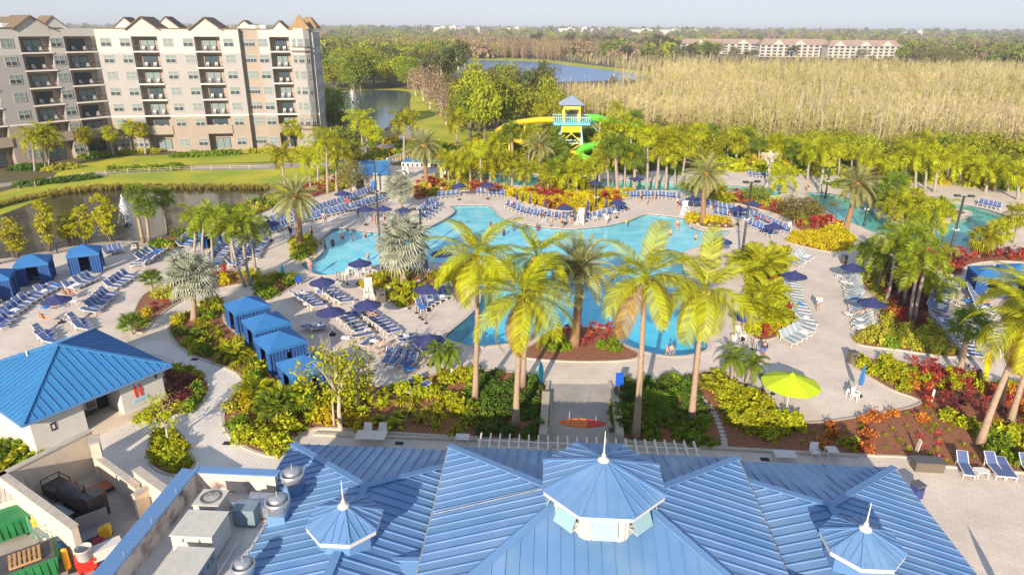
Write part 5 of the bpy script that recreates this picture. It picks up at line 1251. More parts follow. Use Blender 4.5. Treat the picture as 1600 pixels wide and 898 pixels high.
palm('silver', (303, 500), (297, 432), 'silver leaved fan palm beside the winding path', 1.0, 0, 'silver fan palms')
palm('silver', (631, 443), (629, 380), 'broad silver leaved fan palm on the pool island', 1.32, 1, 'silver fan palms')
palm('silver', (626, 330), (622, 294), 'silver leaved fan palm beside the white trellis shelter', .95, 2, 'silver fan palms')
for i, (b, c) in enumerate((((224,379),(212,304)), ((233,379),(226,326)), ((263,364),(253,309)))):
    palm('gfan', b, c, 'stout fan palm at the pond fence', .85, i, 'fan palms at the pond fence')
for i, (b, c) in enumerate((((333,421),(329,335)), ((303,395),(304,336)), ((318,402),(318,345)), ((383,448),(357,357)), ((392,446),(376,345)), ((402,432),(394,350)), ((365,415),(362,340)))):
    palm('fox', b, c, 'slender palm with arching plumes beside the left lounger rows', .95, i, 'slender palms by the left loungers')
for i, (b, c) in enumerate((((512,302),(510,214)), ((527,300),(528,240)), ((486,300),(481,246)), ((497,285),(498,232)), ((446,290),(440,240)))):
    palm('royal', b, c, 'bushy royal palm at the pond corner', .95, i, 'royal palms at the pond corner')
for i, (b, c) in enumerate((((55,267),(50,214)), ((72,264),(67,206)), ((78,262),(76,210)))):
    palm('royal', b, c, 'drooping royal palm in front of the apartment balconies', 1.0, i, 'royal palms by the apartments')
for i, (b, c) in enumerate((((178,243),(172,208)), ((207,239),(200,199)), ((228,240),(220,202)), ((140,247),(130,210)), ((378,228),(376,198)), ((455,233),(450,200)), ((470,232),(462,198)), ((478,233),(472,205)))):
    palm('fan', b, c, 'small sabal palm at the foot of the apartment wall', 1.15, i, 'sabal palms by the apartments')
for i, (b, c, k) in enumerate((((568,243),(563,186),'royal'), ((575,245),(572,200),'fan'), ((587,248),(586,208),'fan'), ((631,258),(632,188),'royal'), ((715,230),(713,186),'royal'))):
    palm(k, b, c, ('tall royal palm' if k == 'royal' else 'yellow green sabal palm')+' beside the curving road', 1.2, i, 'palms beside the curving road')
mid = [((701,290),(700,252)), ((752,295),(750,232)), ((735,290),(731,246)), ((765,292),(770,252)), ((715,295),(716,258)), ((858,300),(853,268)), ((890,302),(886,268)), ((875,300),(870,262)), ((903,305),(900,270)), ((915,300),(913,262)), ((938,298),(935,255)), ((965,303),(961,228)), ((975,300),(978,240)), ((950,298),(945,235)), ((1010,300),(1011,214)), ((1025,296),(1030,222)), ((1055,292),(1057,220)), ((1065,294),(1074,230)), ((1040,296),(1042,232)), ((990,300),(990,245)), ((820,298),(818,262)), ((800,290),(795,250)), ((845,212),(846,172)), ((985,215),(993,184)), ((962,215),(963,166)), ((800,240),(803,208)), ((822,242),(826,212)), ((838,238),(838,205)), ((785,245),(788,222)), ((770,262),(772,232)), ((860,262),(862,240)), ((880,270),(878,246)), ((900,275),(902,252)), ((945,262),(948,228)), ((970,255),(972,220)), ((1000,255),(1000,212)), ((1020,250),(1022,205)), ((1045,252),(1047,208)), ((1070,250),(1072,206)), ((965,266),(966,192)), ((985,268),(986,198)), ((1004,266),(1006,203)), ((948,268),(950,206)), ((800,264),(798,206)), ((824,266),(826,208)), ((782,262),(781,216)), ((846,266),(848,212)), ((862,264),(862,216))]
for i, (b, c) in enumerate(mid):
    palm(('royal', 'fan', 'fan', 'gfan')[i % 4] if i % 3 else 'royal', b, c, '%s %s palm in the pool thicket %s' % ('tall' if b[1]-c[1] > 55 else 'short', 'arching royal' if i % 3 == 0 else 'round headed sabal', mark(*b)), .85+.14*(i % 4), i, 'palm thicket by the slide tower')
rt = [((1163,252),(1167,212)), ((1262,282),(1267,234)), ((1281,300),(1291,229)), ((1395,345),(1397,290)), ((1424,348),(1430,306)), ((1445,297),(1447,220)), ((1430,300),(1434,240)), ((1460,300),(1468,250)), ((1392,300),(1392,254)), ((1374,325),(1378,298)), ((1410,352),(1410,318)), ((1090,255),(1092,205)), ((1110,252),(1112,204)), ((1135,255),(1138,216)), ((1205,262),(1212,225)), ((1235,265),(1240,235)), ((1310,275),(1312,235)), ((1460,365),(1462,330)), ((1540,300),(1545,262)), ((1590,312),(1590,270)), ((1575,300),(1570,268)), ((1220,300),(1225,275)), ((1500,290),(1500,250)), ((1150,262),(1152,222)), ((1185,262),(1187,225)), ((1220,262),(1222,226)), ((1250,262),(1252,228)), ((1295,268),(1297,232)), ((1330,275),(1332,238)), ((1360,282),(1362,245)), ((1415,285),(1417,240)), ((1480,288),(1482,242)), ((1520,292),(1520,252)), ((1555,300),(1556,258))]
for i, (b, c) in enumerate(rt):
    palm('royal' if i % 4 in (1, 2) else ('fan' if i % 3 else 'gfan'), b, c, '%s %s palm along the lazy river %s' % ('tall' if b[1]-c[1] > 45 else 'short', 'arching royal' if i % 4 in (1, 2) else 'round headed sabal', mark(*b)), .9+.14*(i % 4), i, 'palms along the lazy river')
for i, (b, c) in enumerate((((1528,402),(1536,372)), ((1553,398),(1560,362)), ((1585,380),(1590,335)))):
    palm('fan', b, c, 'thick trunked sabal palm above the blue cabanas', 1.1, i, 'sabal palms above the cabanas')
palm('gfan', (1347, 411), (1352, 388), 'little fan palm by the bin at the top of the walkway', .55, 1)
for i, (b, c) in enumerate((((1142,600),(1145,558)), ((1165,602),(1177,567)), ((690,587),(682,550)), ((697,586),(703,548)))):
    palm('pygmy', b, c, 'dwarf date palm %s' % ('by the sunny terrace corner' if i < 2 else 'among the loungers at the hedge'), 1.1, i, 'dwarf date palms')
for i, (x, y) in enumerate(((206,522), (237,452), (1020,650), (425,655), (470,640))):
    palm('lowfan', (x, y), (x, y-14), 'low spreading fan palm %s' % ('by the restroom roof' if i == 0 else 'in the planting bed'), 1.0, i, 'low fan palms')
# clump palms beside the right walkway
for i, (x, y, h) in enumerate(((1185, 430, 4.2), (1172, 420, 3.4), (1200, 425, 3.6), (1195, 470, 3.0), (1205, 500, 2.6), (1180, 490, 2.6), (880, 300, 3.2), (905, 300, 3.0), (860, 298, 3.0), (440, 640, 2.3), (400, 620, 2.0), (365, 560, 1.8), (760, 445, 2.4), (708, 440, 2.2), (1120, 305, 2.6), (1130, 318, 2.4))):
    e = empty('areca_palm', G(x, y, .05), i, 'bushy golden areca palm clump '+('in the bed between the pool and the right walkway' if i < 6 else 'at the back of the pool' if i < 9 else 'in the shrub bed'), 'palm', 'areca palm clumps')
    key = ('areca', i % 3)
    if key not in FM:
        r = random.Random(i); parts = []
        fr = [frond(L=1.0, n=26, leaf=.26, lw=.03, bend=1.3, vee=.4, droop=.3, seed=q) for q in range(3)]
        for q in range(46):
            el = math.radians(r.uniform(30, 85)); v, f = fr[q % 3]; a = q*2.4; rr = r.uniform(0, .28)
            parts.append((v*r.uniform(.6, 1.0) @ rotm(a, el, r.uniform(-.4, .4)).T+np.array([math.cos(a)*rr, math.sin(a)*rr, r.uniform(0, .35)]), f))
        FM[key] = npmesh('crown', *join(parts), L_areca)
    obj('crown', FM[key], e, scale=h*.85)
    m = MB()
    for q in range(7): m.tube([(.12*math.cos(q*.9)*h*.3, .12*math.sin(q*.9)*h*.3, -.05), (.2*math.cos(q*.9)*h*.5, .2*math.sin(q*.9)*h*.5, h*.42)], [.05, .035], 6)
    m.build('stem', B_gray, e)

# ------------------------------------------------------------------ trees
tree('acacia', (532, 668), 6.6, 4.6, 'feathery yellow green tree in the bed in front of the blue cabanas', 'small trees in the beds', 0, zb=.05)
tree('acacia', (560, 640), 4.6, 3.6, 'second feathery tree with a round green crown in the cabana bed', 'small trees in the beds', 1, zb=.05)
tree('acacia', (263, 690), 3.6, 2.5, 'young lime green tree in the round bed outside the restroom', 'small trees in the beds', 2, zb=.05)
fr_ = empty('bare_shoot', G(522, 665), 0, 'thin leafless pinkish shoot above the feathery tree by the cabanas', 'plant'); m = MB()
for i in range(26):
    a = i*2.4; z = 4.6+i*.06; m.tube([(.0, 0, z), (.25*math.cos(a), .25*math.sin(a), z+.5), (.35*math.cos(a), .35*math.sin(a), z+1.0)], [.02, .014, .006], 4)
m.tube([(0, 0, -.05), (.1, 0, 3), (0, 0, 6.3)], [.09, .05, .015], 6); m.build('twig', B_pale, fr_)
for i, (x, y, h) in enumerate(((25, 402, 5.4), (78, 392, 6.6), (135, 380, 5.2), (112, 383, 4.6), (173, 377, 6.6))):
    tree('bamboo', (x, y), h, 2.8, 'golden bamboo clump behind the blue cabanas at the pond', 'bamboo clumps at the pond', i, zb=0)
fp = empty('frangipani_tree', G(1197, 292), 0, 'pale bare branched frangipani tree by the lazy river', 'tree'); m = MB(); rg = random.Random(4); tips = []
def branch(p, d, l, r_, n_):
    q = p+d*l; m.tube([p, q], [r_, r_*.75], 6)
    if n_ == 0: tips.append(q); return
    for k_ in range(3): nd = (d+Vector((rg.uniform(-.8, .8), rg.uniform(-.8, .8), rg.uniform(.0, .5)))).normalized(); branch(q, nd, l*.72, r_*.7, n_-1)
branch(Vector((0, 0, -.05)), Vector((.12, 0, 1)).normalized(), 2.2, .16, 4); m.build('trunk', mat('frangipani_bark', (.62, .55, .46), .8), fp)
V, F = leaves(np.array([tuple(t) for t in tips]).repeat(5, 0)+np.random.default_rng(3).normal(size=(len(tips)*5, 3))*.12, np.zeros((len(tips)*5, 3)), .16, np.random.default_rng(4)); obj('crown', npmesh('crown', V, F, leafmat('frangipani_bloom', (.55, .50, .36), .3, .1)), fp)
grn = [(540,262,8,6,'round'),(522,215,9,7,'round'),(505,210,9,6,'round'),(520,188,10,8,'round'),(545,262,6,5,'olive')]
for i, (x, y, h, w, k) in enumerate(grn): tree(k, (x, y), h, w, 'leafy tree at the end of the apartment building', 'trees at the apartment end', i)
for i, (x, y, h, w) in enumerate(((800,254,6.5,5),(822,256,6,5),(842,252,6.5,5),(862,257,6,5),(778,256,5.5,5))): tree('light', (x, y), h, w, 'yellow green tree hiding the foot of the yellow slide', 'trees at the yellow slide', i)
tree('olive', (548, 303), 5.2, 4.2, 'greyish tree beside the hut with the blue roof', 'small trees in the beds', 2, zb=0)
# the wood around the lagoon and road
wood = [(735,215,14,8,'tall'),(757,222,14,8,'light'),(776,216,15,8,'tall'),(745,198,15,9,'light'),(800,208,13,8,'light'),(722,196,12,7,'light'),(771,192,15,9,'olive'),(820,192,16,9,'pine'),(838,180,17,10,'pine'),(850,192,13,8,'light'),(812,174,14,9,'olive'),(792,168,14,9,'light'),(868,202,10,7,'light'),(700,177,12,7,'olive'),(758,170,14,9,'pine'),(730,178,14,8,'olive'),(785,182,15,8,'tall'),(806,190,12,7,'round'),(748,212,11,7,'olive'),(718,206,10,6,'round'),(768,208,12,7,'olive'),(832,205,10,7,'light'),(855,170,14,9,'olive'),(775,165,14,9,'round'),(740,172,15,9,'light'),
        (662,158,15,9,'bare'),(672,170,15,9,'bare'),(690,182,13,9,'bare'),(650,150,13,8,'bare'),(684,165,14,8,'bare'),(697,195,12,8,'bare')]
for i, (x, y, h, w, k) in enumerate(wood):
    tree(k, (x, y), h, w, ('leafless pinkish cypress on the lagoon bank' if k == 'bare' else 'tall %s tree in the wood %s' % ({'round': 'mid green', 'light': 'yellow green', 'olive': 'olive', 'pine': 'dark loose', 'tall': 'slender'}[k], mark(x, y))), 'lagoon bank trees', i)
for i, (x, y, h, w) in enumerate(((716, 150, 22, 13), (690, 140, 17, 9), (705, 128, 18, 10), (660, 120, 17, 11), (727, 120, 16, 9))): tree('pine', (x, y), h, w, 'tall pine standing before the blue lake', 'pines before the lake', i)
rw = random.Random(21)
for i in range(58):                         # green wood behind the fountain lagoon
    x = rw.uniform(505, 700); y = rw.uniform(96, 146) if x < 585 else rw.uniform(104, 140)
    k = rw.choice(['round', 'light', 'olive', 'round', 'pine']); tree(k, (x, y), rw.uniform(11, 17), rw.uniform(9, 14), '%s tree in the lagoon wood %s' % ({'round': 'mid green', 'light': 'yellow green', 'olive': 'olive', 'pine': 'dark loose', 'tall': 'slender'}[k], mark(x, y)), 'wood behind the lagoon', i)
tree('light', (525, 138), 10, 13, 'round bright green tree at the lagoon edge', 'wood behind the lagoon', 2)
tree('light', (602, 133), 11, 10, 'yellow green tree at the lagoon edge by the small bridge', 'wood behind the lagoon', 1)
for i in range(80):                         # belt of trees between the pools and the swamp
    x = rw.uniform(880, 1720); y0 = 246+max(0, (x-1250))*.085+max(0, 1000-x)*-.12; y = y0+rw.uniform(-8, 16)
    k = rw.choice(['round', 'light', 'light', 'olive', 'light']); far = x > 1440
    tree(k, (x, y), rw.uniform(3.0, 6.8)+(1.8 if far else 0), rw.uniform(4.5, 7.5), '%s bushy tree in the green belt %s' % ({'round': 'mid green', 'light': 'yellow green', 'olive': 'olive', 'pine': 'dark loose', 'tall': 'slender'}[k], mark(x, y)), 'green belt before the swamp', i)
for i, (x, y, h, w, k) in enumerate(((1240, 352, 4.2, 4.6, 'olive'), (1262, 345, 3.2, 3.8, 'olive'), (1080, 312, 3.6, 4.4, 'round'), (1180, 320, 3.2, 4, 'round'))): tree(k, (x, y), h, w, 'grey green round headed tree in the bed by the pool chairs', 'small trees in the beds', i, zb=.05)
for i in range(26):                         # trees in front of the far blocks and at the right edge
    x = rw.choice([rw.uniform(1060, 1410), rw.uniform(1420, 1600), rw.uniform(940, 1090)]); y = rw.uniform(86, 95) if x < 1420 else rw.uniform(88, 112)
    tree('pine' if i % 2 else 'olive', (x, y), rw.uniform(9, 15), rw.uniform(9, 15), '%s standing %s' % ('dark pine' if i % 2 else 'olive green tree', mark(x, y)), 'trees before the far blocks', i)
for i, (x, y) in enumerate(((870, 80), (890, 80), (912, 81), (930, 80), (950, 82), (820, 80), (840, 80), (980, 83), (1005, 84), (1030, 84), (800, 80), (965, 81), (1050, 85))): tree('pine', (x, y), rw.uniform(16, 24), rw.uniform(14, 22), 'pine on the far shore of the blue lake', 'pines on the far lake shore', i)

# ------------------------------------------------------------------ shrubs in the beds
trunks = [(G(742, 628), .8), (G(806, 671), .8), (G(993, 685), .8), (G(1080, 658), .8), (G(1530, 696), 1.1), (G(1577, 664), 1.0), (G(303, 500), .7), (G(631, 443), .8), (G(897, 541), .8)]
W = 'in the bed between the winding path and the cabanas'
fill('path', W, [('lime', 4), ('green', 1), ('fern', 3), ('gold', 2), ('pale', 2)], .95, .85, 1.3, [(255,480),(345,470),(350,500),(440,600),(450,640),(380,700),(340,640),(300,560)], trunks)
fill('path', 'in the wide bed below the pool loungers', [('fern', 3), ('lime', 2), ('philo', 2), ('plum', 1), ('gold', 2), ('pale', 1)], 1.0, .85, 1.3, [(440,600),(700,580),(740,575),(745,690),(380,705),(450,640)], trunks)
fill('path', 'in the dark hedge left of the entry walk', [('green', 3), ('dark', 4)], .85, .9, 1.2, [(735,575),(855,580),(855,690),(735,690)], trunks)
fill('east', 'in the dark hedge right of the entry walk', [('dark', 4), ('green', 3)], .85, .9, 1.2, [(960,590),(1070,585),(1095,640),(1115,700),(960,695)], trunks)
fill('east', 'in the bed beside the stepping stones', [('lime', 3), ('philo', 2), ('gold', 1), ('fern', 1)], 1.0, .85, 1.3, [(1095,575),(1140,580),(1245,655),(1240,690),(1170,685),(1140,650),(1105,610)], trunks)
fill('east', 'in the mulch bed below the lime umbrella terrace', [('brom', 2), ('tuft', 2), ('croton', 1), ('lime', 2), ('plum', 1)], .95, .75, 1.15, [(1240,640),(1450,620),(1480,725),(1240,705)], trunks)
fill('east', 'in the russet border under the leaning palms', [('croton', 3), ('ti', 2), ('plum', 2), ('tuft', 1)], .95, .8, 1.1, [(1400,590),(1470,590),(1760,600),(1760,670),(1560,668),(1450,640)], trunks)
fill('east', 'in the mulch near the blue loungers', [('tuft', 3), ('lime', 1), ('croton', 1)], .95, .75, 1.1, [(1450,650),(1560,665),(1540,725),(1450,725)], trunks)
fill('east', 'in the clipped green mass by the leaning trunk', [('green', 3), ('lime', 1)], .95, .95, 1.25, [(1545,668),(1760,660),(1760,735),(1560,728)], trunks)
fill('east', 'in the border along the terrace edge', [('lime', 4), ('ti', 1), ('gold', 1)], .9, .8, 1.1, [(1335,550),(1420,555),(1640,600),(1560,612),(1450,605),(1400,612),(1335,580)], trunks)
fill('foxtail', 'under the foxtail palm cluster', [('plum', 3), ('ti', 1), ('croton', 1)], .9, .9, 1.25, [(1370,420),(1475,430),(1450,520),(1390,505)])
fill('foxtail', 'in the low border of the foxtail palm bed', [('pale', 4), ('green', 1)], .95, .9, 1.25, [(1335,415),(1375,420),(1395,505),(1460,515),(1500,560),(1330,545)])
fill('island', 'on the silver palm island', [('gold', 2), ('lime', 2), ('tuft', 1)], 1.1, .6, .95, None, trunks)
fill('pool_front', 'in the mulch planter at the pool front', [('ti', 2), ('green', 2)], .95, .7, 1.0, [(845,500),(965,500),(968,548),(850,548)], trunks)
fill('date_planter', 'in the ringed planter at the pool corner', [('pale', 1), ('green', 1)], .9, .8, 1.1, edge=.1)
fill('palm_island', 'on the small island at the shallow end', [('tuft', 1), ('gold', 1)], 1.6, .6, .8, edge=.1)
fill('silver', 'around the silver palm near the path', [('pale', 2), ('tuft', 1), ('ti', 1), ('gold', 1)], 1.15, .6, .95, [(270,420),(410,415),(410,445),(290,480),(225,525),(225,500)], trunks)
fill('cabana_end', 'at the end of the cabana row', [('pale', 2), ('green', 2), ('plum', 1)], .9, .9, 1.15, edge=.15)
fill('yellow_right', 'in the golden hedge by the pool chairs', [('gold', 4), ('lime', 1)], .95, .9, 1.15)
fill('areca', 'under the areca palms', [('ti', 1), ('lime', 3), ('gold', 1)], 1.05, .8, 1.1, edge=.2)
fill('top_center', 'in the bright bed behind the pool chairs', [('ti', 2), ('gold', 3), ('pale', 1)], 1.15, .9, 1.15)
fill('top_left', 'in the bed beside the silver palm and trellis', [('ti', 2), ('pale', 2), ('plum', 1), ('gold', 1)], 1.15, .9, 1.2)
fill('far_right', 'in the bed between the chairs and the lazy river', [('pale', 2), ('ti', 1), ('croton', 1), ('gold', 2)], 1.3, .9, 1.2)
fill('river_island', 'on the lazy river island', [('pale', 2), ('green', 1), ('tuft', 1)], 2.1, .6, .9)
fill('restroom_side', 'beside the restroom wall', [('lime', 2), ('plum', 1), ('green', 1)], .8, .85, 1.15, edge=.15)
fill('restroom_round', 'in the round bed outside the restroom', [('lime', 3), ('gold', 1)], .7, .8, 1.1, edge=.15)
fill('pond_side', 'along the pond fence', [('pale', 2), ('green', 1), ('tuft', 1)], 1.25, .8, 1.1)
fill('far_path', 'at the pond corner of the deck', [('pale', 2), ('croton', 1), ('ti', 1)], 1.3, .9, 1.2)
fill('right_edge', 'behind the blue cabanas', [('ti', 2), ('plum', 1), ('pale', 1)], 1.1, .9, 1.2, edge=.2)
STRIP = ccw(gpoly([(-40,745),(0,690),(60,702),(70,722),(0,745)], 1)); sheet('planting_bed', STRIP, [], .03, M_mulch, kind='structure')
fill(STRIP, 'between the restroom and the yard wall', [('dark', 1), ('lime', 1), ('green', 1)], .9, .9, 1.2, edge=.1)
# hedges and shrubs at the apartment
for i, (x0, y0, x1, y1, k, n_) in enumerate(((130,248,180,243,'green',7),(190,241,250,238,'pale',9),(270,246,375,241,'green',16),(375,241,440,236,'pale',9),(20,266,80,262,'dark',9),(75,268,120,262,'pale',6),(175,268,285,264,'green',14),(430,240,500,234,'pale',9),(30,292,150,278,'dark',12))):
    for j in range(n_):
        t = (j+.5)/n_; shrub(k, G(x0+(x1-x0)*t, y0+(y1-y0)*t, -.1), random.uniform(1.5, 2.1), 'in the hedges at the foot of the apartments', None, .7)
# undergrowth behind the pools: one mass, not countable
def mass(name, label, spots, kinds):
    Vs, Fs, Mi, mats_, o = [], [], [], [], 0
    for p, s_ in spots:
        k = random.choice(kinds); me = shrub_mesh(k, random.randrange(3)); m = me.materials[0]
        if m not in mats_: mats_.append(m)
        v = np.empty(len(me.vertices)*3); me.vertices.foreach_get('co', v); v = v.reshape(-1, 3) @ np.array(Matrix.Rotation(random.uniform(0, 6.28), 3, 'Z')).T*s_+np.array(p)
        Vs.append(v); Fs += [tuple(i+o for i in q.vertices) for q in me.polygons]; Mi += [mats_.index(m)]*len(me.polygons); o += len(v)
    me = npmesh(name, np.concatenate(Vs), Fs, mats_); me.polygons.foreach_set('material_index', Mi); ob = obj(name, me, kind='stuff'); ob['label'] = label
SP = []
for i in range(230):
    x = random.uniform(700, 1640); y = 262+max(0, x-1250)*.075+random.uniform(-18, 12); p = G(x, y, -.05)
    if not (inside(p, RIVER2) or inside(p, RIVER)): SP.append((tuple(p), random.uniform(1.5, 2.7)))
mass('undergrowth', 'bright green undergrowth behind the lazy river', SP, ['lime', 'green', 'gold', 'fern', 'green', 'lime'])
SP = [(tuple(G(random.uniform(560, 760), random.uniform(222, 262), -.05)), random.uniform(1.0, 1.9)) for i in range(70)]
mass('slope_undergrowth', 'green undergrowth on the slope beside the curving road', SP, ['lime', 'green', 'gold'])
# ------------------------------------------------------------------ loungers
M_frame = mat('white_lounger_frame', (.70, .685, .66), .4)
M_sling = mat('blue_sling', (.075, .115, .26), .75, col2=(.09, .135, .29), scale=3, objvar=.12)
M_slingsheen = mat('sheen_sling', (.30, .36, .39), .7, objvar=.08)  # sun sheen put into the sling colour
M_navy = mat('navy_canvas', (.028, .035, .13), .8, col2=(.035, .045, .15), scale=2, objvar=.1)
M_blue = mat('cabana_blue_canvas', (.03, .165, .42), .75, col2=(.026, .15, .39), scale=1.2, objvar=.06)
M_curt = mat('cabana_curtain', (.014, .075, .25), .8, col2=(.012, .065, .23), scale=1.5)
M_metal = mat('umbrella_pole', (.55, .55, .55), .4, metal=.5)
M_towel = mat('white_towel', (.78, .76, .73), .9); M_towelb = mat('blue_towel', (.03, .2, .62), .9)
def lounger_proto(nm, ms, lite, flat=False):
    r = empty(nm, (0, -500, 0), 0, 'lounger', 'lounger'); bx, bz = -.30, .36
    hx, hz = (-.30-.78, .36+.12) if flat else (-.30-.62, .36+.52)                                    # top of the backrest
    def rails(f):
        for y in (-.31, .31): f.bar((bx, y, bz), (.98, y, bz-.02), .05); f.bar((bx, y, bz), (hx, y, hz), .045)
        f.bar((.98, -.31, bz-.02), (.98, .31, bz-.02), .05); f.bar((hx, -.31, hz), (hx, .31, hz), .045); f.bar((-.5, -.31, .2), (-.72, -.31, .70 if not flat else .42), .03); f.bar((-.5, .31, .2), (-.72, .31, .70 if not flat else .42), .03)
    legs = [(-.55, -.31), (-.55, .31), (.85, -.31), (.85, .31)]
    f = MB(); rails(f)
    for y in (-.31, .31): f.bar((-.55, y, .34), (bx, y, .35), .045)
    if lite:
        for x, y in legs: f.box((x, y, .17), (.05, .05, .34))
    f.build('frame', M_frame, r)
    if not lite:
        for x, y in legs: l = MB(); l.box((x, y, .17), (.05, .05, .34)); l.build('leg', M_frame, r)
    s = MB(); s.box(((bx+.95)/2, 0, bz+.012), (.95-bx, .57, .02)); s.build('seat_sling', ms, r)
    s = MB(); s.solid([(bx, -.285, bz+.03), (bx, .285, bz+.03), (hx+.02, .285, hz+.02), (hx+.02, -.285, hz+.02)], .02); s.build('back_sling', ms, r)
    return proto(r)
LG = {('blue', 0): lounger_proto('sun_lounger', M_sling, False), ('blue', 1): lounger_proto('sun_lounger', M_sling, True), ('pale', 0): lounger_proto('sun_lounger', M_slingsheen, False), ('pale', 1): lounger_proto('sun_lounger', M_slingsheen, True), ('blue', 2): lounger_proto('sun_lounger', M_sling, False, True), ('pale', 2): lounger_proto('sun_lounger', M_slingsheen, False, True)}  # the pale set has sun sheen painted into its slings
GAPS = {}
LOUNG = []
def row(heads, d, label, n=None, v='blue', lite=None, sp=.82, skip=()):
    pts = [G(x, y, .3) for x, y in heads]; seg = [(b-a).length for a, b in zip(pts, pts[1:])]; L = sum(seg)
    n = n or max(1, int(round(L/sp))+1); dirs = d if isinstance(d, list) else [d]*len(heads)
    hd = [(G(x+dx, y+dy, .3)-G(x, y, .3)) for (x, y), (dx, dy) in zip(heads, dirs)]
    for i in range(n):
        if i in skip: continue
        s = L*i/max(1, n-1); k = 0
        while k < len(seg)-1 and s > seg[k]: s -= seg[k]; k += 1
        t = min(1, s/seg[k]) if seg else 0; p = pts[k].lerp(pts[min(k+1, len(pts)-1)], t); dv = hd[k].lerp(hd[min(k+1, len(hd)-1)], t); dv.z = 0; dv.normalize()
        c = p+dv*.9; c.z = .012 if not lite else .01
        if inside(c, POOL): continue
        lt = (c.y > 84) if lite is None else lite
        a = math.atan2(dv.y, dv.x)+random.gauss(0, .045)*(2.2 if random.random() < .12 else 1); c.x += random.gauss(0, .05); c.y += random.gauss(0, .05)
        LOUNG.append((c, a, v, 1 if lt else 0, label))
T = 'in the long row facing the left cabanas'
row([(3,488),(30,469),(60,452),(78,444)], (30,6), T); row([(100,447),(120,439),(133,432)], (30,5), 'in the short row behind the sunbathers at the left cabanas')
row([(-12,506),(0,495)], (32,8), 'at the end of the long row by the bathroom roof')
row([(130,483),(147,468),(160,456)], (30,5), 'in the row nearest the winding path bed'); row([(164,446),(178,437),(191,428)], (28,4), 'in the short row beside the silver palm bed')
row([(110,497),(118,509)], (33,6), 'in the group of four above the restroom roof', n=4); row([(55,515),(64,530)], (34,6), 'in the group of four at the restroom roof corner', n=4)
row([(163,391),(174,389),(184,387)], (12,12), 'right of the second left cabana', n=4)
row([(52,428),(72,424)], (10,12), 'in front of the first left cabana', n=2); row([(134,409),(152,405)], (10,11), 'in front of the second left cabana', n=2); row([(-3,452),(4,450)], (9,12), 'in front of the cabana at the picture edge', n=1)
row([(231,412),(245,404),(258,397),(267,391)], (-26,2), 'in the row under the fan palms by the pond'); row([(212,404),(226,394),(234,391)], (24,0), 'in the short row near the pond planter')
row([(277,383),(284,376),(292,369)], (24,2), 'near the pond bushes'); row([(322,412),(330,398),(345,384)], (33,3), 'in the row under the slender palms'); row([(355,412),(368,395),(382,378)], (30,4), 'in the row behind the slender palms')
row([(383,400),(392,385),(402,372)], (26,3), 'in the row at the palm shadows'); 
row([(423,357),(450,346),(480,339),(520,329),(560,319),(595,309)], (15,14), 'in the front row along the left pool deck'); row([(425,343),(455,334),(490,327),(530,314),(562,302),(580,296)], (14,11), 'in the back row along the left pool deck')
row([(600,306),(612,300),(625,297)], (10,9), 'beside the blue roofed hut'); 
row([(452,462),(466,471),(480,480)], (25,-4), 'in the group of five beside the cabana row'); row([(488,452),(505,462),(522,473)], (22,-3), 'in the row behind the first navy umbrella')
row([(549,488),(565,500),(583,511),(598,522)], (24,-6), 'in the row beside the open deck'); row([(518,496),(535,511),(552,527)], (24,-6), 'in the inner row below the navy umbrellas')
row([(566,541),(569,543)], (17,-14), 'alone between the rows with a white towel', n=1); row([(472,512),(478,516)], (20,-4), 'in the pair beside the second cabana', n=2)
row([(615,530),(640,540),(658,556)], (24,-6), 'in the row by the big navy umbrella'); row([(612,552),(625,553),(640,556),(650,560)], (-17,18), 'in the group with sunbathers near the hedge'); row([(655,590),(668,600)], (-20,8), 'at the hedge corner', n=2)
row([(652,474),(668,466),(683,458),(700,450)], (12,12), 'on the silver palm island deck'); row([(612,416),(640,414),(665,413)], (3,10), 'behind the silver palm island', n=6)
row([(655,331),(665,322),(676,313)], (14,7), 'around the closed umbrella by the pool', n=7); row([(660,337),(672,328),(683,320)], (13,8), 'in the second row around the closed umbrella', n=5)
row([(686,304),(716,301)], (-2,9), 'in front of the red bed', n=5); row([(748,299),(785,302)], (2,9), 'at the far pool end', n=7)
row([(795,318),(820,329),(850,334),(885,338),(925,338),(955,330),(975,322)], [(-8,9),(-7,10),(-5,11),(0,11),(3,11),(6,10),(8,8)], 'along the curved far pool edge', n=22)
row([(975,305),(1000,304),(1030,304),(1060,307)], (2,9), 'in the far row behind the pool', n=16); 
row([(1062,318),(1078,314),(1098,316)], (6,11), 'in the group beside the shallow end', n=7); row([(1106,317),(1125,322),(1145,326)], (6,11), 'in the row behind the round palm island'); row([(1118,330),(1145,336),(1170,341)], (6,11), 'in the second row behind the round palm island')
row([(1176,334),(1195,342),(1215,351),(1232,358)], (-8,12), 'in the curved row by the golden hedge'); row([(1168,345),(1190,354),(1205,362)], (-8,12), 'in the front curved row by the golden hedge')
R_ = 'on the left side of the right walkway'
row([(1232,408),(1240,402),(1250,396)], (26,9), 'at the top of the right walkway', v='pale'); row([(1222,432),(1224,455),(1232,478),(1245,500)], (26,4), R_, v='pale'); row([(1246,503),(1240,512),(1230,519),(1219,524)], [(30,10),(29,12),(28,14),(27,15)], 'at the curved lower end of the right walkway', v='pale')
row([(1339,424),(1342,445),(1349,470),(1358,490),(1362,508)], (-30,4), 'on the bed side of the right walkway', v='pale')
row([(1470,442),(1455,462),(1447,480)], (30,8), 'in the upper row of the palm terrace'); row([(1450,492),(1465,510),(1482,530),(1500,552)], (28,4), 'in the lower row of the palm terrace')
row([(1510,448),(1515,462),(1522,480)], (26,8), 'in the row before the right cabanas'); row([(1530,500),(1540,524),(1556,551)], (27,5), 'in the row by the yellow surfboard')
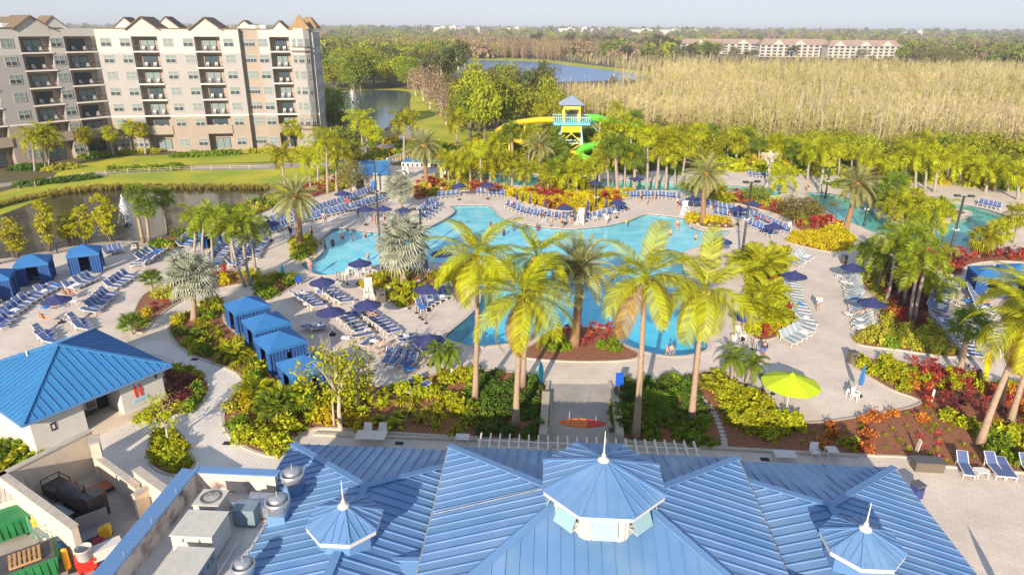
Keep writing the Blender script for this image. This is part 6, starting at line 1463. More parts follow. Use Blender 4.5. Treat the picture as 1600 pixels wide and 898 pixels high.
row([(1500,716)], (24,43), 'on the near terrace beside the white side table', n=1); row([(1543,716),(1562,719)], (30,41), 'in the pair on the sunny terrace by the leaning palm', n=2); row([(1597,720)], (32,41), 'cut off at the terrace end', n=1)
row([(1532,316),(1562,322)], (-4,8), 'beyond the lazy river bend', n=5); row([(1262,269),(1290,272)], (0,6), 'at the back fence of the river deck', n=5); row([(1172,271),(1200,274)], (2,6), 'beside the frangipani tree', n=6)
row([(1272,326),(1290,338),(1305,347)], (-7,9), 'along the lazy river bank', n=7); row([(1406,298),(1430,302)], (0,7), 'in the shade behind the river island', n=5)
LOUNG.sort(key=lambda q: q[0].x**2+q[0].y**2)
for c, a, v, lt, label in LOUNG[:300]:
    fl = not lt and random.random() < .13
    place(LG[(v, 2 if fl else lt)], c, a, None, '%slounger with %s sling %s' % ('flat ' if fl else 'white ', 'blue' if v == 'blue' else 'pale', label), 'loungers '+label)
    if random.random() < .17 and c.y > 42:     # a towel left on the seat
        k = random.choice((0, 0, 1)); b = MB(); b.box((0, 0, 0), (random.uniform(.4, .9), .5, .05)); b.box((-.1, .03, .05), (.3, .36, .07))
        b.build('towel', M_towelb if k else M_towel, loc=c+Vector((math.cos(a)*.3, math.sin(a)*.3, .41)), rz=a+random.uniform(-.3, .3), label='%s towel on a lounger %s' % ('bright blue' if k else 'white', label), cat='towel', group='towels on loungers '+label)
FV, FF, FMI, fo_ = [], [], [], 0             # the farthest loungers, too small to tell apart
for c, a, v, lt, label in LOUNG[300:]:
    for ch in KIDS[LG[('blue', 1)].name]:
        me = ch.data; w = np.empty(len(me.vertices)*3); me.vertices.foreach_get('co', w); w = w.reshape(-1, 3) @ np.array(Matrix.Rotation(a, 3, 'Z')).T+np.array(c)
        FV.append(w); FF += [tuple(i+fo_ for i in q.vertices) for q in me.polygons]; FMI += [0 if ch.name.startswith('frame') else 1]*len(me.polygons); fo_ += len(w)
me = npmesh('far_loungers', np.concatenate(FV), FF, [M_frame, M_sling]); me.polygons.foreach_set('material_index', FMI); obj('far_loungers', me, kind='stuff')['label'] = 'tiny blue and white loungers at the back of the pools'
for k, o in LG.items():
    if 'is_proto' in o: 
        for x in [*o.children_recursive, o]: bpy.data.objects.remove(x)
# towels and pads on a few loungers
for i, (x, y, c) in enumerate(((540,527,0),(480,474,0),(585,532,0),(632,537,0),(500,455,1),(640,576,1),(555,488,1),(70,480,1),(112,462,1),(1515,470,1),(1320,440,0),(1325,490,0),(1480,505,1),(1470,500,0))):
    p = G(x, y, .42); b = MB(); b.box((0, 0, 0), (.75, .5, .06)); b.box((-.15, .05, .05), (.35, .4, .06)); b.build('folded_towel', M_towelb if c else M_towel, loc=p, rz=i*1.3, label='%s towel left on a lounger' % ('bright blue' if c else 'white'), cat='towel', group='towels on loungers')

# ------------------------------------------------------------------ umbrellas
def umbrella_proto(nm, m, R, zr, za, n=8, pole=M_metal):
    r = empty(nm, (0, -500, 0), 0, 'umbrella', 'umbrella'); V = [(0, 0, za)]; F = []
    for ring_ in (1, 2, 3):
        t = ring_/3
        for k in range(n*2):
            a = math.pi*k/n; rr = R*t*(1.0 if k % 2 == 0 else .955); z = za-(za-zr)*(t**1.12)-(.0 if k % 2 == 0 else .03*t); V.append((rr*math.cos(a), rr*math.sin(a), z))
    N = n*2
    for k in range(N): F.append((0, 1+k, 1+(k+1) % N))
    for g in (0, 1):
        for k in range(N): F.append((1+g*N+k, 1+(g+1)*N+k, 1+(g+1)*N+(k+1) % N, 1+g*N+(k+1) % N))
    c = obj('canopy', npmesh('canopy', V, F, m), r)
    v = MB(); v.lathe([(.22, za-.02), (.2, za+.03), (.03, za+.13), (.02, za+.22)], n=8); v.build('vent_cap', m, c)
    p = MB(); p.tube([(0, 0, .05), (0, 0, za-.05)], .028, 8); p.build('pole', pole, r)
    b = MB(); b.lathe([(.32, 0), (.32, .06), (.1, .1), (.06, .35)], n=14); b.build('base', M_frame if m is not M_navy else M_dark, r)
    for k in range(n):
        a = 2*math.pi*k/n; q = MB(); q.bar((.03*math.cos(a), .03*math.sin(a), za-.08), (R*.97*math.cos(a), R*.97*math.sin(a), zr-.02), .02); q.build('rib', pole, r)
    return proto(r)
UM = umbrella_proto('navy_umbrella', M_navy, 1.32, 2.2, 2.72)
for i, (x, y, w) in enumerate(((87,466,'over the sunbathers near the left cabanas'),(562,409,'beside the left pool edge'),(503,438,'nearest the blue sign boards'),(516,484,'over the inner lounger row'),(574,473,'beside the white lifeguard stand'),(667,449,'on the silver palm island'),(671,528,'at the pool edge beside the hedge'),(690,394,'in front of the pool water behind palm fronds'),(570,325,'behind the left pool edge'),(598,325,'next to the silver palm on the left pool deck'),(630,327,'under the second lamp post'),(535,301,'by the blue roofed hut'),(420,348,'at the start of the left pool rows'),(965,315,'at the far pool corner'),(883,323,'in the middle of the far pool edge'),(1085,309,'beside the date palm at the shallow end'),(1155,325,'in the chairs behind the round island'),(1177,317,'before the lazy river bed'),(1112,383,'at the right pool edge'),(1128,375,'behind another at the right pool edge'),(1165,491,'by the areca bed'),(1242,428,'over the sheen-painted loungers of the right walkway'),(1333,416,'at the top bin of the right walkway'),(1363,470,'beside the foxtail palms'),(717,289,'in front of the red bed'),(762,288,'at the far pool end'),(930,284,'by the slide tower palms'),(995,278,'in the palm thicket'),(1210,352,'by the golden hedge'))):
    p = G(x, y, 2.45); place(UM, (p.x, p.y, .01), random.uniform(0, .7), None, 'open navy umbrella '+w, 'navy umbrellas')
LUM = umbrella_proto('lime_umbrella', mat('lime_canvas', (.46, .58, .008), .7), 2.08, 2.2, 2.95, 8, M_frame)
p = G(1237, 592, 2.6); place(LUM, (p.x, p.y, .01), .25, None, 'big lime green umbrella on the sunny terrace', None)
def closed_umb(x, y, label, m=M_navy, h=2.5):
    p = G(x, y); r = empty('closed_umbrella', p, 0, label, 'umbrella', 'closed umbrellas'); b = MB(); pr = []
    n = 16; vs = []
    for z, rr in ((.95, .15), (1.3, .2), (1.9, .15), (h, .03)):
        for k in range(n): a = 2*math.pi*k/n; q = rr*(1 if k % 2 else .72); vs.append((q*math.cos(a), q*math.sin(a), z))
    b.add(vs, [(i*n+k, i*n+(k+1) % n, (i+1)*n+(k+1) % n, (i+1)*n+k) for i in range(3) for k in range(n)]+[tuple(range(3*n, 4*n))]); b.build('folded_canopy', m, r)
    b = MB(); b.tube([(0, 0, .04), (0, 0, h+.12)], .025, 8); b.build('pole', M_metal, r); b = MB(); b.lathe([(.3, 0), (.3, .06), (.08, .12)], n=14); b.build('base', M_dark, r)
for x, y in ((808, 322), (828, 328), (852, 333), (918, 337), (947, 334), (916, 346)): closed_umb(x, y, 'closed navy umbrella standing along the curved far pool edge')
closed_umb(668, 330, 'closed navy umbrella among the loungers by the pool corner'); closed_umb(1341, 618, 'closed royal blue umbrella beside the white chair on the sunny terrace', M_blue, 2.6); closed_umb(1583, 968, 'closed white umbrella casting a long shadow on the near terrace', M_frame, 2.5)

# ------------------------------------------------------------------ cabanas
def cabana_proto():
    r = empty('cabana', (0, -500, 0), 0, 'cabana', 'cabana'); h = 1.55; ze = 2.3; za = 3.05
    k = [(-h, -h), (h, -h), (h, h), (-h, h)]
    ro = MB(); ro.bar((0, 0, za), (0, 0, za+.05), .1); ro = ro.build('roof', M_blue, r)
    for i in range(4):
        a, b = k[i], k[(i+1) % 4]; q = MB(); q.solid([(a[0], a[1], ze), (b[0], b[1], ze), (0, 0, za)], .03); q.build('roof_panel', M_blue, ro)
    v = MB()
    for i in range(4):
        a, b = Vector(k[i]), Vector(k[(i+1) % 4])
        for j in range(10):
            p0 = a.lerp(b, j/10); p1 = a.lerp(b, (j+1)/10); o = (Vector((0, 0))-(a+b)/2).normalized()*(-.012 if j % 2 else .0)
            v.add([(p0.x+o.x, p0.y+o.y, ze), (p1.x+o.x, p1.y+o.y, ze), (p1.x+o.x, p1.y+o.y, ze-.26), (p0.x+o.x, p0.y+o.y, ze-.26)], [(0, 1, 2, 3)])
    v.build('valance', M_blue, r)
    for a in k: p = MB(); p.box((a[0]*.95, a[1]*.95, 1.15), (.08, .08, 2.3)); p.build('post', M_curt, r)
    def curtain(a, b, n):
        a = Vector(a); b = Vector(b); d = (b-a); nn = Vector((-d.y, d.x)).normalized(); m = MB(); vs = []
        for z, f in ((2.25, .5), (1.2, .8), (.04, 1.25)):
            for i in range(n+1): p = a.lerp(b, i/n)+nn*(.028*f*(1 if i % 2 else -1)); vs.append((p.x, p.y, z))
        m.add(vs, [(g*(n+1)+i, g*(n+1)+i+1, (g+1)*(n+1)+i+1, (g+1)*(n+1)+i) for g in (0, 1) for i in range(n)]); m.build('curtain', M_curt, r)
    e = h*.94
    curtain((-e, e), (e, e), 20); curtain((-e, -e), (-e, e), 20); curtain((e, -e), (e, -e*.1), 10); curtain((e, e*.15), (e, e), 10); curtain((-e, -e), (-e*.35, -e), 8); curtain((e*.35, -e), (e, -e), 8)
    s = MB(); s.box((0, .9, .25), (2.2, .8, .45)); s.box((0, 1.3, .6), (2.2, .2, .5)); s.build('bench', M_curt, r)
    f = MB(); f.lathe([(.03, 2.0), (.3, 1.98), (.28, 2.04), (.03, 2.06)], n=6); f.build('ceiling_fan', M_frame, r)
    return proto(r)
CB = cabana_proto()
for i, (x, y, rz, w) in enumerate(((-12,425,25,'cut off at the picture edge'),(50,402,25,'with two grey chairs, between bamboo clumps'),(130,387,25,'at the pond fence beside the bamboo'),(385,470,-50,'at the back end of the row of four'),(415,496,-50,'second from the back of the row of four'),(437,524,-50,'third from the back of the row of four'),(475,562,-50,'at the hedge end of the row of four'),(1548,420,-15,'beside the red bushes on the palm terrace'),(1594,417,-15,'behind another on the palm terrace'),(326,352,20,'hidden behind slender palms by the pond'),(-60,440,25,'at the far left of the pond row'))):
    p = G(x, y, 2.7); place(CB, (p.x, p.y, .01), math.radians(rz), 1.02 if i not in (9,) else .8, 'bright blue canvas cabana '+w, 'blue cabanas')

# ------------------------------------------------------------------ lamp posts
M_pole = mat('dark_lamp_pole', (.03, .032, .03), .5)
M_lens = mat('lamp_lens', (.55, .55, .52), .3)
def lamp(b, t, label, two=True):
    p = G(*b); q = at(t[0], t[1], p.y); h = q.z; r = empty('lamp_post', p, random.uniform(-.4, .4), label, 'lamp post', 'dark lamp posts')
    m = MB(); m.lathe([(.2, 0), (.2, .25), (.13, .35), (.15, 1.0), (.11, h)], n=12); m.build('pole', M_pole, r, smooth=True)
    for s_ in ((-1, 1) if two else (1,)):
        a = MB(); a.bar((0, 0, h-.15), (s_*.5, 0, h-.05), .07); a.build('arm', M_pole, r)
        f = MB(); f.box((s_*.72, 0, h), (.6, .42, .2)); fo = f.build('fixture', M_pole, r); l = MB(); l.box((s_*.72, 0, h-.11), (.5, .34, .03)); l.build('lens', M_lens, fo)
    c = MB()
    for a_ in (0, 2.1, 4.2): c.tube([(0, 0, h*.55), (.25*math.cos(a_), .25*math.sin(a_), h*.55+.05)], .03, 6); c.lathe([(.06, 0), (.13, .2), (.02, .22)], (.28*math.cos(a_), .28*math.sin(a_), h*.55), 8)
    c.build('spotlight', M_frame, r)
for b, t, w in (((597,433),(592,302),'behind the silver palm island'),((661,440),(654,327),'in front of the silver palm'),((1157,414),(1172,284),'beside the areca palms'),((1477,424),(1507,306),'leaning over the lazy river bend'),((1350,352),(1358,308),'in front of the lazy river'),((1289,310),(1296,262),'behind the lazy river'),((1573,362),(1584,322),'at the lounger deck of the lazy river'),((933,288),(936,230),'by the slide tower'),((990,300),(994,240),'in the palm thicket'),((930,328),(932,294),'behind the far pool edge'),((588,300),(588,250),'at the blue roofed hut')):
    lamp(b, t, 'dark lamp post '+w)

# ------------------------------------------------------------------ boards, bins, tables, chairs
def board(x, y, L, w, m, label, tilt, rz, z=0.0, lying=False, stripe=None):
    r = empty('surfboard', G(x, y, z), rz, label, 'surfboard'); N = 20; top = []; bot = []
    for i in range(N+1):
        t = i/N; ww = w/2*math.sin(math.pi*min(1, max(0, t)))**.55 if 0 < t < 1 else .01; top.append((-ww, t*L)); bot.append((ww, t*L))
    vs = []; 
    for a, b_ in zip(top, bot): vs += [(a[0], .04, a[1]), (b_[0], .04, b_[1]), (a[0]*.9, -.04, a[1]), (b_[0]*.9, -.04, b_[1])]
    fs = []; mi = []
    for i in range(N):
        o = i*4; q = o+4; fs += [(o, o+1, q+1, q), (o+2, q+2, q+3, o+3), (o, q, q+2, o+2), (o+1, o+3, q+3, q+1)]; mi += [1 if (stripe and i > N*.55) else 0]*4
    fs += [(0, 2, 3, 1), (4*N, 4*N+1, 4*N+3, 4*N+2)]; mi += [0, 0]
    me = npmesh('deck', vs, fs, [m, stripe or m], False); me.polygons.foreach_set('material_index', mi)
    o = obj('deck', me, r, rot=(tilt, 0, 0) if not lying else (Matrix.Rotation(math.pi/2, 3, 'Y') @ Matrix.Rotation(-.9, 3, 'Z')).to_euler())
    f = MB(); f.box((0, -.12, L*.12), (.02, .16, .16), taper=.4); f.build('fin', m, o); return r
M_or = mat('orange_board', (.72, .16, .01), .3, coat=.4); M_rd = mat('red_board', (.55, .03, .02), .3, coat=.4); M_tq = mat('turquoise_board', (.05, .48, .62), .3, coat=.3); M_yb = mat('yellow_board', (.85, .52, .01), .35); M_sb = mat('sign_blue', (.012, .09, .50), .35)
board(846, 600, 1.9, .5, M_tq, 'turquoise surfboard standing upright beside the entry walk', -.12, .4)
board(1540, 590, 2.2, .55, M_yb, 'yellow surfboard standing upright at the palm terrace', -.1, .3)
board(443, 434, 1.5, .4, M_tq, 'small turquoise surfboard sign by the cabana hedge', -.08, .5)
r = board(872, 659, 3.1, .62, M_or, 'orange and red paddle board hung across the entry walk', 0, TH, 2.4, True, M_rd)
hg = MB()
for x in (.7, 2.4): hg.bar((x, 0, .0), (x, -.2, .95), .02)
hg.build('hanger', M_perg, r)
sb = empty('sign_board', G(967, 612), .15, 'bright blue sign board on a post beside the entry walk', 'sign'); b = MB(); b.box((0, 0, 1.1), (.62, .06, 1.05), M=Matrix.Rotation(-.15, 3, 'X')); b.build('panel', M_sb, sb); b = MB(); b.box((0, -.06, .68), (.5, .02, .07)); b.build('white_strip', M_white, sb)
b = MB(); b.box((0, .05, .4), (.09, .09, .8)); b.box((0, -.35, .05), (.45, .25, .1)); b.build('post', M_white, sb)
sb = empty('sign_board', G(467, 446), .6, 'small royal blue sign board by the first navy umbrella', 'sign'); b = MB(); b.box((0, 0, .75), (.6, .05, .75)); b.build('panel', M_sb, sb); b = MB(); b.box((-.2, 0, .2), (.04, .04, .42)); b.box((.2, 0, .2), (.04, .04, .42)); b.build('post', M_white, sb)
M_wick = mat('brown_wicker', (.16, .13, .10), .8, col2=(.11, .09, .07), scale=30); M_wickt = mat('grey_wicker_lid', (.10, .10, .11), .7)
wb = empty('storage_box', G(1451, 737), -.08, 'brown wicker storage box with a dark lid at the terrace edge', 'box'); b = MB(); b.box((0, .3, .32), (1.75, .75, .62)); b.build('body', M_wick, wb); b = MB(); b.box((0, .3, .67), (1.85, .85, .09)); b.build('lid', M_wickt, wb)
def bin_(x, y, m, label, s=1.0, rz=0.0):
    r = empty('litter_bin', G(x, y), rz, label, 'bin'); b = MB(); b.box((0, 0, .45*s), (.55*s, .55*s, .9*s)); b.build('body', m, r); b = MB(); b.box((0, 0, .95*s), (.62*s, .62*s, .1*s)); b.build('lid', M_wickt if m is not M_sb else M_sb, r); b = MB(); b.box((0, -.28*s, .72*s), (.34*s, .03, .12*s)); b.build('slot', M_white if m is M_sb else M_dark, r)
bin_(1430, 776, mat('navy_bin', (.04, .06, .22), .4), 'navy blue litter bin with a white label at the clubhouse corner', 1.0, .3)
bin_(1330, 566, M_wick, 'brown litter bin on the sunny terrace by the palm bed', 1.05, .1); bin_(1318, 411, M_wick, 'brown litter bin at the top of the right walkway', 1.0); bin_(213, 393, M_kerb, 'round pale planter bin near the pond fence', 1.1); bin_(596, 472, M_wick, 'brown towel bin beside the white lifeguard stand', 1.3, .5)
b = MB(); b.box((0, 0, .55), (.06, .3, 1.1), M=Matrix.Rotation(.15, 3, 'X')); b.build('path_light', M_white, loc=G(1432, 708), label='white path light post among the orange crotons', cat='lamp')
for x, y in ((695, 585), (706, 588), (608, 462), (1455, 628)):
    b = MB(); b.lathe([(.09, 0), (.09, .95), (.1, 1.0), (.05, 1.1)], n=12); b.build('bollard_light', M_white, loc=G(x, y), label='slim white bollard light '+('among the dwarf palms' if x > 650 and x < 800 else 'on the silver palm island' if x < 650 else 'in the russet border'), cat='bollard', group='white bollard lights')
def side_table(x, y, label, w=.6, d=.5, h=.4, m=M_frame, rz=0.0):
    r = empty('side_table', G(x, y), rz, label, 'table', 'white side tables'); b = MB(); b.box((0, 0, h), (w, d, .05)); b.build('tabletop', m, r)
    for a in (-1, 1):
        for c in (-1, 1): b = MB(); b.box((a*(w/2-.04), c*(d/2-.04), h/2), (.045, .045, h)); b.build('leg', m, r)
side_table(1531, 743, 'white side table between the blue loungers on the near terrace', .7, .6, .42)
side_table(581, 694, 'large white table on the clubhouse terrace beside two chairs', 2.0, 1.0, .74, M_white, TH); side_table(723, 696, 'small white table at the pergola end of the terrace', .9, .7, .7, M_white, TH); side_table(1297, 716, 'small white table beside the terrace chair', .7, .7, .7, M_white, TH); side_table(1225, 719, 'low white table on the clubhouse terrace', 1.4, .8, .5, M_white, TH)
for x, y, w in ((75,435,'by the first left cabana'),(145,414,'by the second left cabana'),(118,475,'among the sunbathers'),(575,520,'in the row beside the open deck'),(610,580,'by the hedge sunbathers'),(900,352,'at the far pool edge'),(850,348,'near the closed umbrellas'),(1310,435,'on the right walkway'),(1500,478,'on the palm terrace'),(672,474,'on the silver palm island deck')): side_table(x, y, 'little white side table '+w)
def chair(x, y, rz, label, z=0.0):
    r = empty('patio_chair', G(x, y, z), rz, label, 'chair', 'white patio chairs'); b = MB(); b.box((0, 0, .44), (.52, .5, .05)); b.build('seat', M_towel, r); b = MB(); b.box((0, .25, .75), (.52, .05, .5), M=Matrix.Rotation(-.12, 3, 'X')); b.build('backrest', M_towel, r)
    for a in (-.25, .25):
        for c in (-.23, .23): b = MB(); b.box((a, c, .22), (.045, .045, .44)); b.build('leg', M_frame, r)
        b = MB(); b.box((a, 0, .64), (.045, .48, .04)); b.box((a, -.22, .54), (.04, .04, .2)); b.build('armrest', M_frame, r)
chair(575, 683, TH, 'white patio chair at the large terrace table, pond side'); chair(598, 683, TH, 'white patio chair at the large terrace table, pergola side'); chair(1271, 714, TH, 'white patio chair alone on the clubhouse terrace'); chair(1335, 624, .8, 'white patio chair beside the closed royal blue umbrella'); chair(1328, 618, -2.2, 'white patio chair turned away from the royal blue umbrella')
for i, (x, y) in enumerate(((548,430),(560,433),(572,430),(585,427),(600,424),(540,434),(1148,540),(1160,530),(1152,522))): chair(x, y, i*1.1, 'pool side chair '+('by the left pool edge umbrella' if i < 6 else 'by the areca bed umbrella'))
dt = empty('black_bistro_set', G(1205, 612), 0, 'black bistro stools and table under the lime umbrella', 'furniture')
for x, y in ((-.6, .2), (0, -.3), (.6, .1)): b = MB(); b.lathe([(.2, 0), (.2, .03), (.03, .05), (.03, .7), (.2, .72), (.2, .76)], (x, y, 0), 12); b.build('stool', M_dark, dt)
for i, (x, y) in enumerate(((640,482),(651,489),(656,496),(660,499),(666,505),(527,437),(532,439),(537,440),(543,444),(528,358),(535,360),(1175,545),(1180,555),(1160,545))):
    r = empty('queue_post', G(x, y), 0, 'slim black queue post '+('beside the silver palm island' if i < 5 else 'at the left pool edge' if i < 11 else 'by the areca bed'), 'post', 'black queue posts'); b = MB(); b.tube([(0, 0, .03), (0, 0, 1.0)], .03, 8); b.build('pole', M_dark, r); b = MB(); b.lathe([(.19, 0), (.19, .03), (.05, .06)], n=12); b.build('base', M_dark, r)
def guard(x, y, label):
    r = empty('lifeguard_stand', G(x, y), random.uniform(-.3, .3), label, 'stand', 'lifeguard stands')
    b = MB()
    for a in (-1, 1):
        for c in (-1, 1): b.bar((a*.55, c*.55, 0), (a*.35, c*.3, 1.5), .09)
    b.build('leg', M_white, r); b = MB(); b.box((0, 0, 1.5), (.8, .7, .08)); b.build('seat', M_white, r); b = MB(); b.box((0, .32, 1.9), (.8, .06, .8)); b.build('backrest', M_white, r); b = MB(); b.box((0, 0, .8), (.95, .9, .05), taper=.9); b.box((0, .46, .75), (.85, .03, 1.4)); b.build('panel', M_white, r)
guard(577, 468, 'white wooden lifeguard stand beside the brown towel bin'); guard(1070, 338, 'white lifeguard stand at the shallow pool end'); guard(907, 350, 'white lifeguard stand on the far pool edge')
# drain covers, rocks
for x, y in ((624, 692), (1195, 717), (355, 692), (304, 561)): b = MB(); b.box((0, 0, .0), (.55, .35, .03)); b.build('drain_cover', M_dark, loc=G(x, y, .03), rz=TH, label='dark drain cover set in the paving '+('of the clubhouse terrace' if y > 690 and x > 500 else 'of the winding path'), cat='drain cover', group='drain covers')
M_rock = mat('pale_rock', (.50, .40, .31), .9, col2=(.38, .31, .25), scale=3)
for i in range(46):
    if i < 24: x, y = random.uniform(615, 665), random.uniform(438, 466); w = 'around the silver palm'
    elif i < 40: a = random.uniform(0, 1); x, y = 470+a*22, 408-abs(a-.35)*10+random.uniform(-6, 2); w = 'in the ringed planter'
    else: x, y = random.uniform(1075, 1140), random.uniform(348, 355); w = 'on the round palm island'
    s = MB(); s.lathe([(0, -.05), (.2, -.02), (.26, .1), (.16, .22), (0, .26)], n=7, a0=i, cap=False); s.build('rock', M_rock, loc=G(x, y, .09), rz=i, scale=(random.uniform(.7, 1.5), random.uniform(.7, 1.2), random.uniform(.6, 1.2)), label='pale boulder '+w, cat='rock', group='pale boulders '+w)
# inflatable tubes on the lazy river
for i, (x, y) in enumerate(((1420, 376), (1468, 378), (1512, 373), (1418, 370), (1302, 318))):
    V = []; F = []; n1, n2 = 18, 8
    for a in range(n1):
        for b_ in range(n2): A = 2*math.pi*a/n1; B = 2*math.pi*b_/n2; V.append(((.42+.17*math.cos(B))*math.cos(A), (.42+.17*math.cos(B))*math.sin(A), .17*math.sin(B)))
    for a in range(n1):
        for b_ in range(n2): F.append((a*n2+b_, ((a+1) % n1)*n2+b_, ((a+1) % n1)*n2+(b_+1) % n2, a*n2+(b_+1) % n2))
    obj('inflatable_ring', npmesh('inflatable_ring', V, F, M_yel if i == 4 else mat('ring_blue', (.08, .42, .70), .3), True), loc=G(x, y, .02), label=('yellow' if i == 4 else 'pale blue')+' inflatable ring floating on the lazy river', cat='pool ring', group='inflatable rings')

# ------------------------------------------------------------------ people
SK = {}
def figure(pose):
    if pose in SK: return SK[pose]
    J = {'pelvis': (0, 0, .92), 'belly': (0, 0, 1.08), 'chest': (0, .01, 1.28), 'neck': (0, 0, 1.45), 'head': (0, -.01, 1.58), 'crown': (0, 0, 1.69), 'nose': (0, -.11, 1.57)}
    for s_, n_ in ((-1, 'l'), (1, 'r')):
        J['sh'+n_] = (s_*.17, 0, 1.38); J['el'+n_] = (s_*.23, .02, 1.12); J['wr'+n_] = (s_*.24, -.06, .88); J['ha'+n_] = (s_*.24, -.09, .78); J['th'+n_] = (s_*.21, -.12, .82)
        J['hp'+n_] = (s_*.09, 0, .88); J['kn'+n_] = (s_*.10, -.01, .48); J['an'+n_] = (s_*.10, .02, .08); J['to'+n_] = (s_*.11, -.14, .03)
    if pose == 'walk':
        J['knl'] = (-.09, -.16, .50); J['anl'] = (-.09, -.24, .09); J['tol'] = (-.09, -.40, .05); J['knr'] = (.09, .08, .48); J['anr'] = (.09, .32, .14); J['tor'] = (.09, .2, .04); J['ell'] = (-.23, .12, 1.12); J['wrl'] = (-.22, .12, .9); J['hal'] = (-.22, .1, .8); J['elr'] = (.23, -.05, 1.13); J['wrr'] = (.22, -.2, .95); J['har'] = (.22, -.26, .88); J['thr'] = (.2, -.26, .93); J['thl'] = (-.2, .06, .83)
    if pose == 'recline':
        for k, v in dict(pelvis=(0, .1, .50), belly=(0, .22, .58), chest=(0, .42, .76), neck=(0, .55, .90), head=(0, .60, 1.02), crown=(0, .62, 1.14), nose=(0, .50, 1.04)).items(): J[k] = v
        for s_, n_ in ((-1, 'l'), (1, 'r')):
            J['sh'+n_] = (s_*.17, .50, .84); J['el'+n_] = (s_*.26, .28, .66); J['wr'+n_] = (s_*.22, .06, .64); J['ha'+n_] = (s_*.2, -.03, .63); J['th'+n_] = (s_*.17, .0, .68); J['hp'+n_] = (s_*.09, .05, .48)
            kz = .72 if s_ > 0 else .52; J['kn'+n_] = (s_*.1, -.36, kz); J['an'+n_] = (s_*.1, -.76, .46); J['to'+n_] = (s_*.11, -.82, .58)
    E_ = [('pelvis', 'belly'), ('belly', 'chest'), ('chest', 'neck'), ('neck', 'head'), ('head', 'crown'), ('head', 'nose')]
    for n_ in 'lr': E_ += [('chest', 'sh'+n_), ('sh'+n_, 'el'+n_), ('el'+n_, 'wr'+n_), ('wr'+n_, 'ha'+n_), ('wr'+n_, 'th'+n_), ('pelvis', 'hp'+n_), ('hp'+n_, 'kn'+n_), ('kn'+n_, 'an'+n_), ('an'+n_, 'to'+n_)]
    rad = {'pelvis': (.15, .11), 'belly': (.135, .10), 'chest': (.165, .115), 'neck': (.058, .06), 'head': (.088, .1), 'crown': (.07, .075), 'nose': (.02, .02), 'sh': (.065,)*2, 'el': (.044,)*2, 'wr': (.032,)*2, 'ha': (.03, .022), 'th': (.014,)*2, 'hp': (.095,)*2, 'kn': (.06,)*2, 'an': (.042,)*2, 'to': (.035, .025)}
    names = list(J); idx = {k: i for i, k in enumerate(names)}
    me = bpy.data.meshes.new('sk'); me.from_pydata([J[k] for k in names], [(idx[a], idx[b]) for a, b in E_], []); o = bpy.data.objects.new('sk', me); C.objects.link(o)
    o.modifiers.new('skin', 'SKIN'); sub_ = o.modifiers.new('sub', 'SUBSURF'); sub_.levels = sub_.render_levels = 1
    for i, k in enumerate(names):
        rr = rad[k] if k in rad else rad[k[:2]]; me.skin_vertices[0].data[i].radius = rr; me.skin_vertices[0].data[i].use_root = (k == 'pelvis')
    dg = bpy.context.evaluated_depsgraph_get(); dg.update(); ev = o.evaluated_get(dg).to_mesh()
    V = np.array([v.co[:] for v in ev.vertices]); N_ = np.array([v.normal[:] for v in ev.vertices]); F = [tuple(p.vertices) for p in ev.polygons]; bpy.data.objects.remove(o)
    P_ = np.array([J[k] for k in names]); near = [names[i] for i in np.argmin(((V[:, None]-P_[None])**2).sum(2), 1)]
    def part(sel, push):
        fs = [f for f in F if all(near[i] in sel for i in f)]; use = sorted({i for f in fs for i in f}); mp = {i: j for j, i in enumerate(use)}; return (V[use]+N_[use]*push), [tuple(mp[i] for i in f) for f in fs]
    SK[pose] = dict(body=(V, F), shorts=part({'pelvis', 'hpl', 'hpr', 'belly'} if pose != 'x' else (), .02), shirt=part({'chest', 'belly', 'shl', 'shr', 'pelvis', 'ell', 'elr'}, .025), top=part({'chest'}, .018), hair=part({'crown', 'head'}, .02)); return SK[pose]
M_skin = [mat('skin_light', (.55, .30, .19), .55), mat('skin_tan', (.40, .20, .12), .55), mat('skin_dark', (.13, .065, .04), .55)]
M_hair = [mat('hair_dark', (.03, .02, .015), .6), mat('hair_brown', (.10, .055, .03), .6), mat('hair_fair', (.35, .24, .12), .6)]
CLO = {'white': (.8, .78, .75), 'navy': (.03, .04, .12), 'red': (.6, .03, .03), 'black': (.02, .02, .02), 'blue': (.04, .15, .5), 'orange': (.75, .2, .03), 'yellow': (.8, .6, .05), 'pink': (.7, .25, .3), 'khaki': (.4, .3, .2)}
PM = {}
def pm(key, vf, m):
    if key not in PM: PM[key] = npmesh(key[0], np.array(vf[0]), vf[1], m, True)
    return PM[key]
def person(p, pose, rz, label, skin=0, hair=0, shorts='navy', shirt=None, scale=1.0):
    f = figure(pose); e = empty('person', p, rz, label, 'person', None, scale)
    obj('body', pm(('body', pose, skin), f['body'], M_skin[skin]), e)
    hv, hf = f['hair']; hp_ = (hv, [q for q in hf if np.mean([hv[i][2] for i in q]) > np.max(hv[:, 2])-.17 and (np.mean([hv[i][1] for i in q]) > np.mean(hv[:, 1])-.045 or np.mean([hv[i][2] for i in q]) > np.max(hv[:, 2])-.06)])
    obj('hair', pm(('hair', pose, hair), hp_, M_hair[hair]), e)
    cm_ = lambda c: mat('cloth_'+c, CLO[c], .85)
    obj('shorts', pm(('shorts', pose, shorts), f['shorts'], cm_(shorts)), e)
    if shirt: k = 'top' if shirt.startswith('~') else 'shirt'; c = shirt.strip('~'); obj(k, pm((k, pose, c), f[k], cm_(c)), e)
    return e
person(G(1277, 485), 'walk', math.pi-.2, 'person in a white shirt and khaki shorts walking up the right walkway', 1, 2, 'khaki', 'white', 1.02)
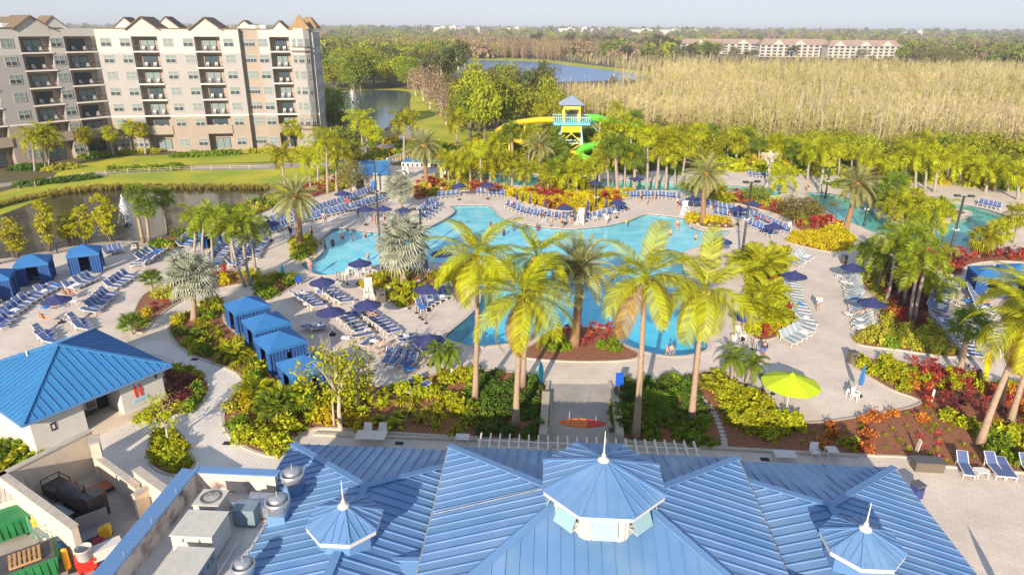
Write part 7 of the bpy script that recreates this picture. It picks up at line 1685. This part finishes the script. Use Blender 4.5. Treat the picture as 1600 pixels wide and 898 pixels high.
for i, (x, y, rz, sk, sh, st, lb) in enumerate(((488,373,2.5,0,'black','~black','person in a black swimsuit standing at the ringed planter'),(485,425,.4,0,'pink','~pink','person in pink standing in the left pool corner'),(509,350,3.5,1,'blue',None,'person in blue shorts standing between lounger rows'),(947,352,.3,0,'white','white','person in a white shirt standing on the far pool edge'),(978,353,.5,1,'yellow','yellow','small person in yellow by the far pool edge'),(1023,314,1.0,0,'orange',None,'person in orange shorts behind the far pool'),(878,357,0,1,'black',None,'person in black shorts stepping into the pool from the far edge'),(543,324,.3,1,'red','red','person in a red shirt among the left pool loungers'),(586,352,1.2,0,'pink','pink','person in pink at the back of the left pool'),(1192,560,2.8,1,'blue','navy','person in navy at the dwarf date palm'),(1232,362,2.0,0,'white','white','person in white by the golden hedge'),(672,300,.2,0,'orange','orange','person in orange near the red bed'))):
    person(G(x, y), 'stand', rz, lb, sk, i % 3, sh, st, .62 if 'small' in lb else 1.0)
sw = [(502,381,0),(508,384,2),(520,381,2),(550,373,1),(571,368,1),(767,352,2),(787,364,2),(803,356,2),(818,355,1),(840,356,2),(1042,549,0),(1049,549,0),(1032,357,0),(1058,355,0),(1033,387,0),(1018,388,1),(1087,372,0),(535,370,0),(590,385,1),(575,402,0),(1047,365,0),(860,355,1)]
for i, (x, y, sk) in enumerate(sw):
    d = -.95 if i not in (12, 13) else -.45; person(G(x, y, 0)+Vector((0, 0, d)), 'stand', i*1.7, '%s bather with %s hair standing %s' % (('fair', 'tanned', 'dark')[sk], ('dark', 'brown', 'fair')[i % 3], ('knee deep at the shallow pool end' if i in (12, 13) else 'chest deep in the '+('left pool lobe' if x < 600 else 'water near the front planter' if y > 500 else 'main pool'))), sk, i % 3, ('navy', 'red', 'black', 'blue')[i % 4], '~black' if i % 3 == 0 else None)['group'] = 'bathers in the pool'
for i, (x, y, rz, sk, sh) in enumerate(((72,505,-1.9,0,'red'),(80,484,-1.8,0,'orange'),(113,465,-1.9,0,'black'),(107,467,-1.9,1,'navy'),(603,556,2.5,1,'black'),(592,550,2.4,0,'white'),(577,498,-1.9,0,'navy'),(1345,495,1.6,0,'white'),(1535,478,-1.7,0,'red'),(1560,445,-1.2,0,'white'),(1200,350,-2.4,1,'orange'),(846,342,.2,2,'orange'),(398,372,-1.9,0,'black'))):
    p = G(x, y, 0); p.z = -.02; person(p, 'recline', rz+math.pi, '%s haired sunbather in %s swimwear on a lounger %s' % (('dark', 'brown', 'fair')[i % 3], sh, ('near the left cabanas' if x < 130 else 'near the hedge' if 580 < x < 620 else 'in the row beside the open deck' if x < 600 else 'on the right walkway' if x < 1400 and x > 1300 else 'on the palm terrace' if x > 1400 else 'by the pool')), sk, i % 3, sh, None if sk else '~'+sh)

for i, (x, y) in enumerate(((690,306),(735,304),(760,305),(800,327),(862,348),(893,350),(1000,316),(1115,334),(1140,343),(1182,353),(1058,326),(640,303),(602,350),(560,340),(1010,322),(455,372),(1262,300),(1300,352))):
    c1 = ('white', 'red', 'blue', 'pink', 'orange', 'black', 'yellow', 'navy')[i % 8]; c2 = ('navy', 'black', 'khaki')[i % 3]
    w = 'before the red bed' if x < 780 and x > 680 else 'on the curved far pool edge' if x < 950 and x > 780 else 'on the left pool deck' if x < 660 else 'behind the shallow pool end' if x < 1160 else 'by the lazy river chairs'
    person(G(x, y), 'walk' if i % 3 == 0 else 'stand', i*1.9, 'person in %s top and %s shorts %s %s' % (c1, c2, 'walking' if i % 3 == 0 else 'standing', w), i % 2, i % 3, c2, c1 if i % 2 else '~'+c1, random.uniform(.85, 1.05))
# ------------------------------------------------------------------ swamp of bare cypress and the far woods: uncountable, so scattered
def twig_tree(seed, h=8.0, n=34, spread=1.1):
    r = random.Random(seed); V = []; F = []
    def stick(a, b, w):
        d = (b-a); x = d.cross(Vector((r.uniform(-1, 1), r.uniform(-1, 1), .1))).normalized()*w; o = len(V)
        V.extend([tuple(a-x), tuple(a+x), tuple(b+x*.25), tuple(b-x*.25)]); F.append((o, o+1, o+2, o+3))
    top = Vector((r.uniform(-.3, .3), r.uniform(-.3, .3), h)); z = Vector((0, 0, 0))
    stick(z, top, .09); stick(z, top, .09)
    for i in range(n):
        t = r.uniform(.15, .95); p = top*t; a = r.uniform(0, 6.28); l = spread*(1.15-t)*r.uniform(.6, 1.3)+.35
        q = p+Vector((math.cos(a)*l, math.sin(a)*l, l*r.uniform(.5, 1.6))); stick(p, q, .05)
    return np.array(V), F
def scatter(name, P_, S_, meshes, label_kind='stuff'):
    pc = bpy.data.collections.new(name+'_source')
    for i, me in enumerate(meshes):
        o = bpy.data.objects.new('%s_source_%d' % (name, i), me); pc.objects.link(o)
    me = bpy.data.meshes.new(name); me.from_pydata(P_.tolist(), [], [])
    a = me.attributes.new('size', 'FLOAT', 'POINT'); a.data.foreach_set('value', S_.astype(np.float32))
    ng = bpy.data.node_groups.new(name, 'GeometryNodeTree'); ng.interface.new_socket('Geometry', in_out='INPUT', socket_type='NodeSocketGeometry'); ng.interface.new_socket('Geometry', in_out='OUTPUT', socket_type='NodeSocketGeometry')
    n = ng.nodes; l = ng.links; gi = n.new('NodeGroupInput'); go = n.new('NodeGroupOutput'); ip = n.new('GeometryNodeInstanceOnPoints'); ci = n.new('GeometryNodeCollectionInfo')
    ci.inputs['Collection'].default_value = pc; ci.inputs['Separate Children'].default_value = True; ci.inputs['Reset Children'].default_value = True
    ip.inputs['Pick Instance'].default_value = True
    na = n.new('GeometryNodeInputNamedAttribute'); na.data_type = 'FLOAT'; na.inputs['Name'].default_value = 'size'
    rv = n.new('FunctionNodeRandomValue'); rv.data_type = 'FLOAT_VECTOR'; rv.inputs[0].default_value = (-.04, -.04, 0); rv.inputs[1].default_value = (.04, .04, 6.283)
    ri = n.new('FunctionNodeRandomValue'); ri.data_type = 'INT'; ri.inputs[4].default_value = 0; ri.inputs[5].default_value = len(meshes)-1
    l.new(gi.outputs[0], ip.inputs['Points']); l.new(ci.outputs[0], ip.inputs['Instance']); l.new(na.outputs[0], ip.inputs['Scale']); l.new(rv.outputs[0], ip.inputs['Rotation']); l.new(ri.outputs[2], ip.inputs['Instance Index']); l.new(ip.outputs[0], go.inputs[0])
    o = obj(name, me, kind='stuff'); md = o.modifiers.new('scatter', 'NODES'); md.node_group = ng; return o
rs = np.random.default_rng(5)
def in_px(poly, n, bias=1.0):
    xs = [p[0] for p in poly]; ys = [p[1] for p in poly]; out = []
    while len(out) < n:
        x = rs.uniform(min(xs), max(xs), 4000); y = min(ys)+(max(ys)-min(ys))*rs.random(4000)**bias
        out += [(a, b) for a, b in zip(x, y) if inside((a, b), poly)]
    return out[:n]
LAKEPX = [(585,97),(640,94),(720,93),(800,94),(850,97),(900,103),(960,110),(1000,114),(1040,120),(1010,124),(950,126),(880,128),(800,127),(740,122),(680,115),(620,106),(590,103)]
SWAMP = [(1040,118),(1000,112),(940,104),(880,96),(860,86),(1000,86),(1200,92),(1400,95),(1600,96),(1800,100),(1800,262),(1620,250),(1500,240),(1400,238),(1250,232),(1120,215),(1010,205),(950,190),(905,172),(860,150),(880,131),(950,128),(1010,126),(1040,122)]
pts = in_px(SWAMP, 14500, .95); P_ = np.array([tuple(G(x, y, -.1)) for x, y in pts]); S_ = rs.uniform(.55, 1.25, len(P_))*np.where(P_[:, 1] > 420, np.clip(420/P_[:, 1], .6, 1), np.clip(P_[:, 1]/300, .85, 1.15))
lk = ccw(gpoly(LAKEPX, 1)); keep = []
for q, s_ in zip(P_, S_):                   # the shore in front of the lake is open: no tall growth between it and the pools
    k = q*(H/max(1, H-7.5*s_)); keep.append(not (inside(q, lk) or inside(k, lk) or inside((q+k)/2, lk)))
P_ = P_[keep]; S_ = S_[keep]
sw_m = [npmesh('swamp_tree', *twig_tree(i, 7.5, 60), L_swamp if i % 4 else L_swampg) for i in range(8)]
scatter('cypress_swamp', P_, S_, sw_m)['label'] = 'pale tan leafless cypress swamp'
pts = in_px([(560,80),(700,64),(860,70),(1000,80),(1010,86),(860,86),(880,96),(800,93),(700,92),(640,93),(580,96)], 2200); P_ = np.array([tuple(G(x, y, -.1)) for x, y in pts])
scatter('brown_far_wood', P_, rs.uniform(1.3, 2.2, len(P_)), [npmesh('brown_tree', *twig_tree(40+i, 8, 40, 1.6), L_bare) for i in range(4)])['label'] = 'brown leafless wood on the far lake shore'
blob = [npmesh('wood_tree', *((lambda v, f: (v*np.array([5.5, 5.5, 5.0])+np.array([0, 0, 6.0]), f))(*cloud(700+i, 26, 14, (1, 1, .9), .34, .5, .24))), (L_tree, L_olive, L_treel, L_bare)[i]) for i in range(4)]
pts = in_px([(505,66),(560,60),(700,62),(720,90),(700,100),(505,100)], 900); P_ = np.array([tuple(G(x, y, -.1)) for x, y in pts]); scatter('green_far_wood', P_, rs.uniform(.8, 1.4, len(P_)), blob[:3])['label'] = 'green wood behind the fountain lagoon'
Yd = 650*np.exp(rs.random(5200)*math.log(14)); Xd = rs.uniform(-1.0, 1.0, 5200)*Yd*.95; keep = ~((Xd > .22*Yd) & (Xd < .62*Yd) & (Yd < 800))
P_ = np.stack([Xd, Yd, np.full_like(Xd, -.1)], 1)[keep]; scatter('horizon_wood', P_, (rs.uniform(.8, 1.5, len(P_))*np.clip(P_[:, 1]/1400, .9, 2.4)), blob)['label'] = 'low hazy wood stretching to the horizon'
pts = in_px([(1400,84),(1600,80),(1760,84),(1760,112),(1600,104),(1500,98),(1400,95)], 260); P_ = np.array([tuple(G(x, y, -.1)) for x, y in pts]); scatter('right_edge_wood', P_, rs.uniform(.7, 1.3, len(P_)), blob[:2])['label'] = 'dark green wood at the swamp edge'
reed = npmesh('reed', *rosette(900, 40, 1.3, .03, 55, 88, .15), leafmat('reed_leaf', (.30, .24, .05), .4, .2))
pts = [(x, 296+14*max(0, (200-x)/200)**2*2+rs.uniform(-4, 2)) for x in rs.uniform(-50, 420, 700)]; P_ = np.array([tuple(G(x, y, -.1)) for x, y in pts]); scatter('pond_reeds', P_, rs.uniform(.5, 1.0, len(P_)), [reed])['label'] = 'golden reeds fringing the pond'

def bare_trunk(seed):
    r = random.Random(seed); m = MB(); m.tube([(0, 0, 0), (r.uniform(-.3, .3), 0, 4.5), (r.uniform(-.5, .5), r.uniform(-.3, .3), 9)], [.13, .1, .04], 5)
    for i in range(9):
        z = r.uniform(3, 8.5); a = r.uniform(0, 6.28); l = r.uniform(.5, 1.3); m.tube([(0, 0, z), (math.cos(a)*l, math.sin(a)*l, z+l*.8)], [.05, .015], 4)
    return m.mesh('bare_trunk', mat('pale_dead_wood', (.43, .36, .25), .9, objvar=.2))
pts = in_px(SWAMP, 2000, .75); P_ = np.array([tuple(G(x, y, -.1)) for x, y in pts]); P_ = P_[[not inside(q*1.35, lk) and not inside(q, lk) for q in P_]]
scatter('bare_trunks', P_, rs.uniform(.6, 1.15, len(P_)), [bare_trunk(i) for i in range(5)])['label'] = 'pale bare trunks standing through the swamp'
pts = in_px(SWAMP, 900, .8); P_ = np.array([tuple(G(x, y, -.1)) for x, y in pts]); m_ = [(lambda v, f: npmesh('swamp_bush', v*np.array([2.6, 2.6, 2.4])+np.array([0, 0, 2.0]), f, L_olive))(*cloud(760+i, 22, 16, (1, 1, .9), .2, .5, .24)) for i in range(2)]
P_ = P_[[not inside(q*1.35, lk) and not inside(q, lk) for q in P_]]; scatter('swamp_bushes', P_, rs.uniform(.5, 1.2, len(P_)), m_)['label'] = 'low olive bushes scattered through the swamp'
# ------------------------------------------------------------------ fountains
M_spray = mat('fountain_spray', (.85, .87, .9), .4)
def fountain(px, py, h, r_, label):
    p = G(px, py, -.08); e = empty('fountain', p, 0, label, 'fountain'); V = []; F = []; r = random.Random(px)
    for k in range(700):
        a = r.uniform(0, 6.28); R = r_*r.random()**.7; t = r.random(); x = R*t; z = h*(1-(R/r_)*.45)*4*t*(1-t)*.98 if t > .5 else h*(1-(R/r_)*.45)*(1-(1-2*t)**2); s_ = r.uniform(.015, .05); c = Vector((math.cos(a)*x, math.sin(a)*x, max(.02, z)))
        u = Vector((-math.sin(a), math.cos(a), 0))*s_; v = Vector((0, 0, s_*2.4)); o = len(V); V += [tuple(c-u-v), tuple(c+u-v), tuple(c+u+v), tuple(c-u+v)]; F.append((o, o+1, o+2, o+3))
    obj('spray', npmesh('spray', V, F, M_spray), e); m = MB(); m.lathe([(.5, -.02), (.5, .12), (.12, .2), (.08, .5)], n=12); m.build('nozzle', M_dark, e)
fountain(199, 352, 4.6, 1.3, 'tall white fountain jet in the brown pond'); fountain(551, 160, 5.0, 3.0, 'white fountain spray in the lagoon')

# ------------------------------------------------------------------ haze
M_haze = bpy.data.materials.new('haze'); M_haze.use_nodes = True; hn = M_haze.node_tree.nodes; hl = M_haze.node_tree.links
for x in list(hn):
    if x.type != 'OUTPUT_MATERIAL': hn.remove(x)
pv = hn.new('ShaderNodeVolumePrincipled'); pv.inputs['Color'].default_value = (.86, .90, 1.0, 1); pv.inputs['Density'].default_value = 0.00021; pv.inputs['Anisotropy'].default_value = 0.2
hl.new(pv.outputs[0], hn['Material Output'].inputs['Volume'])
if HAZE:
    b = MB(); b.box((0, 16700, 14.5), (49000, 35500, 36.0)); b.build('haze', M_haze, kind='stuff')
